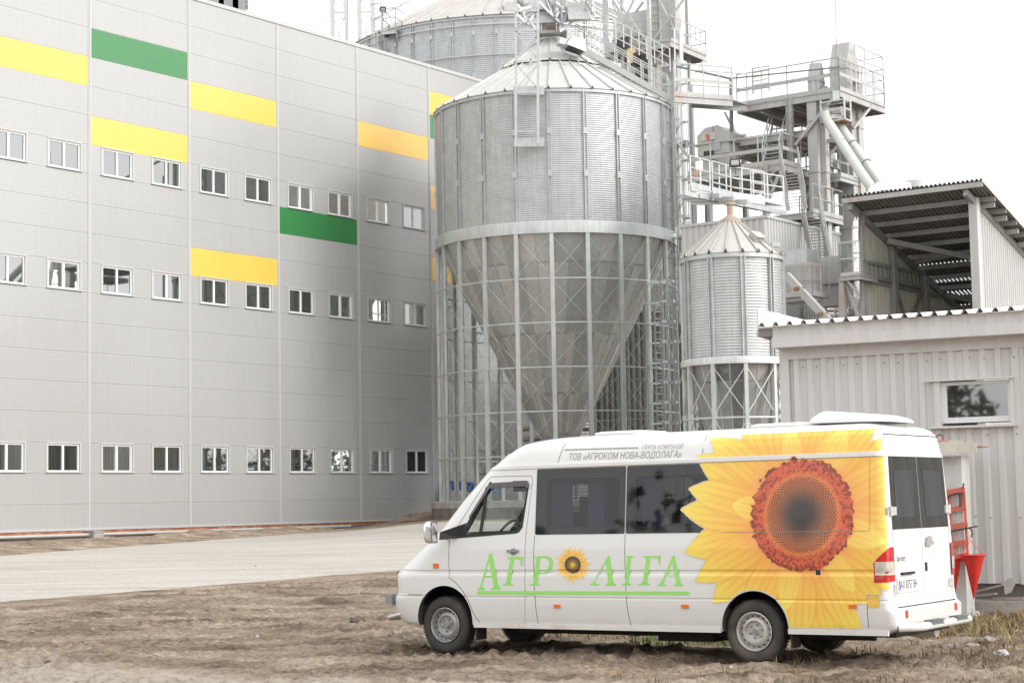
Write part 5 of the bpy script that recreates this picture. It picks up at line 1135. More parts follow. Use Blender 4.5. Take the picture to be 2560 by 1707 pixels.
# roof fans
for x0, x1, yt, yb, lab, bq in ((1190, 1412, 48, 150, 'round pale fan drum on the open shed roof, the taller one', 3.6), (1435, 1665, 98, 150, 'round pale fan drum on the open shed roof, half sunk behind its edge', 5.2)):
    pL, pR = oh(x0, yb, bq), oh(x1, yb, bq); c = (pL + pR) / 2; rad = np.linalg.norm(pR - pL) / 2; zt2 = ol((x0 + x1) / 2, yt, bq)[2]; zb2 = c[2]
    e = empty('roof_fan', c, lab, 'fan', 'round fan drums on the open shed roof'); m = MB(); h = zt2 - zb2 if yb - yt > 60 else .75; zt2 = c[2] + h if yb - yt > 60 else zt2
    m.lathe([(rad, zt2 - h * .75), (rad, zt2 - .03), (rad - .06, zt2), (.01, zt2 + .03)], c * np.array([1, 1, 0]), 32); m.build('drum', mat('fan_paint', (.60, .595, .57), .5, var=.05), e, smooth=True, angle=30)
    m = MB(); m.lathe([(rad * .5, zt2 - h * 1.6), (rad * .5, zt2 - h * .7)], c * np.array([1, 1, 0]), 20)
    for q in range(6): m.bar(c + [rad * .8 * math.cos(q), rad * .8 * math.sin(q), zt2 - c[2] - h * 1.4], c + [rad * .85 * math.cos(q), rad * .85 * math.sin(q), zt2 - c[2] - h * .7], .12)
    m.build('base', STEELD, e)
# silver ducts: the lying duct on the roof edge and the riser at the left column
SILV = mat('foil_duct', (.78, .79, .79), .22, .85, var=.12, scale=5, bump=.5, bscale=9)
m = MB(); m.path([at(qE(870, 215), 76.4), at(qE(890, 175), 76.4), at(qE(930, 148), 76.4), at(qE(1000, 140), 76.4), at(qE(1100, 148), 76.4), at(qE(1230, 150), 76.4)], [.36, .40, .42, .40, .42, .40], 16); o = m.build('foil_duct', SILV, None, smooth=True, loc=at(qE(950, 150), 76.4)); tag(o, 'crumpled silver duct lying on the open shed roof under the spouts', 'duct')
dv = empty('silver_duct', oh(705, 1200, -.6), 'shiny silver ventilation duct rising beside the left column of the open shed', 'duct')
m = MB(); m.path([oh(440, 1345, .3), oh(560, 1345, .3), oh(650, 1330, .0), oh(700, 1270, -.2), oh(716, 1180, -.3), oh(708, 900, -.3), oh(703, 560, -.3), oh(708, 470, -.3), oh(730, 400, -.2), oh(735, 360, .2)], [.26, .26, .26, .25, .20, .17, .165, .16, .14, .12], 16); m.build('pipe', SILV, dv, smooth=True)
m = MB()
for x, y, rr_ in ((712, 1195, .21), (704, 510, .18), (708, 760, .185), (530, 1345, .28)): q = oh(x, y, -.3 if x > 600 else .3); m.tube(q - np.array([0, 0, .03]), q + np.array([0, 0, .03]), rr_, 16) if x > 600 else m.tube(q - OF.a * .03, q + OF.a * .03, rr_, 16)
m.build('collar', GALV2, dv)
lp = empty('landing', oh(650, 980, -.7), 'small railed steel landing beside the silver duct and the open shed', 'platform')
m = MB(); pz = ol(560, 975, -.8)[2]; D4 = [OF.pt(ol(552, 975, -.8)[0], -.8, pz), OF.pt(ol(745, 975, -.8)[0], -.8, pz), OF.pt(ol(745, 975, -.8)[0], .9, pz), OF.pt(ol(552, 975, -.8)[0], .9, pz)]
deck(m, D4, .05, .18, False); m.build('deck', STEEL, lp); m = MB(); railing(m, [D4[1], D4[0], D4[3]], 1.35, (1.0, .5), .1, .7, .045); m.build('railing', STEELW, lp)
m = MB(); m.bar(oh(575, 990, -.6), oh(575, 1400, -.6), .28, .22); m.bar(oh(610, 1010, -.7), oh(745, 1170, -.7), .10); m.bar(oh(600, 1030, -.5), oh(735, 1390, -.5), .12); m.build('support', STEEL, lp)
m = MB(); m.box(oh(500, 930, 1.2), .95, .8, 1.15, (OF.a, OF.b, (0, 0, 1))); m.box(oh(500, 1130, 1.4), 1.0, .9, 1.3, (OF.a, OF.b, (0, 0, 1))); m.box(oh(655, 1100, 1.4), .7, .9, 1.7, (OF.a, OF.b, (0, 0, 1))); o = m.build('transfer_box', LEG, None, loc=oh(500, 1000, 1.2)); tag(o, 'grey transfer boxes between the twin elevator legs and the landing', 'box')
# ------------------------------------------------------------------ the van
VQ = (-0.8827, 21.5653, -1.7649 + CZ, 0.5932, 0.0054, -0.0011); WR = 0.331
yw, vp_, vr = VQ[3:6]
V1 = np.array([math.cos(yw) * math.cos(vp_), -math.sin(yw) * math.cos(vp_), math.sin(vp_)])
V2 = np.array([math.sin(yw) * math.cos(vr), math.cos(yw) * math.cos(vr), math.sin(vr)]); V3 = np.cross(V1, V2); V2 = np.cross(V3, V1)
VO = np.array(VQ[:3])
van = empty('parked_van', (0, 0, 0), 'white high-roofed van with a huge sunflower printed on its side', 'van')
van.matrix_world = Matrix(((V1[0], V2[0], V3[0], VO[0]), (V1[1], V2[1], V3[1], VO[1]), (V1[2], V2[2], V3[2], VO[2]), (0, 0, 0, 1)))
def vinv(p, yl=0.0, Xl=None):
    D = ray(p); E = np.stack([V1, V2, V3]); oc = E @ (EYE - VO); dl = E @ D
    t = (yl - oc[1]) / dl[1] if Xl is None else (Xl - oc[0]) / dl[0]
    return oc + t * dl
vM = lambda x, y, yl=0.0: vinv((960 + x / 3.92, 1380 + y / 3.92), yl)
vN = lambda x, y, yl=0.0: vinv((1500 + x / 3.92, 1380 + y / 3.92), yl)
vI = lambda x, y, yl=0.0: vinv((960 + x / 2.306, 980 + y / 2.306), yl)
vJ = lambda x, y, yl=0.0: vinv((1660 + x / 2.306, 980 + y / 2.306), yl)
vL = lambda x, y, Xl: vinv((1960 + x / 3.92, 1307 + y / 3.92), Xl=Xl)
YC = 0.95
tb = lambda z, T: float(np.interp(z, [q[0] for q in T], [q[1] for q in T]))
T_in = [(.33, .035), (.36, .014), (.42, .006), (.58, .0), (.652, .0), (.660, .010), (.672, .010), (.682, .002), (.915, .0), (.925, .003), (.94, .012), (.968, .013), (.980, .001), (1.2, .004), (1.37, .022), (2.10, .098), (2.12, .100), (2.128, .084), (2.165, .086), (2.172, .106), (2.28, .125), (2.36, .155), (2.41, .20), (2.445, .27), (2.47, .36), (2.488, .52), (2.497, .70), (2.50, .82)]
T_xf = [(.33, -.82), (.36, -.90), (.42, -.98), (.5, -1.02), (.62, -1.03), (.675, -1.01), (.69, -.985), (.70, -.985), (.92, -.985), (.98, -.93), (1.10, -.76), (1.2, -.62), (1.31, -.43), (1.35, -.375), (1.48, -.24), (1.79, .06), (2.13, .40), (2.28, .62), (2.36, .76), (2.41, .86), (2.445, .95), (2.47, 1.08), (2.488, 1.25), (2.497, 1.5), (2.50, 1.9)]
T_xs = [(.33, -.25), (.9, -.28), (1.0, -.15), (1.31, .12), (1.48, .30), (1.79, .55), (2.13, .95), (2.28, 1.15), (2.41, 1.35), (2.5, 2.2)]
T_xr = [(.33, 5.52), (.38, 5.62), (.42, 5.645), (.56, 5.645), (.60, 5.60), (.72, 5.575), (1.38, 5.57), (2.12, 5.54), (2.36, 5.50), (2.41, 5.46), (2.445, 5.40), (2.47, 5.30), (2.488, 5.12), (2.497, 4.9), (2.50, 4.5)]
RC = .10; NE = 2.6
def ins(z): return tb(z, T_in)
def side_y(X, z):
    i = ins(z); xr = tb(z, T_xr); d = X - (xr - RC)
    if d > 0: return i + RC - math.sqrt(max(0, RC * RC - d * d))
    xs_ = tb(z, T_xs)
    if X < xs_:
        xf = tb(z, T_xf); q = min(1, (xs_ - X) / (xs_ - xf)); return YC - (YC - i) * (1 - q ** NE) ** (1 / NE)
    return i
def contour(z, off=0.0, dx=0.0):
    i = ins(z) + off; xr = tb(z, T_xr) - dx; xf = tb(z, T_xf) + dx * 1.3; xs_ = max(tb(z, T_xs) + dx * .4, xf + .05); h = []
    for k in range(8): h.append((xr, YC - (YC - i - RC) * k / 7))
    for k in range(1, 6): a = PI / 2 * k / 6; h.append((xr - RC + RC * math.cos(a), i + RC - RC * math.sin(a)))
    for k in range(60): h.append((xr - RC + (xs_ - xr + RC) * k / 60, i))
    for k in range(19):
        a = PI / 2 * k / 18; h.append((xs_ - (xs_ - xf) * math.sin(a) ** (2 / NE), YC - (YC - i) * math.cos(a) ** (2 / NE)))
    far = [(x, 2 * YC - y) for x, y in h[1:-1]][::-1]
    return [(x, y, z) for x, y in h + far]
def vbody(zs, off=0.0, dx=0.0):
    m = MB(); rows = [contour(z, off, dx) for z in zs]; m.grid(rows, True); n = len(rows[0])
    m.add(rows[0], [list(range(n))[::-1]]); m.add(rows[-1], [list(range(n))]); return m
zs = sorted(set([q[0] for q in T_in] + [q[0] for q in T_xf] + [q[0] for q in T_xr] + list(np.arange(.46, .9, .06)) + list(np.arange(1.02, 2.1, .055))))
INTER = mat('van_interior', (.10, .10, .105), .8)
INTW = mat('van_interior_light', (.30, .30, .30), .8)
def van_paint():
    m = bpy.data.materials.new('van_paint'); m.use_nodes = True; nt = m.node_tree; N = nt.nodes; L = nt.links; b = N['Principled BSDF']
    b.inputs['Roughness'].default_value = .30; b.inputs['Coat Weight'].default_value = .5; b.inputs['Coat Roughness'].default_value = .08
    tc = N.new('ShaderNodeTexCoord'); sp = N.new('ShaderNodeSeparateXYZ'); L.new(tc.outputs['Object'], sp.inputs[0])
    n = N.new('ShaderNodeTexNoise'); n.inputs['Scale'].default_value = 3.0; n.inputs['Detail'].default_value = 9; n.inputs['Roughness'].default_value = .75; L.new(tc.outputs['Object'], n.inputs['Vector'])
    mr = N.new('ShaderNodeMapRange'); mr.inputs['From Min'].default_value = .80; mr.inputs['From Max'].default_value = .32; L.new(sp.outputs['Z'], mr.inputs['Value'])
    mu = N.new('ShaderNodeMath'); mu.operation = 'MULTIPLY'; L.new(mr.outputs[0], mu.inputs[0]); L.new(n.outputs['Fac'], mu.inputs[1])
    m2 = N.new('ShaderNodeMath'); m2.operation = 'MULTIPLY'; L.new(mu.outputs[0], m2.inputs[0]); m2.inputs[1].default_value = .75
    mx = N.new('ShaderNodeMix'); mx.data_type = 'RGBA'; L.new(m2.outputs[0], mx.inputs[0]); mx.inputs[6].default_value = (.76, .76, .75, 1); mx.inputs[7].default_value = (.50, .44, .37, 1); L.new(mx.outputs[2], b.inputs['Base Color'])
    return m
VP = van_paint()
def clean(o):
    me = o.data; bm = bmesh.new(); bm.from_mesh(me); bmesh.ops.remove_doubles(bm, verts=bm.verts, dist=1e-5); bmesh.ops.recalc_face_normals(bm, faces=bm.faces); bm.to_mesh(me); bm.free()
def boolean(a, b, op):
    clean(b)
    md = a.modifiers.new('cut', 'BOOLEAN'); md.operation = op; md.object = b; md.solver = 'EXACT'; md.use_self = False
    try: md.material_mode = 'TRANSFER'
    except Exception: pass
    bpy.context.view_layer.update(); dg = bpy.context.evaluated_depsgraph_get()
    me = bpy.data.meshes.new_from_object(a.evaluated_get(dg)); a.modifiers.clear(); old = a.data; a.data = me; bpy.data.meshes.remove(old)
def kill(o): me = o.data; bpy.data.objects.remove(o); bpy.data.meshes.remove(me)
def xz(mb, poly, y0, y1): mb.prism([(x, y0, z) for x, z in poly], (0, y1 - y0, 0)); return mb
body = vbody(zs).build('body', VP); clean(body)
cav = vbody([.56, .68, .9, 1.1, 1.31, 1.48, 1.79, 2.1, 2.28, 2.36, 2.41], .055, .07).build('c', INTER); boolean(body, cav, 'DIFFERENCE'); kill(cav)
cw_ = MB()
FW = [(.33, 1.385), (.69, 1.955), (1.17, 1.955), (1.195, 1.92), (1.125, 1.48), (1.10, 1.44), (1.06, 1.425)]
xz(cw_, FW, -.2, 2.2)
def rrect(x0, x1, z0, z1_, r, n=5):
    out = []
    for cx_, cz_, a0 in ((x1 - r, z1_ - r, 0), (x0 + r, z1_ - r, 90), (x0 + r, z0 + r, 180), (x1 - r, z0 + r, 270)):
        for k in range(n): a = R(a0 + 90 * k / (n - 1)); out.append((cx_ + r * math.cos(a), cz_ + r * math.sin(a)))
    return out
PW = [(1.47, 2.43), (2.64, 3.62)]
for x0, x1 in PW: xz(cw_, rrect(x0, x1, 1.45, 2.0, .07), -.2, 2.2)
c_ = cw_.build('c', BLACK); boolean(body, c_, 'DIFFERENCE'); kill(c_)
ws = MB(); ws.prism([(-.75, y, z) for y, z in ((.20, 1.40), (1.70, 1.40), (1.60, 2.03), (.30, 2.03))], (1.25, 0, 0)); c_ = ws.build('c', BLACK); boolean(body, c_, 'DIFFERENCE'); kill(c_)
AR = mat('wheel_arch_liner', (.06, .052, .045), .95, var=.3, scale=5)
for cx_, cz_, r_ in ((.04, .40, .395), (4.065, .375, .385)):
    for y0, y1 in ((-.2, .44), (1.46, 2.1)):
        m = MB(); m.tube((cx_, y0, cz_), (cx_, y1, cz_), r_, 48); c_ = m.build('c', AR); boolean(body, c_, 'DIFFERENCE'); kill(c_)
# seams cut as narrow grooves
sm = MB()
def seam(pts, w=.007, d=.012, deep=.02):
    for (x0, z0), (x1, z1_) in zip(pts[:-1], pts[1:]):
        y0, y1 = side_y(x0, z0), side_y(x1, z1_); t = np.array([x1 - x0, 0, z1_ - z0]); L_ = np.linalg.norm(t); t /= L_; nrm = np.array([-t[2], 0, t[0]])
        A = np.array([x0, y0, z0]) - t * .003; B = np.array([x1, y1, z1_]) + t * .003
        q = MB(); b4 = [A + nrm * w / 2 + [0, -deep, 0], B + nrm * w / 2 + [0, -deep, 0], B - nrm * w / 2 + [0, -deep, 0], A - nrm * w / 2 + [0, -deep, 0]]; q.hexa(b4, [p + [0, deep + d, 0] for p in b4]); yield q
SE = [[(1.318, 1.365), (1.312, 1.18), (1.308, .95)], [(1.308, .94), (1.312, .70)], [(1.315, .70), (1.325, .55), (1.345, .375)], [(2.512, 1.365), (2.51, .985)], [(2.512, .955), (2.515, .73)], [(2.515, .69), (2.53, .52), (2.565, .36)],
      [(1.60, 2.18), (1.635, 2.30), (1.66, 2.40)], [(3.45, 2.18), (3.47, 2.40)], [(5.335, .728), (5.338, .40)], [(5.335, .728), (5.46, .728)], [(1.20, .70), (1.31, .70)], [(-.28, .688), (-.5, .685)], [(.122, 1.30), (.08, 1.34)]]
for s_ in SE:
    for q in seam(s_): c_ = q.build('c', BLACK); boolean(body, c_, 'DIFFERENCE'); kill(c_)
DP = [(.126, 1.33), (.122, 1.10), (.122, .885), (.20, .845), (.30, .755), (.385, .635), (.45, .50), (.50, .425), (.548, .374), (1.168, .374), (1.178, .70), (1.188, 1.2), (1.20, 1.44), (1.262, 2.0), (1.245, 2.04), (.68, 2.045), (.625, 2.015)]
ctr = np.mean(np.array(DP), 0)
def grow(P, d):
    A = np.array(P); n = len(A); out = []
    ar = sum(A[i][0] * A[(i + 1) % n][1] - A[(i + 1) % n][0] * A[i][1] for i in range(n)); sg = 1 if ar > 0 else -1
    for i in range(n):
        e0 = A[i] - A[i - 1]; e1 = A[(i + 1) % n] - A[i]; n0 = sg * np.array([e0[1], -e0[0]]) / np.linalg.norm(e0); n1 = sg * np.array([e1[1], -e1[0]]) / np.linalg.norm(e1)
        b = n0 + n1; b /= max(.35, np.linalg.norm(b)); out.append(tuple(A[i] + b * d))
    return out
door = bpy.data.objects.new('front_door', body.data.copy()); COL.objects.link(door)
m = xz(MB(), DP, -.2, .22); c_ = m.build('c', VP); boolean(door, c_, 'INTERSECT'); kill(c_)
m = xz(MB(), grow(DP, .007), -.2, .22); c_ = m.build('c', BLACK); boolean(body, c_, 'DIFFERENCE'); kill(c_)
RD = [[(.165, .60), (.945, .60), (.945, 2.345), (.215, 2.345), (.20, 2.1), (.170, 1.38)], [(.957, .60), (1.735, .60), (1.73, 1.38), (1.70, 2.1), (1.685, 2.345), (.957, 2.345)]]
rds = []
for k, P in enumerate(RD):
    d_ = bpy.data.objects.new('rear_door', body.data.copy()); COL.objects.link(d_)
    m = MB(); m.prism([(5.38, y, z) for y, z in P], (.5, 0, 0)); c_ = m.build('c', VP); boolean(d_, c_, 'INTERSECT'); kill(c_); rds.append(d_)
m = MB(); m.prism([(5.38, y, z) for y, z in ((.155, .59), (1.745, .59), (1.74, 1.38), (1.71, 2.1), (1.692, 2.355), (.205, 2.355), (.19, 2.1), (.16, 1.38))], (.5, 0, 0)); c_ = m.build('c', BLACK); boolean(body, c_, 'DIFFERENCE'); kill(c_)
for o in [body, door] + rds:
    o.parent = van; me = o.data; me.polygons.foreach_set('use_smooth', [True] * len(me.polygons)); me.set_sharp_from_angle(angle=R(28))
def vb(m, name, mt, parent=van, **k): return m.build(name, mt, parent, local=True, **k)
def poly_patch(P, eps, n=6):
    """flat-ish polygon lying on the body side"""
    out = []
    for (x0, z0), (x1, z1_) in zip(P, P[1:] + P[:1]):
        for k in range(n): x = x0 + (x1 - x0) * k / n; z = z0 + (z1_ - z0) * k / n; out.append((x, side_y(x, z) - eps, z))
    return out
def patch(X0, X1, z0, z1_, eps, nx=8, nz=12, fn=side_y):
    return [[(x, fn(x, z) - eps, z) for x in np.linspace(X0, X1, nx)] for z in np.linspace(z0, z1_, nz)]
def ring(mb, outer, inner, eps, mir=False):
    n = len(outer); f = (lambda p: (p[0], side_y(*p) - eps, p[1])) if not mir else (lambda p: (p[0], 2 * YC - side_y(*p) + eps, p[1]))
    mb.add([f(p) for p in outer] + [f(p) for p in inner], [[i, (i + 1) % n, n + (i + 1) % n, n + i] for i in range(n)])
def rect_like(inner, x0, x1, z0, z1_):
    out = []; cx_, cz_ = (x0 + x1) / 2, (z0 + z1_) / 2
    xi = [p[0] for p in inner]; zi = [p[1] for p in inner]
    for x, z in inner:
        dx, dz = (x - (min(xi) + max(xi)) / 2) / ((max(xi) - min(xi)) / 2), (z - (min(zi) + max(zi)) / 2) / ((max(zi) - min(zi)) / 2); s_ = max(abs(dx), abs(dz)); out.append((cx_ + dx / s_ * (x1 - x0) / 2, cz_ + dz / s_ * (z1_ - z0) / 2))
    return out
# glazing of the passenger side: black border, see-through middle (both sides of the van)
for (x0, x1), (g0, g1) in zip(PW, ((1.325, 2.506), (2.518, 3.95))):
    for mir in (False, True):
        inn = rrect(x0, x1, 1.45, 2.0, .07, 9); f = MB(); ring(f, rect_like(inn, g0, g1, 1.374, 2.116), inn, .004, mir)
        fo_ = vb(f, 'side_window', BLACKG); p = MB(); n = len(inn); p.add([(x, (side_y(x, z) - .0035) if not mir else 2 * YC - side_y(x, z) + .0035, z) for x, z in inn], [list(range(n))]); vb(p, 'pane', GLV, fo_)
m = MB(); m.grid(patch(3.955, 5.385, 1.374, 2.116, .003, 6, 10)); vb(m, 'rear_side_window', BLACKG)
m = MB(); m.grid([[(x, 2 * YC - y, z) for x, y, z in r] for r in patch(3.955, 5.385, 1.374, 2.116, .003, 6, 10)]); vb(m, 'rear_side_window', BLACKG)
# front door: glass, seal, rain visor, divider, mirror, handle
inn = FW; out = [(.255, 1.345), (.662, 1.992), (1.19, 1.992), (1.222, 1.95), (1.150, 1.46), (1.105, 1.405), (1.06, 1.39)]
f = MB(); ring(f, out, inn, .003); seal = vb(f, 'window_seal', BLACK, door)
p = MB(); p.add([(x, side_y(x, z) + .012, z) for x, z in FW], [list(range(len(FW)))]); vb(p, 'window_glass', GLC, door)
p = MB(); p.add([(x, 2 * YC - side_y(x, z) - .012, z) for x, z in FW], [list(range(len(FW)))]); vb(p, 'far_window', GLC)
p = MB(); A, B = (.640, 1.87), (.565, 1.385); p.bar((A[0], side_y(*A) - .002, A[1] + .06), (B[0], side_y(*B) - .002, B[1]), .012, .04, up=(1, 0, 0)); vb(p, 'divider', BLACK, door)
p = MB(); V = [(.40, 1.60), (.665, 1.975), (1.20, 1.99), (1.225, 1.93)]; V2_ = [(.42, 1.565), (.685, 1.915), (1.18, 1.925), (1.215, 1.905)]
rows = []
for t in (0, .5, 1): rows.append([(a[0] + (b[0] - a[0]) * t, side_y(*a) - .008 - .030 * math.sin(PI * .5 * (t * .8 + .1)), a[1] + (b[1] - a[1]) * t) for a, b in zip(V, V2_)])
p.grid(rows); vb(p, 'rain_visor', mat('smoked_visor', (.075, .07, .07), .2), door)
p = MB(); V = vI(745, 917); p.box((V[0], side_y(1, 1.18) - .018, V[2] + .006), .155, .022, .026); p.box((V[0] + .06, side_y(1, 1.18) - .009, V[2] + .006), .02, .02, .026); p.box((V[0] - .06, side_y(1, 1.18) - .009, V[2] + .006), .02, .02, .026); vb(p, 'handle', STEELD, door)
p = MB(); n = 18; p.add([(V[0] + .045 * math.cos(2 * PI * i / n), side_y(1, 1.18) - .0025, V[2] + .042 * math.sin(2 * PI * i / n) - .005) for i in range(n)], [list(range(n))]); vb(p, 'handle_recess', STEELD, door)
# mirror
mi = MB(); mp = np.array([.03, -.24, 1.42]); rows = []
for k, s_ in enumerate((.02, .7, .93, 1.0, .97, .8, .02)):
    y = [-.0, -.0, .02, .06, .10, .13, .14][k]; rows.append([(mp[0] - .06 + y * 1.0, mp[1] + .06 * s_ * np.sign(math.cos(a)) * abs(math.cos(a)) ** .5, mp[2] + .13 * s_ * np.sign(math.sin(a)) * abs(math.sin(a)) ** .55) for a in np.linspace(0, 2 * PI, 25)[:-1]])
mi.grid(rows, True); mo = vb(mi, 'mirror', mat('chrome', (.75, .75, .76), .12, .9), smooth=True)
p = MB(); p.hexa([(.10, -.16, 1.33), (.26, side_y(.26, 1.38), 1.345), (.36, side_y(.36, 1.46), 1.52), (.10, -.14, 1.42)], [(.10, -.12, 1.33), (.26, side_y(.26, 1.38) + .03, 1.345), (.36, side_y(.36, 1.46) + .03, 1.52), (.10, -.10, 1.42)]); vb(p, 'mirror_arm', BLACK, mo)
p = MB(); p.box((.09, -.24, 1.42), .01, .12, .25); vb(p, 'mirror_glass', GLW, mo)
mi = MB(); mi.grid([[(x, 2 * YC - y, z) for x, y, z in r] for r in rows], True); vb(mi, 'mirror', MATS['chrome'], smooth=True)
# windscreen
rows = []
for z in np.linspace(1.385, 2.045, 10):
    i = ins(z); r_ = []
    for k in range(15):
        y = .17 + (1.73 - .17) * k / 14; e = abs((y - YC) / (YC - i)); xf, xs_ = tb(z, T_xf), tb(z, T_xs); r_.append((xs_ - (xs_ - xf) * (1 - min(1, e) ** NE) ** (1 / NE) - .004, y, z))
    rows.append(r_)
m = MB(); m.grid(rows); vb(m, 'windscreen', GLC, smooth=True)
def front_pt(y, z, eps=.004):
    i = ins(z); e = min(1, abs((y - YC) / (YC - i))); xf, xs_ = tb(z, T_xf), tb(z, T_xs); return (xs_ - (xs_ - xf) * (1 - e ** NE) ** (1 / NE) - eps, y, z)
for s_ in (0, 1):
    q = lambda y: y if s_ == 0 else 2 * YC - y
    P = []
    for zt_, zb_, y in ((.905, .74, .165), (.915, .72, .22), (.92, .70, .30), (.92, .70, .42), (.91, .71, .52)): P.append([front_pt(q(y), z, .006) for z in np.linspace(zb_, zt_, 6)])
    m = MB(); m.grid(P); vb(m, 'headlight', mat('headlight_lens', (.62, .62, .60), .12, coat=.6), smooth=True)
m = MB(); m.grid([[front_pt(y, z, .005) for z in np.linspace(.74, .90, 5)] for y in np.linspace(.56, 1.34, 12)]); vb(m, 'grille', BLACK)
m = MB(); m.path([front_pt(y, .93, .008) for y in np.linspace(.24, 1.66, 18)], .012, 6); vb(m, 'bonnet_seal', BLACK)
m = MB(); m.bar((-1.10, .45, .60), (-1.10, 1.45, .60), .05, .13); m.box((-1.06, .42, .60), .10, .13, .12); m.box((-1.14, .95, .61), .012, .52, .11); vb(m, 'number_plate_holder', STEELD)
m = MB(); m.path([(-.60, .12, .46), (-.92, .20, .40), (-1.06, .50, .38), (-1.09, .95, .38), (-1.06, 1.40, .38), (-.92, 1.70, .40), (-.6, 1.78, .46)], .035, 10); vb(m, 'bull_bar', mat('steel_tube', (.55, .55, .54), .3, .7, var=.1), smooth=True)
# amber lamps
def lamp(x, z, w_, h_, name='side_marker', mt=None, d=.018):
    m = MB(); y = side_y(x, z); m.box((x, y - d / 2 + .003, z), w_, d, h_); o = vb(m, name, mt or mat('amber_lens', (.78, .17, .012), .2, coat=.5)); return o
V = vI(297, 1000); lamp(V[0] + .01, V[2], .075, .055)
for q in (vI(1000, 1232), vI(1737, 1233), vJ(1090, 1234)): lamp(q[0], q[2], .085, .038)
# side mouldings: sill strip, roof drip rail end, skirt
m = MB(); m.box((1.9 + .16, .012, .345), 3.20, .03, .055); m.box((5.0, .012, .345), 1.10, .03, .05); vb(m, 'sill', mat('sill_paint', (.72, .70, .67), .45, var=.05, scale=3, dirt=(.42, .35, .28), dirtamt=.6, dscale=2))
m = MB(); m.box((2.4, 1.89, .345), 4, .03, .05); vb(m, 'sill', MATS['sill_paint'])
m = MB(); m.box((2.1, .95, .42), 5.6, 1.25, .2); m.box((1.0, .95, .30), .5, 1.0, .14); m.box((4.02, .95, .32), .16, 1.3, .16); m.tube((.6, .5, .27), (5.2, .5, .27), .04, 8); m.box((3.0, .62, .28), .7, .35, .2); vb(m, 'chassis', mat('underside', (.035, .032, .03), .9))
for x0, z0 in ((.47, .20), (4.47, .20)):
    
    for y_ in (.13, 1.77): m = MB(); m.box((x0, y_, z0 + .12), .02, .20, .30); vb(m, 'mud_flap', BLACK)
# wheels
TY = mat('tyre_rubber', (.055, .051, .047), .85, var=.18, scale=6, dirt=(.20, .16, .12), dirtamt=.7, dscale=2.2)
RIMF = mat('steel_rim_grey', (.42, .41, .40), .45, .5, var=.15, scale=8, dirt=(.25, .21, .17), dirtamt=.5, dscale=5)
RIMR = mat('steel_rim_pale', (.60, .58, .55), .5, .3, var=.12, scale=8, dirt=(.35, .29, .23), dirtamt=.5, dscale=5)
def wheel(x, near, mt, rear):
    s_ = 1 if near else -1; y0 = .055 if near else 2 * YC - .055; Y = lambda d: y0 + s_ * d; ax = ((1, 0, 0), (0, 0, 1), (0, s_, 0))
    m = MB(); c = (x, y0, WR)
    m.lathe([(.205, .045), (.215, .018), (.235, .006), (.275, .0), (.305, .008), (.320, .022), (.327, .04), (.331, .07), (.331, .145), (.325, .175), (.30, .205), (.25, .212), (.205, .19)], c, 72, ax=ax)
    w_ = vb(m, 'wheel', TY, smooth=True, angle=50)
    tr = MB()
    for i in range(64):
        a = 2 * PI * i / 64
        for k, d in enumerate((.045, .085, .13, .17)):
            b = a + (k % 2) * PI / 64; q = np.array([x + (WR - .001) * math.cos(b), Y(d), WR + (WR - .001) * math.sin(b)]); tr.box(q, .010, .034, .017, ((math.cos(b), 0, math.sin(b)), (0, 1, 0), (-math.sin(b), 0, math.cos(b))))
    vb(tr, 'tread', TY, w_)
    m = MB(); dish = .02 if rear else .0
    m.lathe([(.207, .010), (.198, .004), (.190, .014), (.186, .05), (.182, .075), (.172, .078), (.160, .066 - dish * .3), (.140, .048 - dish), (.118, .040 - dish), (.108, .044), (.100, .058), (.075, .064), (.045, .064), (.040, .045), (.030, .040), (.0005, .040)], c, 48, ax=ax)
    r_ = vb(m, 'rim', mt, w_, smooth=True, angle=35)
    m = MB()
    for i in range(16):
        a = 2 * PI * (i + .5) / 16; q = np.array([x + .158 * math.cos(a), Y(.060 - dish * .3), WR + .158 * math.sin(a)]); m.tube(q, q + np.array([0, s_ * .012, 0]), .0125, 10)
    vb(m, 'vent_holes', BLACK, w_)
    m = MB()
    for i in range(6):
        a = 2 * PI * i / 6 + .3; q = np.array([x + .072 * math.cos(a), Y(.066), WR + .072 * math.sin(a)]); m.tube(q, q - np.array([0, s_ * .022, 0]), .012, 6)
    m.tube((x, Y(.05), WR), (x, Y(.022), WR), .033, 16); vb(m, 'wheel_bolts', STEELD, w_)
    m = MB(); m.tube((x, Y(.08), WR), (x, Y(.2), WR), .2, 24); vb(m, 'brake', MATS['underside'], w_)
for x, mt, rear in ((0.0, RIMF, False), (4.025, RIMR, True)):
    wheel(x, True, mt, rear); wheel(x, False, mt, rear)
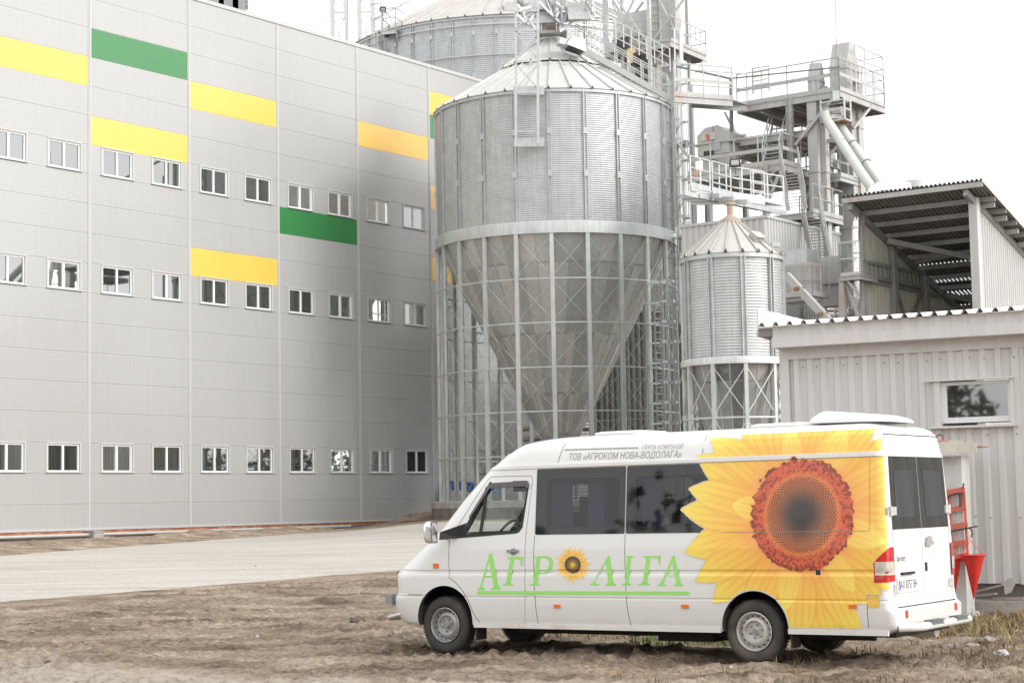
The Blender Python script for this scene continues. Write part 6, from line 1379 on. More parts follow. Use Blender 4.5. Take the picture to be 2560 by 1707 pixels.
# inside: dashboard, wheel, seats, curtains
m = MB(); m.hexa([(-.30, .18, .9), (-.30, 1.72, .9), (.50, 1.76, .9), (.50, .14, .9)], [(-.22, .22, 1.27), (-.22, 1.68, 1.27), (.38, 1.74, 1.29), (.38, .16, 1.29)]); m.box((.34, .50, 1.33), .16, .38, .10); vb(m, 'dashboard', INTW)
m = MB(); c = np.array([.63, .50, 1.38]); m.path([c + .19 * (math.cos(a) * np.array([0, 1, 0]) + math.sin(a) * np.array([.55, 0, .83])) for a in np.linspace(0, 2 * PI, 29)[:-1]], .016, 8, True); m.bar(c, (.42, .50, 1.22), .05); m.bar(c - [0, .18, 0], c + [0, .18, 0], .03, .02); vb(m, 'steering_wheel', BLACK, smooth=True)
SEAT = mat('seat_cloth', (.06, .06, .075), .9, var=.2, scale=6)
for y in (.48, 1.2):
    m = MB(); m.box((1.0, y, .98), .5, .48, .18); m.box((1.24, y, 1.30), .14, .46, .62, ((.97, 0, .24), (0, 1, 0), (-.24, 0, .97))); m.box((1.32, y, 1.70), .09, .26, .2); vb(m, 'seat', SEAT)
for x in (2.35, 3.1, 3.8):
    for y in (.42, 1.35): m = MB(); m.box((x, y, .98), .45, .5, .15); m.box((x + .22, y, 1.28), .12, .5, .62, ((.97, 0, .2), (0, 1, 0), (-.2, 0, .97))); vb(m, 'seat', SEAT)
m = MB(); m.box((.98, .30, 1.93), .24, .03, .12); m.box((.55, .95, 1.95), .05, .22, .06); vb(m, 'sun_visor', BLACK)
CUR = mat('blue_curtain', (.26, .28, .46), .9, var=.15, scale=4)
for a, b_ in ((2.56, 2.72), (3.35, 3.70)):
    m = MB(); n = int((b_ - a) / .012); m.grid([[(a + (b_ - a) * k / n, 2 * YC - .20 - .012 * math.sin(k * 1.1) - .004 * math.sin(k * 2.7) - .05 * (z - 1.4), z) for k in range(n + 1)] for z in (1.36, 1.7, 2.04)]); vb(m, 'curtain', CUR, smooth=True, angle=180)
for a, b_ in ((1.42, 1.74), (1.94, 2.15), (2.60, 2.92)):
    m = MB(); n = int((b_ - a) / .012); m.grid([[(a + (b_ - a) * k / n, .17 + .012 * math.sin(k * 1.1) + .05 * (z - 1.4), z) for k in range(n + 1)] for z in (1.36, 1.7, 2.04)]); vb(m, 'curtain', CUR, smooth=True, angle=180)
# rear doors: glass, handle, plate, lamps, bumper tube
def xr(z): return tb(z, T_xr)
def rear_grid(y0b, y1b, y0t, y1t, z0, z1_, eps, nz=8):
    return [[(xr(z) + eps, y0b + (y0t - y0b) * t + (y1b + (y1t - y1b) * t - y0b - (y0t - y0b) * t) * k / 3, z) for k in range(4)] for z, t in [(z0 + (z1_ - z0) * j / nz, j / nz) for j in range(nz + 1)]]
m = MB(); m.grid(rear_grid(.172, .942, .202, .942, 1.378, 2.125, .003)); g = vb(m, 'window', BLACKG, rds[0]); m = MB(); m.grid(rear_grid(.28, .80, .31, .82, 1.50, 1.98, .005)); vb(m, 'pane', glass('rear_tint', solid=(.05, .05, .052), refl=.16), g)
m = MB(); m.grid(rear_grid(.960, 1.728, .960, 1.698, 1.378, 2.125, .003)); g = vb(m, 'window', BLACKG, rds[1]); m = MB(); m.grid(rear_grid(1.10, 1.62, 1.08, 1.60, 1.50, 1.98, .005)); vb(m, 'pane', MATS['rear_tint'], g)
m = MB(); V = vL(1415, 195, 5.58); m.box((5.60, V[1], V[2]), .03, .16, .045); m.box((5.61, V[1] - .03, V[2] + .05), .03, .07, .05); vb(m, 'handle', mat('satin_handle', (.55, .55, .55), .3, .5), rds[1])
m = MB(); V = vL(1392, 425, 5.58); m.box((5.578, V[1] + .01, V[2]), .012, .045, .09); vb(m, 'lock', BLACK, rds[1])
V = vL(1220, 600, 5.59); py, pz = V[1], V[2]
m = MB(); m.box((5.582, py, pz), .012, .56, .155); m.box((5.590, py, pz), .012, .53, .125); pb = vb(m, 'number_plate', mat('plate_white', (.74, .74, .72), .35, var=.03), rds[0])
def text(s_, size, name, mt, parent, fn, shear=0.0, sx=1.0, align='CENTER', space=1.0):
    cu = bpy.data.curves.new('t', 'FONT'); cu.body = s_; cu.size = size; cu.shear = shear; cu.align_x = align; cu.align_y = 'CENTER'; cu.space_character = space; cu.resolution_u = 3
    to = bpy.data.objects.new('t', cu); COL.objects.link(to); bpy.context.view_layer.update(); dg = bpy.context.evaluated_depsgraph_get()
    me = bpy.data.meshes.new_from_object(to.evaluated_get(dg)); bpy.data.objects.remove(to); bpy.data.curves.remove(cu)
    for v in me.vertices: v.co = Vector(fn(v.co.x * sx, v.co.y))
    me.materials.clear(); me.materials.append(mt); me.name = name; o = bpy.data.objects.new(name, me); COL.objects.link(o); o.parent = parent; return o
INK = mat('black_ink', (.04, .04, .04), .5)
text('AX 8757 BH', .125, 'plate_text', INK, pb, lambda x, y: (5.5975, py + x, pz + y), 0, .70)
m = MB(); m.box((5.5965, py - .245, pz), .002, .028, .10); vb(m, 'plate_band', mat('plate_blue', (.05, .15, .5), .4), pb)
m = MB(); m.box((5.59, py, pz + .115), .03, .32, .025); vb(m, 'plate_lamp', BLACK, rds[0])
V = vL(1142, 345, 5.575); text('Sprinter', .085, 'badge', INK, rds[0], lambda x, y: (5.5785, V[1] + .01 + x, V[2] + y), .15, .85)
for z0 in (.965, .885):
    m = MB(); m.box((5.576, .55, z0), .006, .62, .010); vb(m, 'swage', VP, rds[0]); m = MB(); m.box((5.576, 1.36, z0), .006, .58, .010); vb(m, 'swage', VP, rds[1])
for z0 in (1.565, .775):
    for s_ in (0, 1):
        m = MB(); X = 5.565; f_ = (lambda y: y) if s_ == 0 else (lambda y: 2 * YC - y); m.box((5.570, f_(.20), z0), .03, .13, .085); m.box((5.52, f_(.085), z0), .10, .03, .07); m.tube((5.575, f_(.135), z0 - .05), (5.575, f_(.135), z0 + .05), .018, 8); vb(m, 'hinge', mat('hinge_metal', (.56, .55, .53), .45, .3, var=.15, scale=12, dirt=(.3, .18, .1), dirtamt=.4, dscale=9))
# tail lamps wrap round the corner
def corner_patch(zt, zb, ya, Xa, eps):
    """from the rear face (y=ya) round the corner to X=Xa on the side; zt/zb functions of 0..1 along"""
    P = []
    N_ = 14
    for k in range(N_ + 1):
        t = k / N_; cols = []
        for z in np.linspace(zb(t), zt(t), 6):
            x_r = xr(z); i = ins(z); arc = [(x_r, ya)] + [(x_r - RC + RC * math.cos(a), i + RC - RC * math.sin(a)) for a in np.linspace(0, PI / 2, 7)] + [(Xa, i)]
            d = [0]
            for p, q in zip(arc[:-1], arc[1:]): d.append(d[-1] + math.hypot(p[0] - q[0], p[1] - q[1]))
            s2 = t * d[-1]; X = np.interp(s2, d, [p[0] for p in arc]); Y = np.interp(s2, d, [p[1] for p in arc])
            n_ = np.array([X - (x_r - RC), Y - (i + RC)]); n_ = np.array([max(n_[0], 0), min(n_[1], 0)]); n_ = n_ / (np.linalg.norm(n_) + 1e-9); cols.append((X + n_[0] * eps, Y + n_[1] * eps, z))
        P.append(cols)
    return P
REDL = mat('red_lens', (.50, .012, .012), .12, coat=.7); CLRL = mat('clear_lens', (.52, .47, .42), .12, coat=.7, var=.25, scale=14); REDF = mat('red_lens_rim', (.55, .03, .03), .3)
topf = lambda t: 1.205 - .16 * max(0, (t - .30) / .70) ** 1.3
for s_ in (0, 1):
    mir = (lambda P: P) if s_ == 0 else (lambda P: [[(x, 2 * YC - y, z) for x, y, z in r] for r in P])
    m = MB(); m.grid(mir(corner_patch(topf, lambda t: .862 - .012 * t, .155, 5.425, .012))); tl_ = vb(m, 'tail_lamp', REDL, smooth=True)
    m = MB(); m.grid(mir(corner_patch(lambda t: 1.06, lambda t: .925, .158, 5.44, .017))); vb(m, 'reversing_lens', CLRL, tl_, smooth=True)
m = MB()
for y in (.26, 1.64): m.box((5.648, y, .525), .012, .055, .075)
vb(m, 'reflector', mat('red_reflector', (.75, .06, .03), .25), van)
m = MB(); m.path([(5.62, .10, .395), (5.74, .16, .40), (5.80, .30, .40), (5.80, .95, .40), (5.80, 1.60, .40), (5.74, 1.74, .40), (5.62, 1.80, .395)], .042, 12); tb_ = vb(m, 'step_bar', mat('white_tube', (.72, .71, .69), .35, var=.05, dirt=(.5, .42, .33), dirtamt=.4), smooth=True)
m = MB()
for y in (.62, 1.32): m.box((5.80, y, .445), .09, .34, .018); m.hexa([(5.755, y - .17, .405), (5.845, y - .17, .405), (5.845, y + .17, .405), (5.755, y + .17, .405)], [(5.765, y - .14, .44), (5.835, y - .14, .44), (5.835, y + .14, .44), (5.765, y + .14, .44)])
m.each('step_pad', mat('grey_rubber', (.14, .145, .15), .7), tb_, local=True)
m = MB(); V = vL(1480, 1045, 5.5); m.tube((5.2, V[1], .30), (5.52, V[1], .30), .085, 20); vb(m, 'rear_tube', MATS['white_tube'], van)
m = MB(); m.box((5.3, .95, .36), .5, 1.5, .14); vb(m, 'rear_crossmember', MATS['underside'])
# fuel flap lock, roof vents, air conditioner, roof ribs
V = vJ(890, 1035); m = MB(); m.box((V[0], side_y(V[0], V[2]) - .004, V[2]), .075, .012, .09); q = vb(m, 'flap_lock', MATS['chrome']); m = MB(); m.box((V[0] - .004, side_y(V[0], V[2]) - .011, V[2]), .05, .006, .065); vb(m, 'lock_plate', BLACK, q)
def loft(rows, name, mt, smooth=True, ang=40): m = MB(); m.grid(rows, True); m.add(rows[-1], [list(range(len(rows[-1])))]); return vb(m, name, mt, smooth=smooth, angle=ang)
def ov(x0, x1, y0, y1, z, p=.35, n=32): return [((x0 + x1) / 2 + (x1 - x0) / 2 * np.sign(math.cos(a)) * abs(math.cos(a)) ** p, (y0 + y1) / 2 + (y1 - y0) / 2 * np.sign(math.sin(a)) * abs(math.sin(a)) ** p, z) for a in np.linspace(0, 2 * PI, n + 1)[:-1]]
AC = mat('ac_plastic', (.80, .80, .79), .4, var=.02)
def acr(x0, x1, y0, y1, z, dz): return [(x, y, zz + dz * ((x - x0) / (x1 - x0))) for x, y, zz in ov(x0, x1, y0, y1, z)]
loft([acr(4.50, 5.40, .45, 1.45, 2.505, -.01), acr(4.50, 5.40, .45, 1.45, 2.54, -.02), acr(4.53, 5.36, .48, 1.42, 2.575, -.03), acr(4.60, 5.24, .55, 1.35, 2.625, -.045), acr(4.66, 5.05, .62, 1.28, 2.64, -.04)], 'roof_air_conditioner', AC)
loft([ov(3.75, 4.45, .58, 1.32, 2.495), ov(3.75, 4.45, .58, 1.32, 2.522), ov(3.80, 4.40, .62, 1.28, 2.535)], 'roof_vent', AC)
loft([ov(1.75, 2.45, .58, 1.32, 2.495), ov(1.75, 2.45, .58, 1.32, 2.520), ov(1.80, 2.40, .62, 1.28, 2.533)], 'roof_vent', AC)

# ---- printed lettering on the side
LG = mat('lettering_green', (.335, .765, .165), .35, coat=.3)
def glyph(strokes, fn, base=.0022):
    m = MB()
    for k, st in enumerate(strokes):
        P = [fn(*p) for p in st]; P = [(p[0], side_y(p[0], p[2]) - base - .0003 * k, p[2]) for p in P]; m.add(P, [list(range(len(P)))])
    o = vb(m, 'lettering', LG)
    bm = bmesh.new(); bm.from_mesh(o.data); bmesh.ops.triangulate(bm, faces=bm.faces)
    for _ in range(2): bmesh.ops.subdivide_edges(bm, edges=[e for e in bm.edges if e.calc_length() > .03], cuts=1); bmesh.ops.triangulate(bm, faces=bm.faces)
    for v in bm.verts: v.co.y = min(v.co.y, side_y(v.co.x, v.co.z) - base)
    bm.to_mesh(o.data); bm.free(); return o
glyph([[(1032, 12), (1058, 8), (1122, 318), (1132, 345), (1145, 352), (1143, 367), (1046, 366), (1049, 352), (1070, 345), (1076, 320), (1026, 70)], [(1032, 12), (1042, 40), (968, 300), (965, 335), (990, 352), (988, 367), (914, 366), (918, 352), (940, 340), (950, 310)], [(990, 228), (1070, 228), (1072, 246), (985, 246)]], vM)
glyph([[(1238, 60), (1275, 60), (1242, 290), (1248, 310), (1272, 315), (1270, 324), (1160, 324), (1162, 314), (1190, 308), (1200, 290)], [(1212, 46), (1363, 42), (1358, 68), (1215, 68)], [(1350, 45), (1364, 44), (1352, 135), (1340, 135), (1338, 90), (1322, 64)]], vM)
glyph([[(1490, 50), (1530, 50), (1508, 290), (1514, 310), (1538, 316), (1536, 324), (1425, 324), (1428, 314), (1455, 308), (1465, 290)], [(1465, 38), (1535, 36), (1535, 54), (1485, 54), (1468, 46)], [(1528, 36), (1600, 38), (1640, 55), (1658, 90), (1617, 100), (1612, 78), (1598, 60), (1570, 52), (1528, 52)], [(1658, 88), (1655, 130), (1640, 170), (1605, 200), (1560, 210), (1513, 212), (1517, 195), (1560, 190), (1590, 178), (1608, 150), (1617, 115), (1617, 98)]], vM)
glyph([[(2196, 32), (2210, 25), (2248, 290), (2258, 308), (2276, 316), (2274, 326), (2165, 324), (2167, 314), (2190, 306), (2198, 285), (2174, 95)], [(2196, 32), (2192, 72), (2072, 280), (2075, 305), (2112, 312), (2110, 322), (2017, 321), (2020, 311), (2045, 302), (2060, 280)]], vM)
glyph([[(240, 34), (334, 33), (332, 42), (305, 50), (282, 290), (286, 308), (311, 314), (309, 322), (208, 321), (210, 311), (238, 305), (248, 288), (262, 60), (262, 48), (240, 42)]], vN)
glyph([[(455, 50), (492, 50), (465, 290), (470, 308), (493, 314), (491, 323), (368, 321), (370, 311), (405, 305), (418, 288)], [(424, 34), (595, 35), (592, 58), (430, 52)], [(560, 50), (594, 36), (588, 122), (575, 122), (572, 85)]], vN)
glyph([[(712, 34), (730, 29), (790, 295), (800, 312), (820, 320), (818, 332), (710, 328), (712, 318), (738, 312), (745, 290), (706, 85)], [(712, 34), (718, 62), (628, 290), (624, 310), (645, 318), (642, 329), (560, 327), (562, 317), (588, 308), (604, 285)], [(665, 215), (740, 215), (743, 233), (656, 233)]], vN)
P0, P1, P2, P3 = vM(910, 378), vM(910, 412), vN(875, 418), vN(875, 383)
m = MB(); n = 40; m.grid([[(a[0] + (b[0] - a[0]) * k / n, side_y(a[0] + (b[0] - a[0]) * k / n, a[2] + (b[2] - a[2]) * k / n) - .0022, a[2] + (b[2] - a[2]) * k / n) for k in range(n + 1)] for a, b in ((P0, P3), (P1, P2))]); vb(m, 'underline', LG)
GREYT = mat('grey_print', (.30, .30, .30), .5)
def on_roof(c0, c1):
    a, b_ = vI(*c0, .11), vI(*c1, .11); ux = (b_ - a); L_ = np.linalg.norm(ux); ux /= L_; uz = np.array([-ux[2], 0, ux[0]])
    return a, b_, ux, uz, L_
a, b_, ux, uz, L_ = on_roof((1028, 376), (1748, 358))
text('ТОВ «АГРОКОМ НОВА-ВОДОЛАГА»', .105, 'roof_text', GREYT, van, lambda x, y: (lambda p: (p[0], side_y(p[0], p[2]) - .003, p[2]))(a + ux * (L_ / 2 + x) + uz * y), .22, .80 * 1.0)
a3, b3, ux3, uz3, L3 = on_roof((1468, 320), (1728, 314))
text('ГРУПА КОМПАНІЙ', .072, 'roof_text', mat('pale_grey_print', (.42, .42, .42), .5), van, lambda x, y: (lambda p: (p[0], side_y(p[0], p[2]) - .003, p[2]))(a3 + ux3 * (L3 / 2 + x) + uz3 * y), .22, .78)
a4, b4, _, _, _ = on_roof((1032, 332), (1460, 320)); m = MB(); m.grid([[(p[0], side_y(p[0], p[2] + dz) - .003, p[2] + dz) for p in (a4 + (b4 - a4) * t for t in np.linspace(0, 1, 12))] for dz in (-.007, .007)]); vb(m, 'roof_line', GREYT)

# ---- printed sunflowers: coloured point by point like the film on the real van
def lin(r, g, b): return np.array([((c / 255) / 12.92 if c / 255 <= .04045 else ((c / 255 + .055) / 1.055) ** 2.4) for c in (r, g, b)])
VCM = vcol_mat('printed_film', .32, .35)
def film(name, X, Z, RGB, A, eps, parent=van, bgc=(.76, .76, .75)):
    """grid of points X,Z (2-D) with colour and coverage; cells with no cover are left out"""
    nz, nx = X.shape; RGB = RGB * A[..., None] + np.array(bgc) * (1 - A[..., None])
    idx = -np.ones((nz, nx), int); me = bpy.data.meshes.new(name); keep = np.zeros((nz, nx), bool)
    cell = (A[:-1, :-1] + A[1:, :-1] + A[:-1, 1:] + A[1:, 1:]) > .6
    for (di, dj) in ((0, 0), (1, 0), (0, 1), (1, 1)): keep[di:nz - 1 + di, dj:nx - 1 + dj] |= cell
    k = np.argwhere(keep); idx[keep] = np.arange(len(k)); zc = {}
    co = [(X[i, j], side_y(X[i, j], Z[i, j]) - eps, Z[i, j]) for i, j in k]
    fs_ = [(idx[i, j], idx[i, j + 1], idx[i + 1, j + 1], idx[i + 1, j]) for i, j in np.argwhere(cell)]
    me.from_pydata(co, [], [tuple(int(q) for q in f) for f in fs_]); me.materials.append(VCM)
    ca = me.color_attributes.new('Col', 'FLOAT_COLOR', 'POINT'); ca.data.foreach_set('color', np.concatenate([RGB[keep], np.ones((len(k), 1))], 1).astype(np.float32).ravel())
    me.polygons.foreach_set('use_smooth', [True] * len(me.polygons)); me.update(); o = bpy.data.objects.new(name, me); COL.objects.link(o); o.parent = parent; return o
rng = np.random.default_rng(5)
def sstep(a, b, x): t = np.clip((x - a) / (b - a), 0, 1); return t * t * (3 - 2 * t)
CXs, CZs, RD_ = 4.633, 1.545, .585
st = .0078; gx = np.arange(3.2, 5.575, st); gz = np.arange(.385, 2.43, st); X, Z = np.meshgrid(gx, gz)
dx, dz = X - CXs, Z - CZs; RR = np.hypot(dx, dz); TH = np.arctan2(dz, dx)
rgb = np.zeros(X.shape + (3,)); alpha = np.zeros(X.shape)
c_in, c_mid, c_tip, c_edge = lin(240, 150, 90), lin(246, 196, 84), lin(246, 220, 96), lin(232, 160, 66)
def petal(th, r0, r1, wd, bend=0.0, lite=0.0):
    global rgb, alpha
    t = (RR - r0) / (r1 - r0); d = np.angle(np.exp(1j * (TH - th - bend * np.clip(t, 0, 1) ** 2))) * RR
    tt = np.clip(t, 0, 1); w_ = wd * np.where(tt < .52, .55 + .45 * np.sin(tt / .52 * PI / 2), np.clip(1 - np.clip((tt - .52) / .48, 0, 1) ** 1.75, 0, 1))
    m_ = (t > -.05) & (t <= 1.0)
    a = np.where(m_, np.clip((w_ - np.abs(d)) / .012 + .5, 0, 1), 0)
    q = np.clip(d / (wd + 1e-6), -1, 1)
    c = c_in[None, None] * (1 - sstep(.0, .45, tt))[..., None] + c_mid[None, None] * (sstep(.0, .45, tt) * (1 - sstep(.35, .95, tt)))[..., None] + c_tip[None, None] * (sstep(.35, .95, tt) * sstep(0, .45, tt))[..., None]
    k = rng.uniform(0, 6); vein = (.5 + .5 * np.sin(q * 17 + k + tt * 2.2)) ** 4 * (1 - sstep(.55, 1.0, tt)) * .42 + (.5 + .5 * np.sin(q * 7 + k * 2)) ** 3 * .22 * (1 - tt)
    c = c * (1 - vein[..., None]) + lin(244, 150, 70) * vein[..., None]
    ed = sstep(.72, 1.0, np.abs(d) / (w_ + 1e-6)) * .45 * (1 - .5 * sstep(.7, 1, tt)); c = c * (1 - ed[..., None]) + c_edge * ed[..., None]
    c = c * (1 - lite) + lin(254, 236, 130) * lite
    rgb = rgb * (1 - a[..., None]) + c * a[..., None]; alpha = np.maximum(alpha, a)
NPt = 25
for k in range(NPt):
    if k % 2: petal(PI + (k + .0) * 2 * PI / NPt + rng.uniform(-.03, .03), .42, 1.40 + rng.uniform(-.04, .05), .22, rng.uniform(-.06, .06))
for k in range(NPt):
    if not k % 2: petal(PI + .02 + k * 2 * PI / NPt + rng.uniform(-.03, .03), .42, 1.39 + rng.uniform(-.03, .05), .205, rng.uniform(-.06, .06), .05)
for th, r1, wd in ((172, .82, .13), (258, 1.02, .14), (306, .98, .14), (342, .96, .16), (62, 1.02, .17), (100, .95, .12)): petal(R(th), .45, r1, wd, 0, .22)
xr_a = np.vectorize(xr)(gz)[:, None]
alpha = alpha * (X < xr_a - .012) * (Z > .388) * ~((Z < .732) & (X > 5.33)) * ~((Z > 2.118) & (Z < 2.178)) * (np.hypot(X - 4.065, Z - .375) > .40) * (Z < 2.412)
alpha = alpha * ~((Z > 2.178) & (X > 5.43 - (2.412 - Z) * .30) & (Z > 2.15 + (X - 5.10) * .42)) * ~((Z > 2.178) & (X > 5.50)) * ~((Z < .64) & (X > 5.20 + (.64 - Z) * .3))
alpha = alpha * (RR > RD_ - .10)
film('sunflower_petals', X, Z, rgb, alpha, .0045)
m = MB(); m.grid(patch(5.34, 5.47, .60, .722, .003, 6, 4)); vb(m, 'petal_patch', YEL)
st = .0052; gx = np.arange(CXs - .68, CXs + .68, st); gz = np.arange(CZs - .68, CZs + .68, st); X, Z = np.meshgrid(gx, gz); dx, dz = X - CXs, Z - CZs; RR = np.hypot(dx, dz); TH = np.arctan2(dz, dx)
nse = rng.random((80, 80)); 
def vnoise(s_, seed):
    g_ = np.random.default_rng(seed).random((int(1.5 / s_) + 3,) * 2); u = (X - gx[0]) / s_; v = (Z - gz[0]) / s_; i = u.astype(int); j = v.astype(int); fu, fv = u - i, v - j; fu = fu * fu * (3 - 2 * fu); fv = fv * fv * (3 - 2 * fv)
    return (g_[j, i] * (1 - fu) + g_[j, i + 1] * fu) * (1 - fv) + (g_[j + 1, i] * (1 - fu) + g_[j + 1, i + 1] * fu) * fv
n1, n2, n3 = .55 * vnoise(.020, 1) + .45 * vnoise(.031, 4), vnoise(.012, 2), vnoise(.05, 3)
edge = RD_ + .05 * (n1 - .5) + .05 * (n3 - .5)
A = np.clip((edge - RR) / .010 + .5, 0, 1)
red, maroon, org, orgd, dk, gold = lin(214, 96, 62), lin(118, 52, 44), lin(226, 128, 70), lin(196, 92, 50), lin(52, 44, 42), lin(140, 104, 74)
c = np.ones(X.shape + (3,)) * org
sp = sstep(.50, .70, n2); c = c * (1 - sp[..., None] * .45) + orgd * sp[..., None] * .45
fr = sstep(.40, .47, RR); q_ = sstep(.44, .64, n1 * .6 + n2 * .4) * .75; rc_ = red[None, None] * (1 - q_)[..., None] + maroon * q_[..., None]
c = c * (1 - fr[..., None]) + rc_ * fr[..., None]
ol_ = sstep(.52, .58, RR) * sstep(.45, .55, n1); c = c * (1 - ol_[..., None] * .7) + maroon * ol_[..., None] * .7
lr = np.log(np.maximum(RR, .02)); L1 = .5 + .5 * np.sin(55 * TH + 62 * lr); L2 = .5 + .5 * np.sin(55 * TH - 62 * lr)
lat = np.maximum(L1, L2) ** 5 * (1 - sstep(.36, .42, RR)) * sstep(.10, .16, RR)
core_ = 1 - sstep(.10, .30, RR)
c = c * (1 - lat[..., None] * .95) + dk * lat[..., None] * .95
gm = (1 - sstep(.22, .40, RR)) * .5; c = c * (1 - gm[..., None]) + gold * .8 * gm[..., None]; c = c * (1 - lat[..., None] * .8) + dk * lat[..., None] * .8
c = c * (1 - core_[..., None]) + lin(58, 50, 48) * core_[..., None]
film('sunflower_disc', X, Z, c, A, .0060, van, tuple(lin(243, 176, 92)))
# thin lines of the glass edge showing through the film
m = MB()
for x0, z0, x1, z1_ in ((3.7, 1.372, 5.388, 1.372), (5.388, 1.372, 5.388, 2.116)):
    n = 16; m.grid([[(x0 + (x1 - x0) * t + (.0025 * s_ if x0 == x1 else 0), side_y(x0 + (x1 - x0) * t, z0 + (z1_ - z0) * t) - .0075, z0 + (z1_ - z0) * t + (.0025 * s_ if x0 != x1 else 0)) for t in np.linspace(0, 1, n)] for s_ in (-1, 1)])
vb(m, 'glass_edge', STEELD)
# little sunflower in the lettering
V = vM(1850, 122); st = .006; gx = np.arange(V[0] - .25, V[0] + .25, st); gz = np.arange(V[2] - .25, V[2] + .25, st); X, Z = np.meshgrid(gx, gz); dx, dz = (X - V[0]) / 1.12, Z - V[2]; RR = np.hypot(dx, dz); TH = np.arctan2(dz, dx)
rgb = np.zeros(X.shape + (3,)); alpha = np.zeros(X.shape); rim_ = .172 + .028 * np.sin(TH * 19) + .012 * np.sin(TH * 7 + 1) + .008 * np.sin(TH * 31); alpha = np.clip((rim_ - RR) / .012 + .5, 0, 1)
t = sstep(.09, .19, RR); q = (.5 + .5 * np.sin(TH * 19)) ; rgb = (lin(246, 166, 60) * (1 - q[..., None]) + lin(253, 205, 78) * q[..., None]) * (1 - t[..., None] * .3) + lin(254, 216, 110) * t[..., None] * .3
film('small_sunflower', X, Z, rgb, alpha, .0026)
alpha = np.clip((.098 - RR) / .008 + .5, 0, 1); k = RR / .098; rgb = lin(226, 205, 70) * (1 - sstep(.0, .5, k))[..., None] + lin(140, 105, 45) * (sstep(0, .5, k) * (1 - sstep(.5, .8, k)))[..., None] + lin(92, 70, 40) * sstep(.5, .8, k)[..., None]
film('small_sunflower_disc', X, Z, rgb, alpha, .0034)
# ------------------------------------------------------------------ small things on the ground
GZ = lambda x, y: ground_z(x, y)
def gpt(px, py):
    p = atz((px, py), 0.0)
    for _ in range(6): p = atz((px, py), GZ(p[0], p[1]))
    return p
# blue container edge seen between the silo legs
bc = empty('blue_trough', at((1150, 1225), 98), 'blue painted trough glimpsed between the silo legs by the wall', 'trough')
m = MB(); a, b_ = at((1132, 1212), 99.5), at((1225, 1222), 97.5); m.bar(a, b_, 1.0, .48); m.build('body', BLUE, bc); m = MB()
for f in (.1, .5, .9): q = a + (b_ - a) * f; m.bar(q, q - [0, 0, 1.3], .12)
m.build('leg', STEELD, bc)
# darker silo-side machinery behind the hopper: a second row of silos standing further back
for i, (px, Y, r_, z0, z1_, lab) in enumerate(((1722, 104, 2.4, 9.4, 16.4, 'corrugated bin half hidden behind the legs of the big silo, right side'), (1290, 111, 1.4, .6, 7.0, 'dark corrugated bin glimpsed low between the silo legs'))):
    p = at((px, 900), Y); m = MB(); n = int((z1_ - z0) / .03); m.lathe([(r_ + .02 * math.sin(k * PI / 2), z0 + (z1_ - z0) * k / n) for k in range(n + 1)] + [(.2, z1_ + 1.2)], (p[0], p[1], 0), 48)
    e = empty('corrugated_bin', (p[0], p[1], z0), lab, 'silo'); m.build('wall', GALV2, e, smooth=True, angle=60); m = MB()
    m.lathe([(r_, z0), (r_, z0 - .25), (.3, max(.5, z0 - 3.5))], (p[0], p[1], 0), 48); m.build('hopper', HOPM, e, smooth=True)
    if z0 > 3:
        m = MB()
        for k in range(10):
            a = 2 * PI * k / 10; q = np.array([p[0] + r_ * math.cos(a), p[1] + r_ * math.sin(a), 0]); m.bar(q + [0, 0, .8], q + [0, 0, z0], .16); a2 = a + 2 * PI / 10; q2 = np.array([p[0] + r_ * math.cos(a2), p[1] + r_ * math.sin(a2), 0]); m.bar(q + [0, 0, 1], q2 + [0, 0, z0 / 2], .07); m.bar(q + [0, 0, z0 / 2], q2 + [0, 0, z0 - .2], .07)
        m.build('frame', STEELD, e)
uf = empty('unloading_frame', at((1500, 1050), 101), 'dark steel frame and ducts seen through the silo legs', 'frame'); m = MB()
for x in (1402, 1440, 1492, 1520, 1552, 1570): m.bar(at((x, 1250), 101), at((x, 820 + (x % 7) * 12), 101), .14)
for y in (870, 960, 1020, 1075, 1120): m.bar(at((1395, y), 101), at((1600, y - 4), 101), .10, .16)
for a, b_ in (((1400, 1080), (1490, 960)), ((1490, 1080), (1600, 900)), ((1520, 960), (1600, 1080)), ((1300, 1075), (1400, 1040))): m.bar(at(a, 100.8), at(b_, 100.8), .10)
m.tube(at((1290, 1075), 101), at((1350, 1068), 101), .14, 10); m.tube(at((1290, 1100), 101), at((1350, 1095), 101), .14, 10); m.each('bar', STEELD, uf)
IS = empty('sun_block_shed', (6.4, 101.5, .8), 'dark grey shed added behind the silo legs to block low sun, beside the steel frame', 'building')  # added block: keeps low sun off the wall and darkens behind the legs
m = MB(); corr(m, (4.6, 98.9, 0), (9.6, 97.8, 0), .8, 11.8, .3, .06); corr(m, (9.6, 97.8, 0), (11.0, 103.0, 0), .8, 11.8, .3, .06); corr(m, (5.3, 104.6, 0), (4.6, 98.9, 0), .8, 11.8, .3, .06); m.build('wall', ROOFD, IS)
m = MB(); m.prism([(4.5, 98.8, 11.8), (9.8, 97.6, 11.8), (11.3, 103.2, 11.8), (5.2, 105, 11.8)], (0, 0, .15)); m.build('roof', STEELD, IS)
DS = empty('backdrop_shed', (8.7, 72.5, .6), 'added dark backdrop shed filling the gap behind the legs of the small silo', 'building')  # added backdrop that darkens the gap behind the small silo's legs
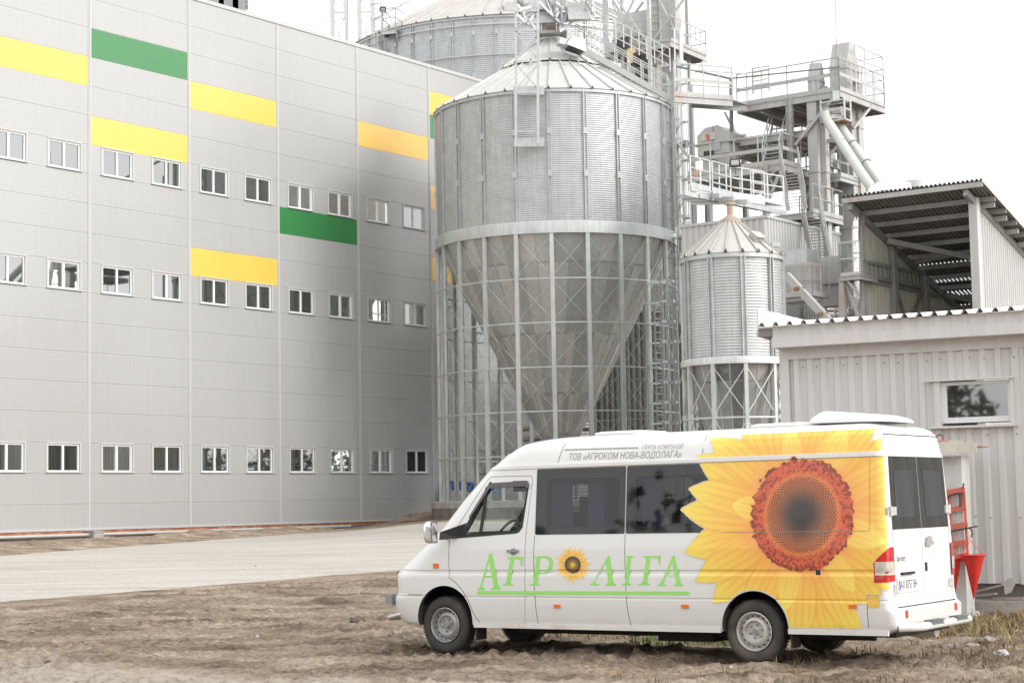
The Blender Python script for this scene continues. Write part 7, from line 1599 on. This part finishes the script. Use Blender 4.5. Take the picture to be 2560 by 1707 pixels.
m = MB(); corr(m, (6.9, 72, 0), (10.6, 70.3, 0), .6, 6.9, .3, .05); corr(m, (10.6, 70.3, 0), (12.2, 73.5, 0), .6, 6.9, .3, .05); corr(m, (8.4, 75, 0), (6.9, 72, 0), .6, 6.9, .3, .05); m.build('wall', mat('dark_backdrop_sheet', (.07, .07, .068), .7, .1, var=.2, scale=1.5), DS)  # near-black sheet stands in for the darkness between the legs
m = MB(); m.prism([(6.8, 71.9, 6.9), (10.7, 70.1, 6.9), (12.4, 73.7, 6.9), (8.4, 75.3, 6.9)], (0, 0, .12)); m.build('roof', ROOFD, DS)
# trees and scrub across the yard, behind the camera: what the window panes mirror
def leafy(name, pts, mt, n, s_):
    m = MB(); rg = random.Random(11)
    for c, rx, rz in pts:
        for _ in range(n):
            while True:
                v = np.array([rg.uniform(-1, 1) for _ in range(3)]); L_ = np.linalg.norm(v)
                if .35 < L_ < 1: break
            p = np.array(c) + v * [rx, rx, rz]; a = np.array([rg.gauss(0, 1) for _ in range(3)]); a /= np.linalg.norm(a); b_ = np.cross(a, [rg.gauss(0, 1), rg.gauss(0, 1), rg.gauss(0, 1)]); b_ /= np.linalg.norm(b_); k = s_ * rg.uniform(.6, 1.3); m.add([p - a * k, p + b_ * k * .6, p + a * k, p - b_ * k * .6], [[0, 1, 2, 3]])
    return m.build(name, mt)
LEAF = mat('dull_leaf', (.055, .075, .025), .8, var=.3, scale=.5)
pts = []; rg = random.Random(2)
for i in range(30): y = 52 + i * 3.6; h = rg.uniform(6, 10.5); pts.append(((84 + rg.uniform(-4, 4) + (i % 3) * 3, y, h * .5), 3.2, h * .55))
for i in range(26): x = -62 + i * 4.6; h = rg.uniform(5, 10); pts.append(((x, -50 + rg.uniform(-5, 5), h * .5), 3.2, h * .55))
for i in range(16): y = -46 + i * 4.5; h = rg.uniform(9, 13.5); pts.append(((-52 + rg.uniform(-4, 4), y, h * .5), 3.0, h * .55))
o = leafy('treeline', pts, LEAF, 420, .42); tag(o, 'distant green belt of trees across the yard mirrored in the glass', 'trees', kind='stuff')
# dry grass by the shed and round the van's rear wheel
def grass(name, area, n, hmin, hmax, mt, seed, dens=None):
    rg = random.Random(seed); m = MB()
    for _ in range(n):
        x, y = area(rg)
        if dens and rg.random() > dens(x, y): continue
        z = GZ(x, y) - .01; k = rg.randint(2, 4)
        for _ in range(k):
            a = rg.uniform(0, 2 * PI); h = rg.uniform(hmin, hmax); lean = rg.uniform(.25, 1.1) * h; w_ = rg.uniform(.004, .008); d = np.array([math.cos(a), math.sin(a), 0]); s_ = np.array([-d[1], d[0], 0]) * w_; p = np.array([x + rg.uniform(-.03, .03), y + rg.uniform(-.03, .03), z])
            q1 = p + d * lean * .35 + [0, 0, h * .6]; q2 = p + d * lean + [0, 0, h * rg.uniform(.7, 1.0)]; m.add([p - s_, p + s_, q1 + s_ * .8, q1 - s_ * .8, q2], [[0, 1, 2, 3], [3, 2, 4]])
    return m.build(name, mt)
DRY = mat('dry_grass', (.36, .27, .14), .9, var=.35, scale=2.5); DRY2 = mat('brown_grass', (.22, .165, .09), .9, var=.35, scale=2.5); GRNG = mat('green_grass', (.13, .20, .045), .8, var=.3, scale=3)
def edge_area(rg):
    t = rg.uniform(-1.5, 7.5); p = np.array([3.0, 25.3, 0]) + np.array([math.cos(R(28)), -math.sin(R(28)), 0]) * t; d = abs(rg.gauss(0, 1.3)); p = p - np.array([math.sin(R(28)), math.cos(R(28)), 0]) * d; return p[0], p[1]
dn = lambda x, y: max(.0, min(1, .45 + 1.6 * NS(x, y, .9, 60)))
o = grass('grass', edge_area, 6500, .04, .17, DRY, 1, dn); tag(o, 'dry yellow grass along the foot of the metal shed', 'grass', kind='stuff')
o = grass('grass', edge_area, 4500, .03, .13, DRY2, 2, dn); tag(o, 'brown trampled grass along the foot of the metal shed', 'grass', kind='stuff')
o = grass('grass', edge_area, 700, .05, .20, GRNG, 3, lambda x, y: 1 if NS(x, y, 1.3, 70) > .22 else .02); tag(o, 'sparse green tufts in the dry grass by the shed', 'grass', kind='stuff')
o = grass('grass', lambda rg: (rg.uniform(0.5, 5.6), rg.uniform(16.6, 20.6)), 2600, .02, .10, DRY2, 4, lambda x, y: max(0, min(1, (x - .5) / 4)) * max(.0, min(1, .3 + 1.5 * NS(x, y, 1.1, 61)))); tag(o, 'short withered grass round the rear wheels of the van', 'grass', kind='stuff')
o = grass('grass', lambda rg: (rg.uniform(1.2, 2.6), rg.uniform(21.8, 23.2)), 260, .03, .14, GRNG, 6, lambda x, y: 1 if NS(x, y, 1.5, 72) > .1 else .05); tag(o, 'few green weeds showing under the van', 'grass', kind='stuff')
# stones and rubble
def stone(px, py, s_, mt, name='stone', label=None, cat='stone', group=None, flat=.6, seed=0):
    p = gpt(px, py); rg = random.Random(seed); bm = bmesh.new(); bmesh.ops.create_icosphere(bm, subdivisions=2, radius=1)
    for v in bm.verts:
        n = noise.noise(v.co * 2.2 + Vector((seed * 3.1, 0, 0))); v.co *= 1 + .7 * n
        v.co = Vector((v.co.x * s_, v.co.y * s_ * .8, v.co.z * s_ * flat))
    me = bpy.data.meshes.new(name); bm.to_mesh(me); bm.free(); me.materials.append(mt); o = bpy.data.objects.new(name, me); COL.objects.link(o); o.location = Vector((p[0], p[1], p[2] + s_ * flat * .1)); o.rotation_euler = (0, 0, rg.uniform(0, 6)); tag(o, label, cat, group); return o
ST1 = mat('pale_stone', (.33, .30, .27), .9, var=.15, scale=9, bump=.4, bscale=30); ST2 = mat('dark_clod', (.12, .095, .075), .95, var=.25, scale=9, bump=.5, bscale=30); ST3 = mat('white_scrap', (.50, .49, .47), .8, var=.1, scale=12)
for i, (x, y, s_, mt, lab) in enumerate(((1835, 1240, .17, ST1, 'largest pale stone in the dry grass at the lower right'), (1640, 1235, .16, ST1, 'brownish flat stone between the van and the largest pale stone'), (2120, 1290, .14, ST3, 'white lump of rubble below the largest pale stone, to its right'), (2330, 1085, .12, ST1, 'pale stone at the right edge of the dry grass'), (2000, 1150, .13, ST1, 'grey stone slab near the shed ledge'), (1740, 1105, .09, ST3, 'small white piece of rubble by the pale edging slab'), (1250, 1090, .08, ST1, 'stone in front of the grey block under the van'), (1960, 1305, .10, ST3, 'whitish rubble bit left of the white lump'))):
    q = qL(x, y); stone(q[0], q[1], s_ * .75, mt, 'stone', lab, 'stone', None, .5, i + 1)
rg = random.Random(8); LABS = 'small pale stone lying on the trodden dirt'
for i in range(30):
    px, py = rg.uniform(20, 2500), rg.uniform(1490, 1690)
    if 1040 < px < 2250 and py < 1660: px = rg.uniform(20, 980)
    if px < 980 and py < 1520 - (px / 980) * 60 + 25: py += 60
    stone(px, py, rg.uniform(.014, .032), ST1 if i % 3 else ST3, 'stone', LABS, 'stone', 'small pale stones scattered on the dirt', .6, 20 + i)
for i, (x, y, s_) in enumerate(((885, 1293, .09), (905, 1288, .06), (455, 1605, .045), (1360, 1605 - 120, .0), (120, 1655, .05), (205, 1605, .04), (640, 1417, .07), (612, 1470, .0), (645, 1510, .05))):
    if s_: stone(x, y if y > 1300 else 1550, s_, ST2, 'clod', 'dark clod of earth lying on the pale ground', 'clod', 'dark clods of earth', .5, 80 + i)
# litter under the van
m = MB(); rg = random.Random(4)
for _ in range(60):
    q = vN(rg.uniform(715, 1000), rg.uniform(785, 838), 2.6); g_ = GZ(VO[0], VO[1]); p = gpt(1500 + rg.uniform(715, 1000) / 3.92, 1380 + rg.uniform(800, 838) / 3.92)
    a = rg.uniform(0, 6); s_ = rg.uniform(.03, .08); z = p[2] + rg.uniform(.0, .07); m.add([p + [math.cos(a) * s_, math.sin(a) * s_, z - p[2]], p + [-math.sin(a) * s_, math.cos(a) * s_, z - p[2] + rg.uniform(0, .05)], p + [-math.cos(a) * s_, -math.sin(a) * s_, z - p[2] + .02]], [[0, 1, 2]])
o = m.build('litter', ST3); tag(o, 'crumpled white plastic litter on the ground behind the van', 'litter', kind='stuff')
m = MB(); p, q = gpt(1558, 1590), gpt(1612, 1589); m.bar(p + [0, 0, .03], q + [0, 0, .03], .12, .03); o = m.build('board', mat('brown_plank', (.20, .12, .08), .9, var=.2), None, loc=(p + q) / 2); tag(o, 'short brown plank lying on the ground seen under the van', 'board')
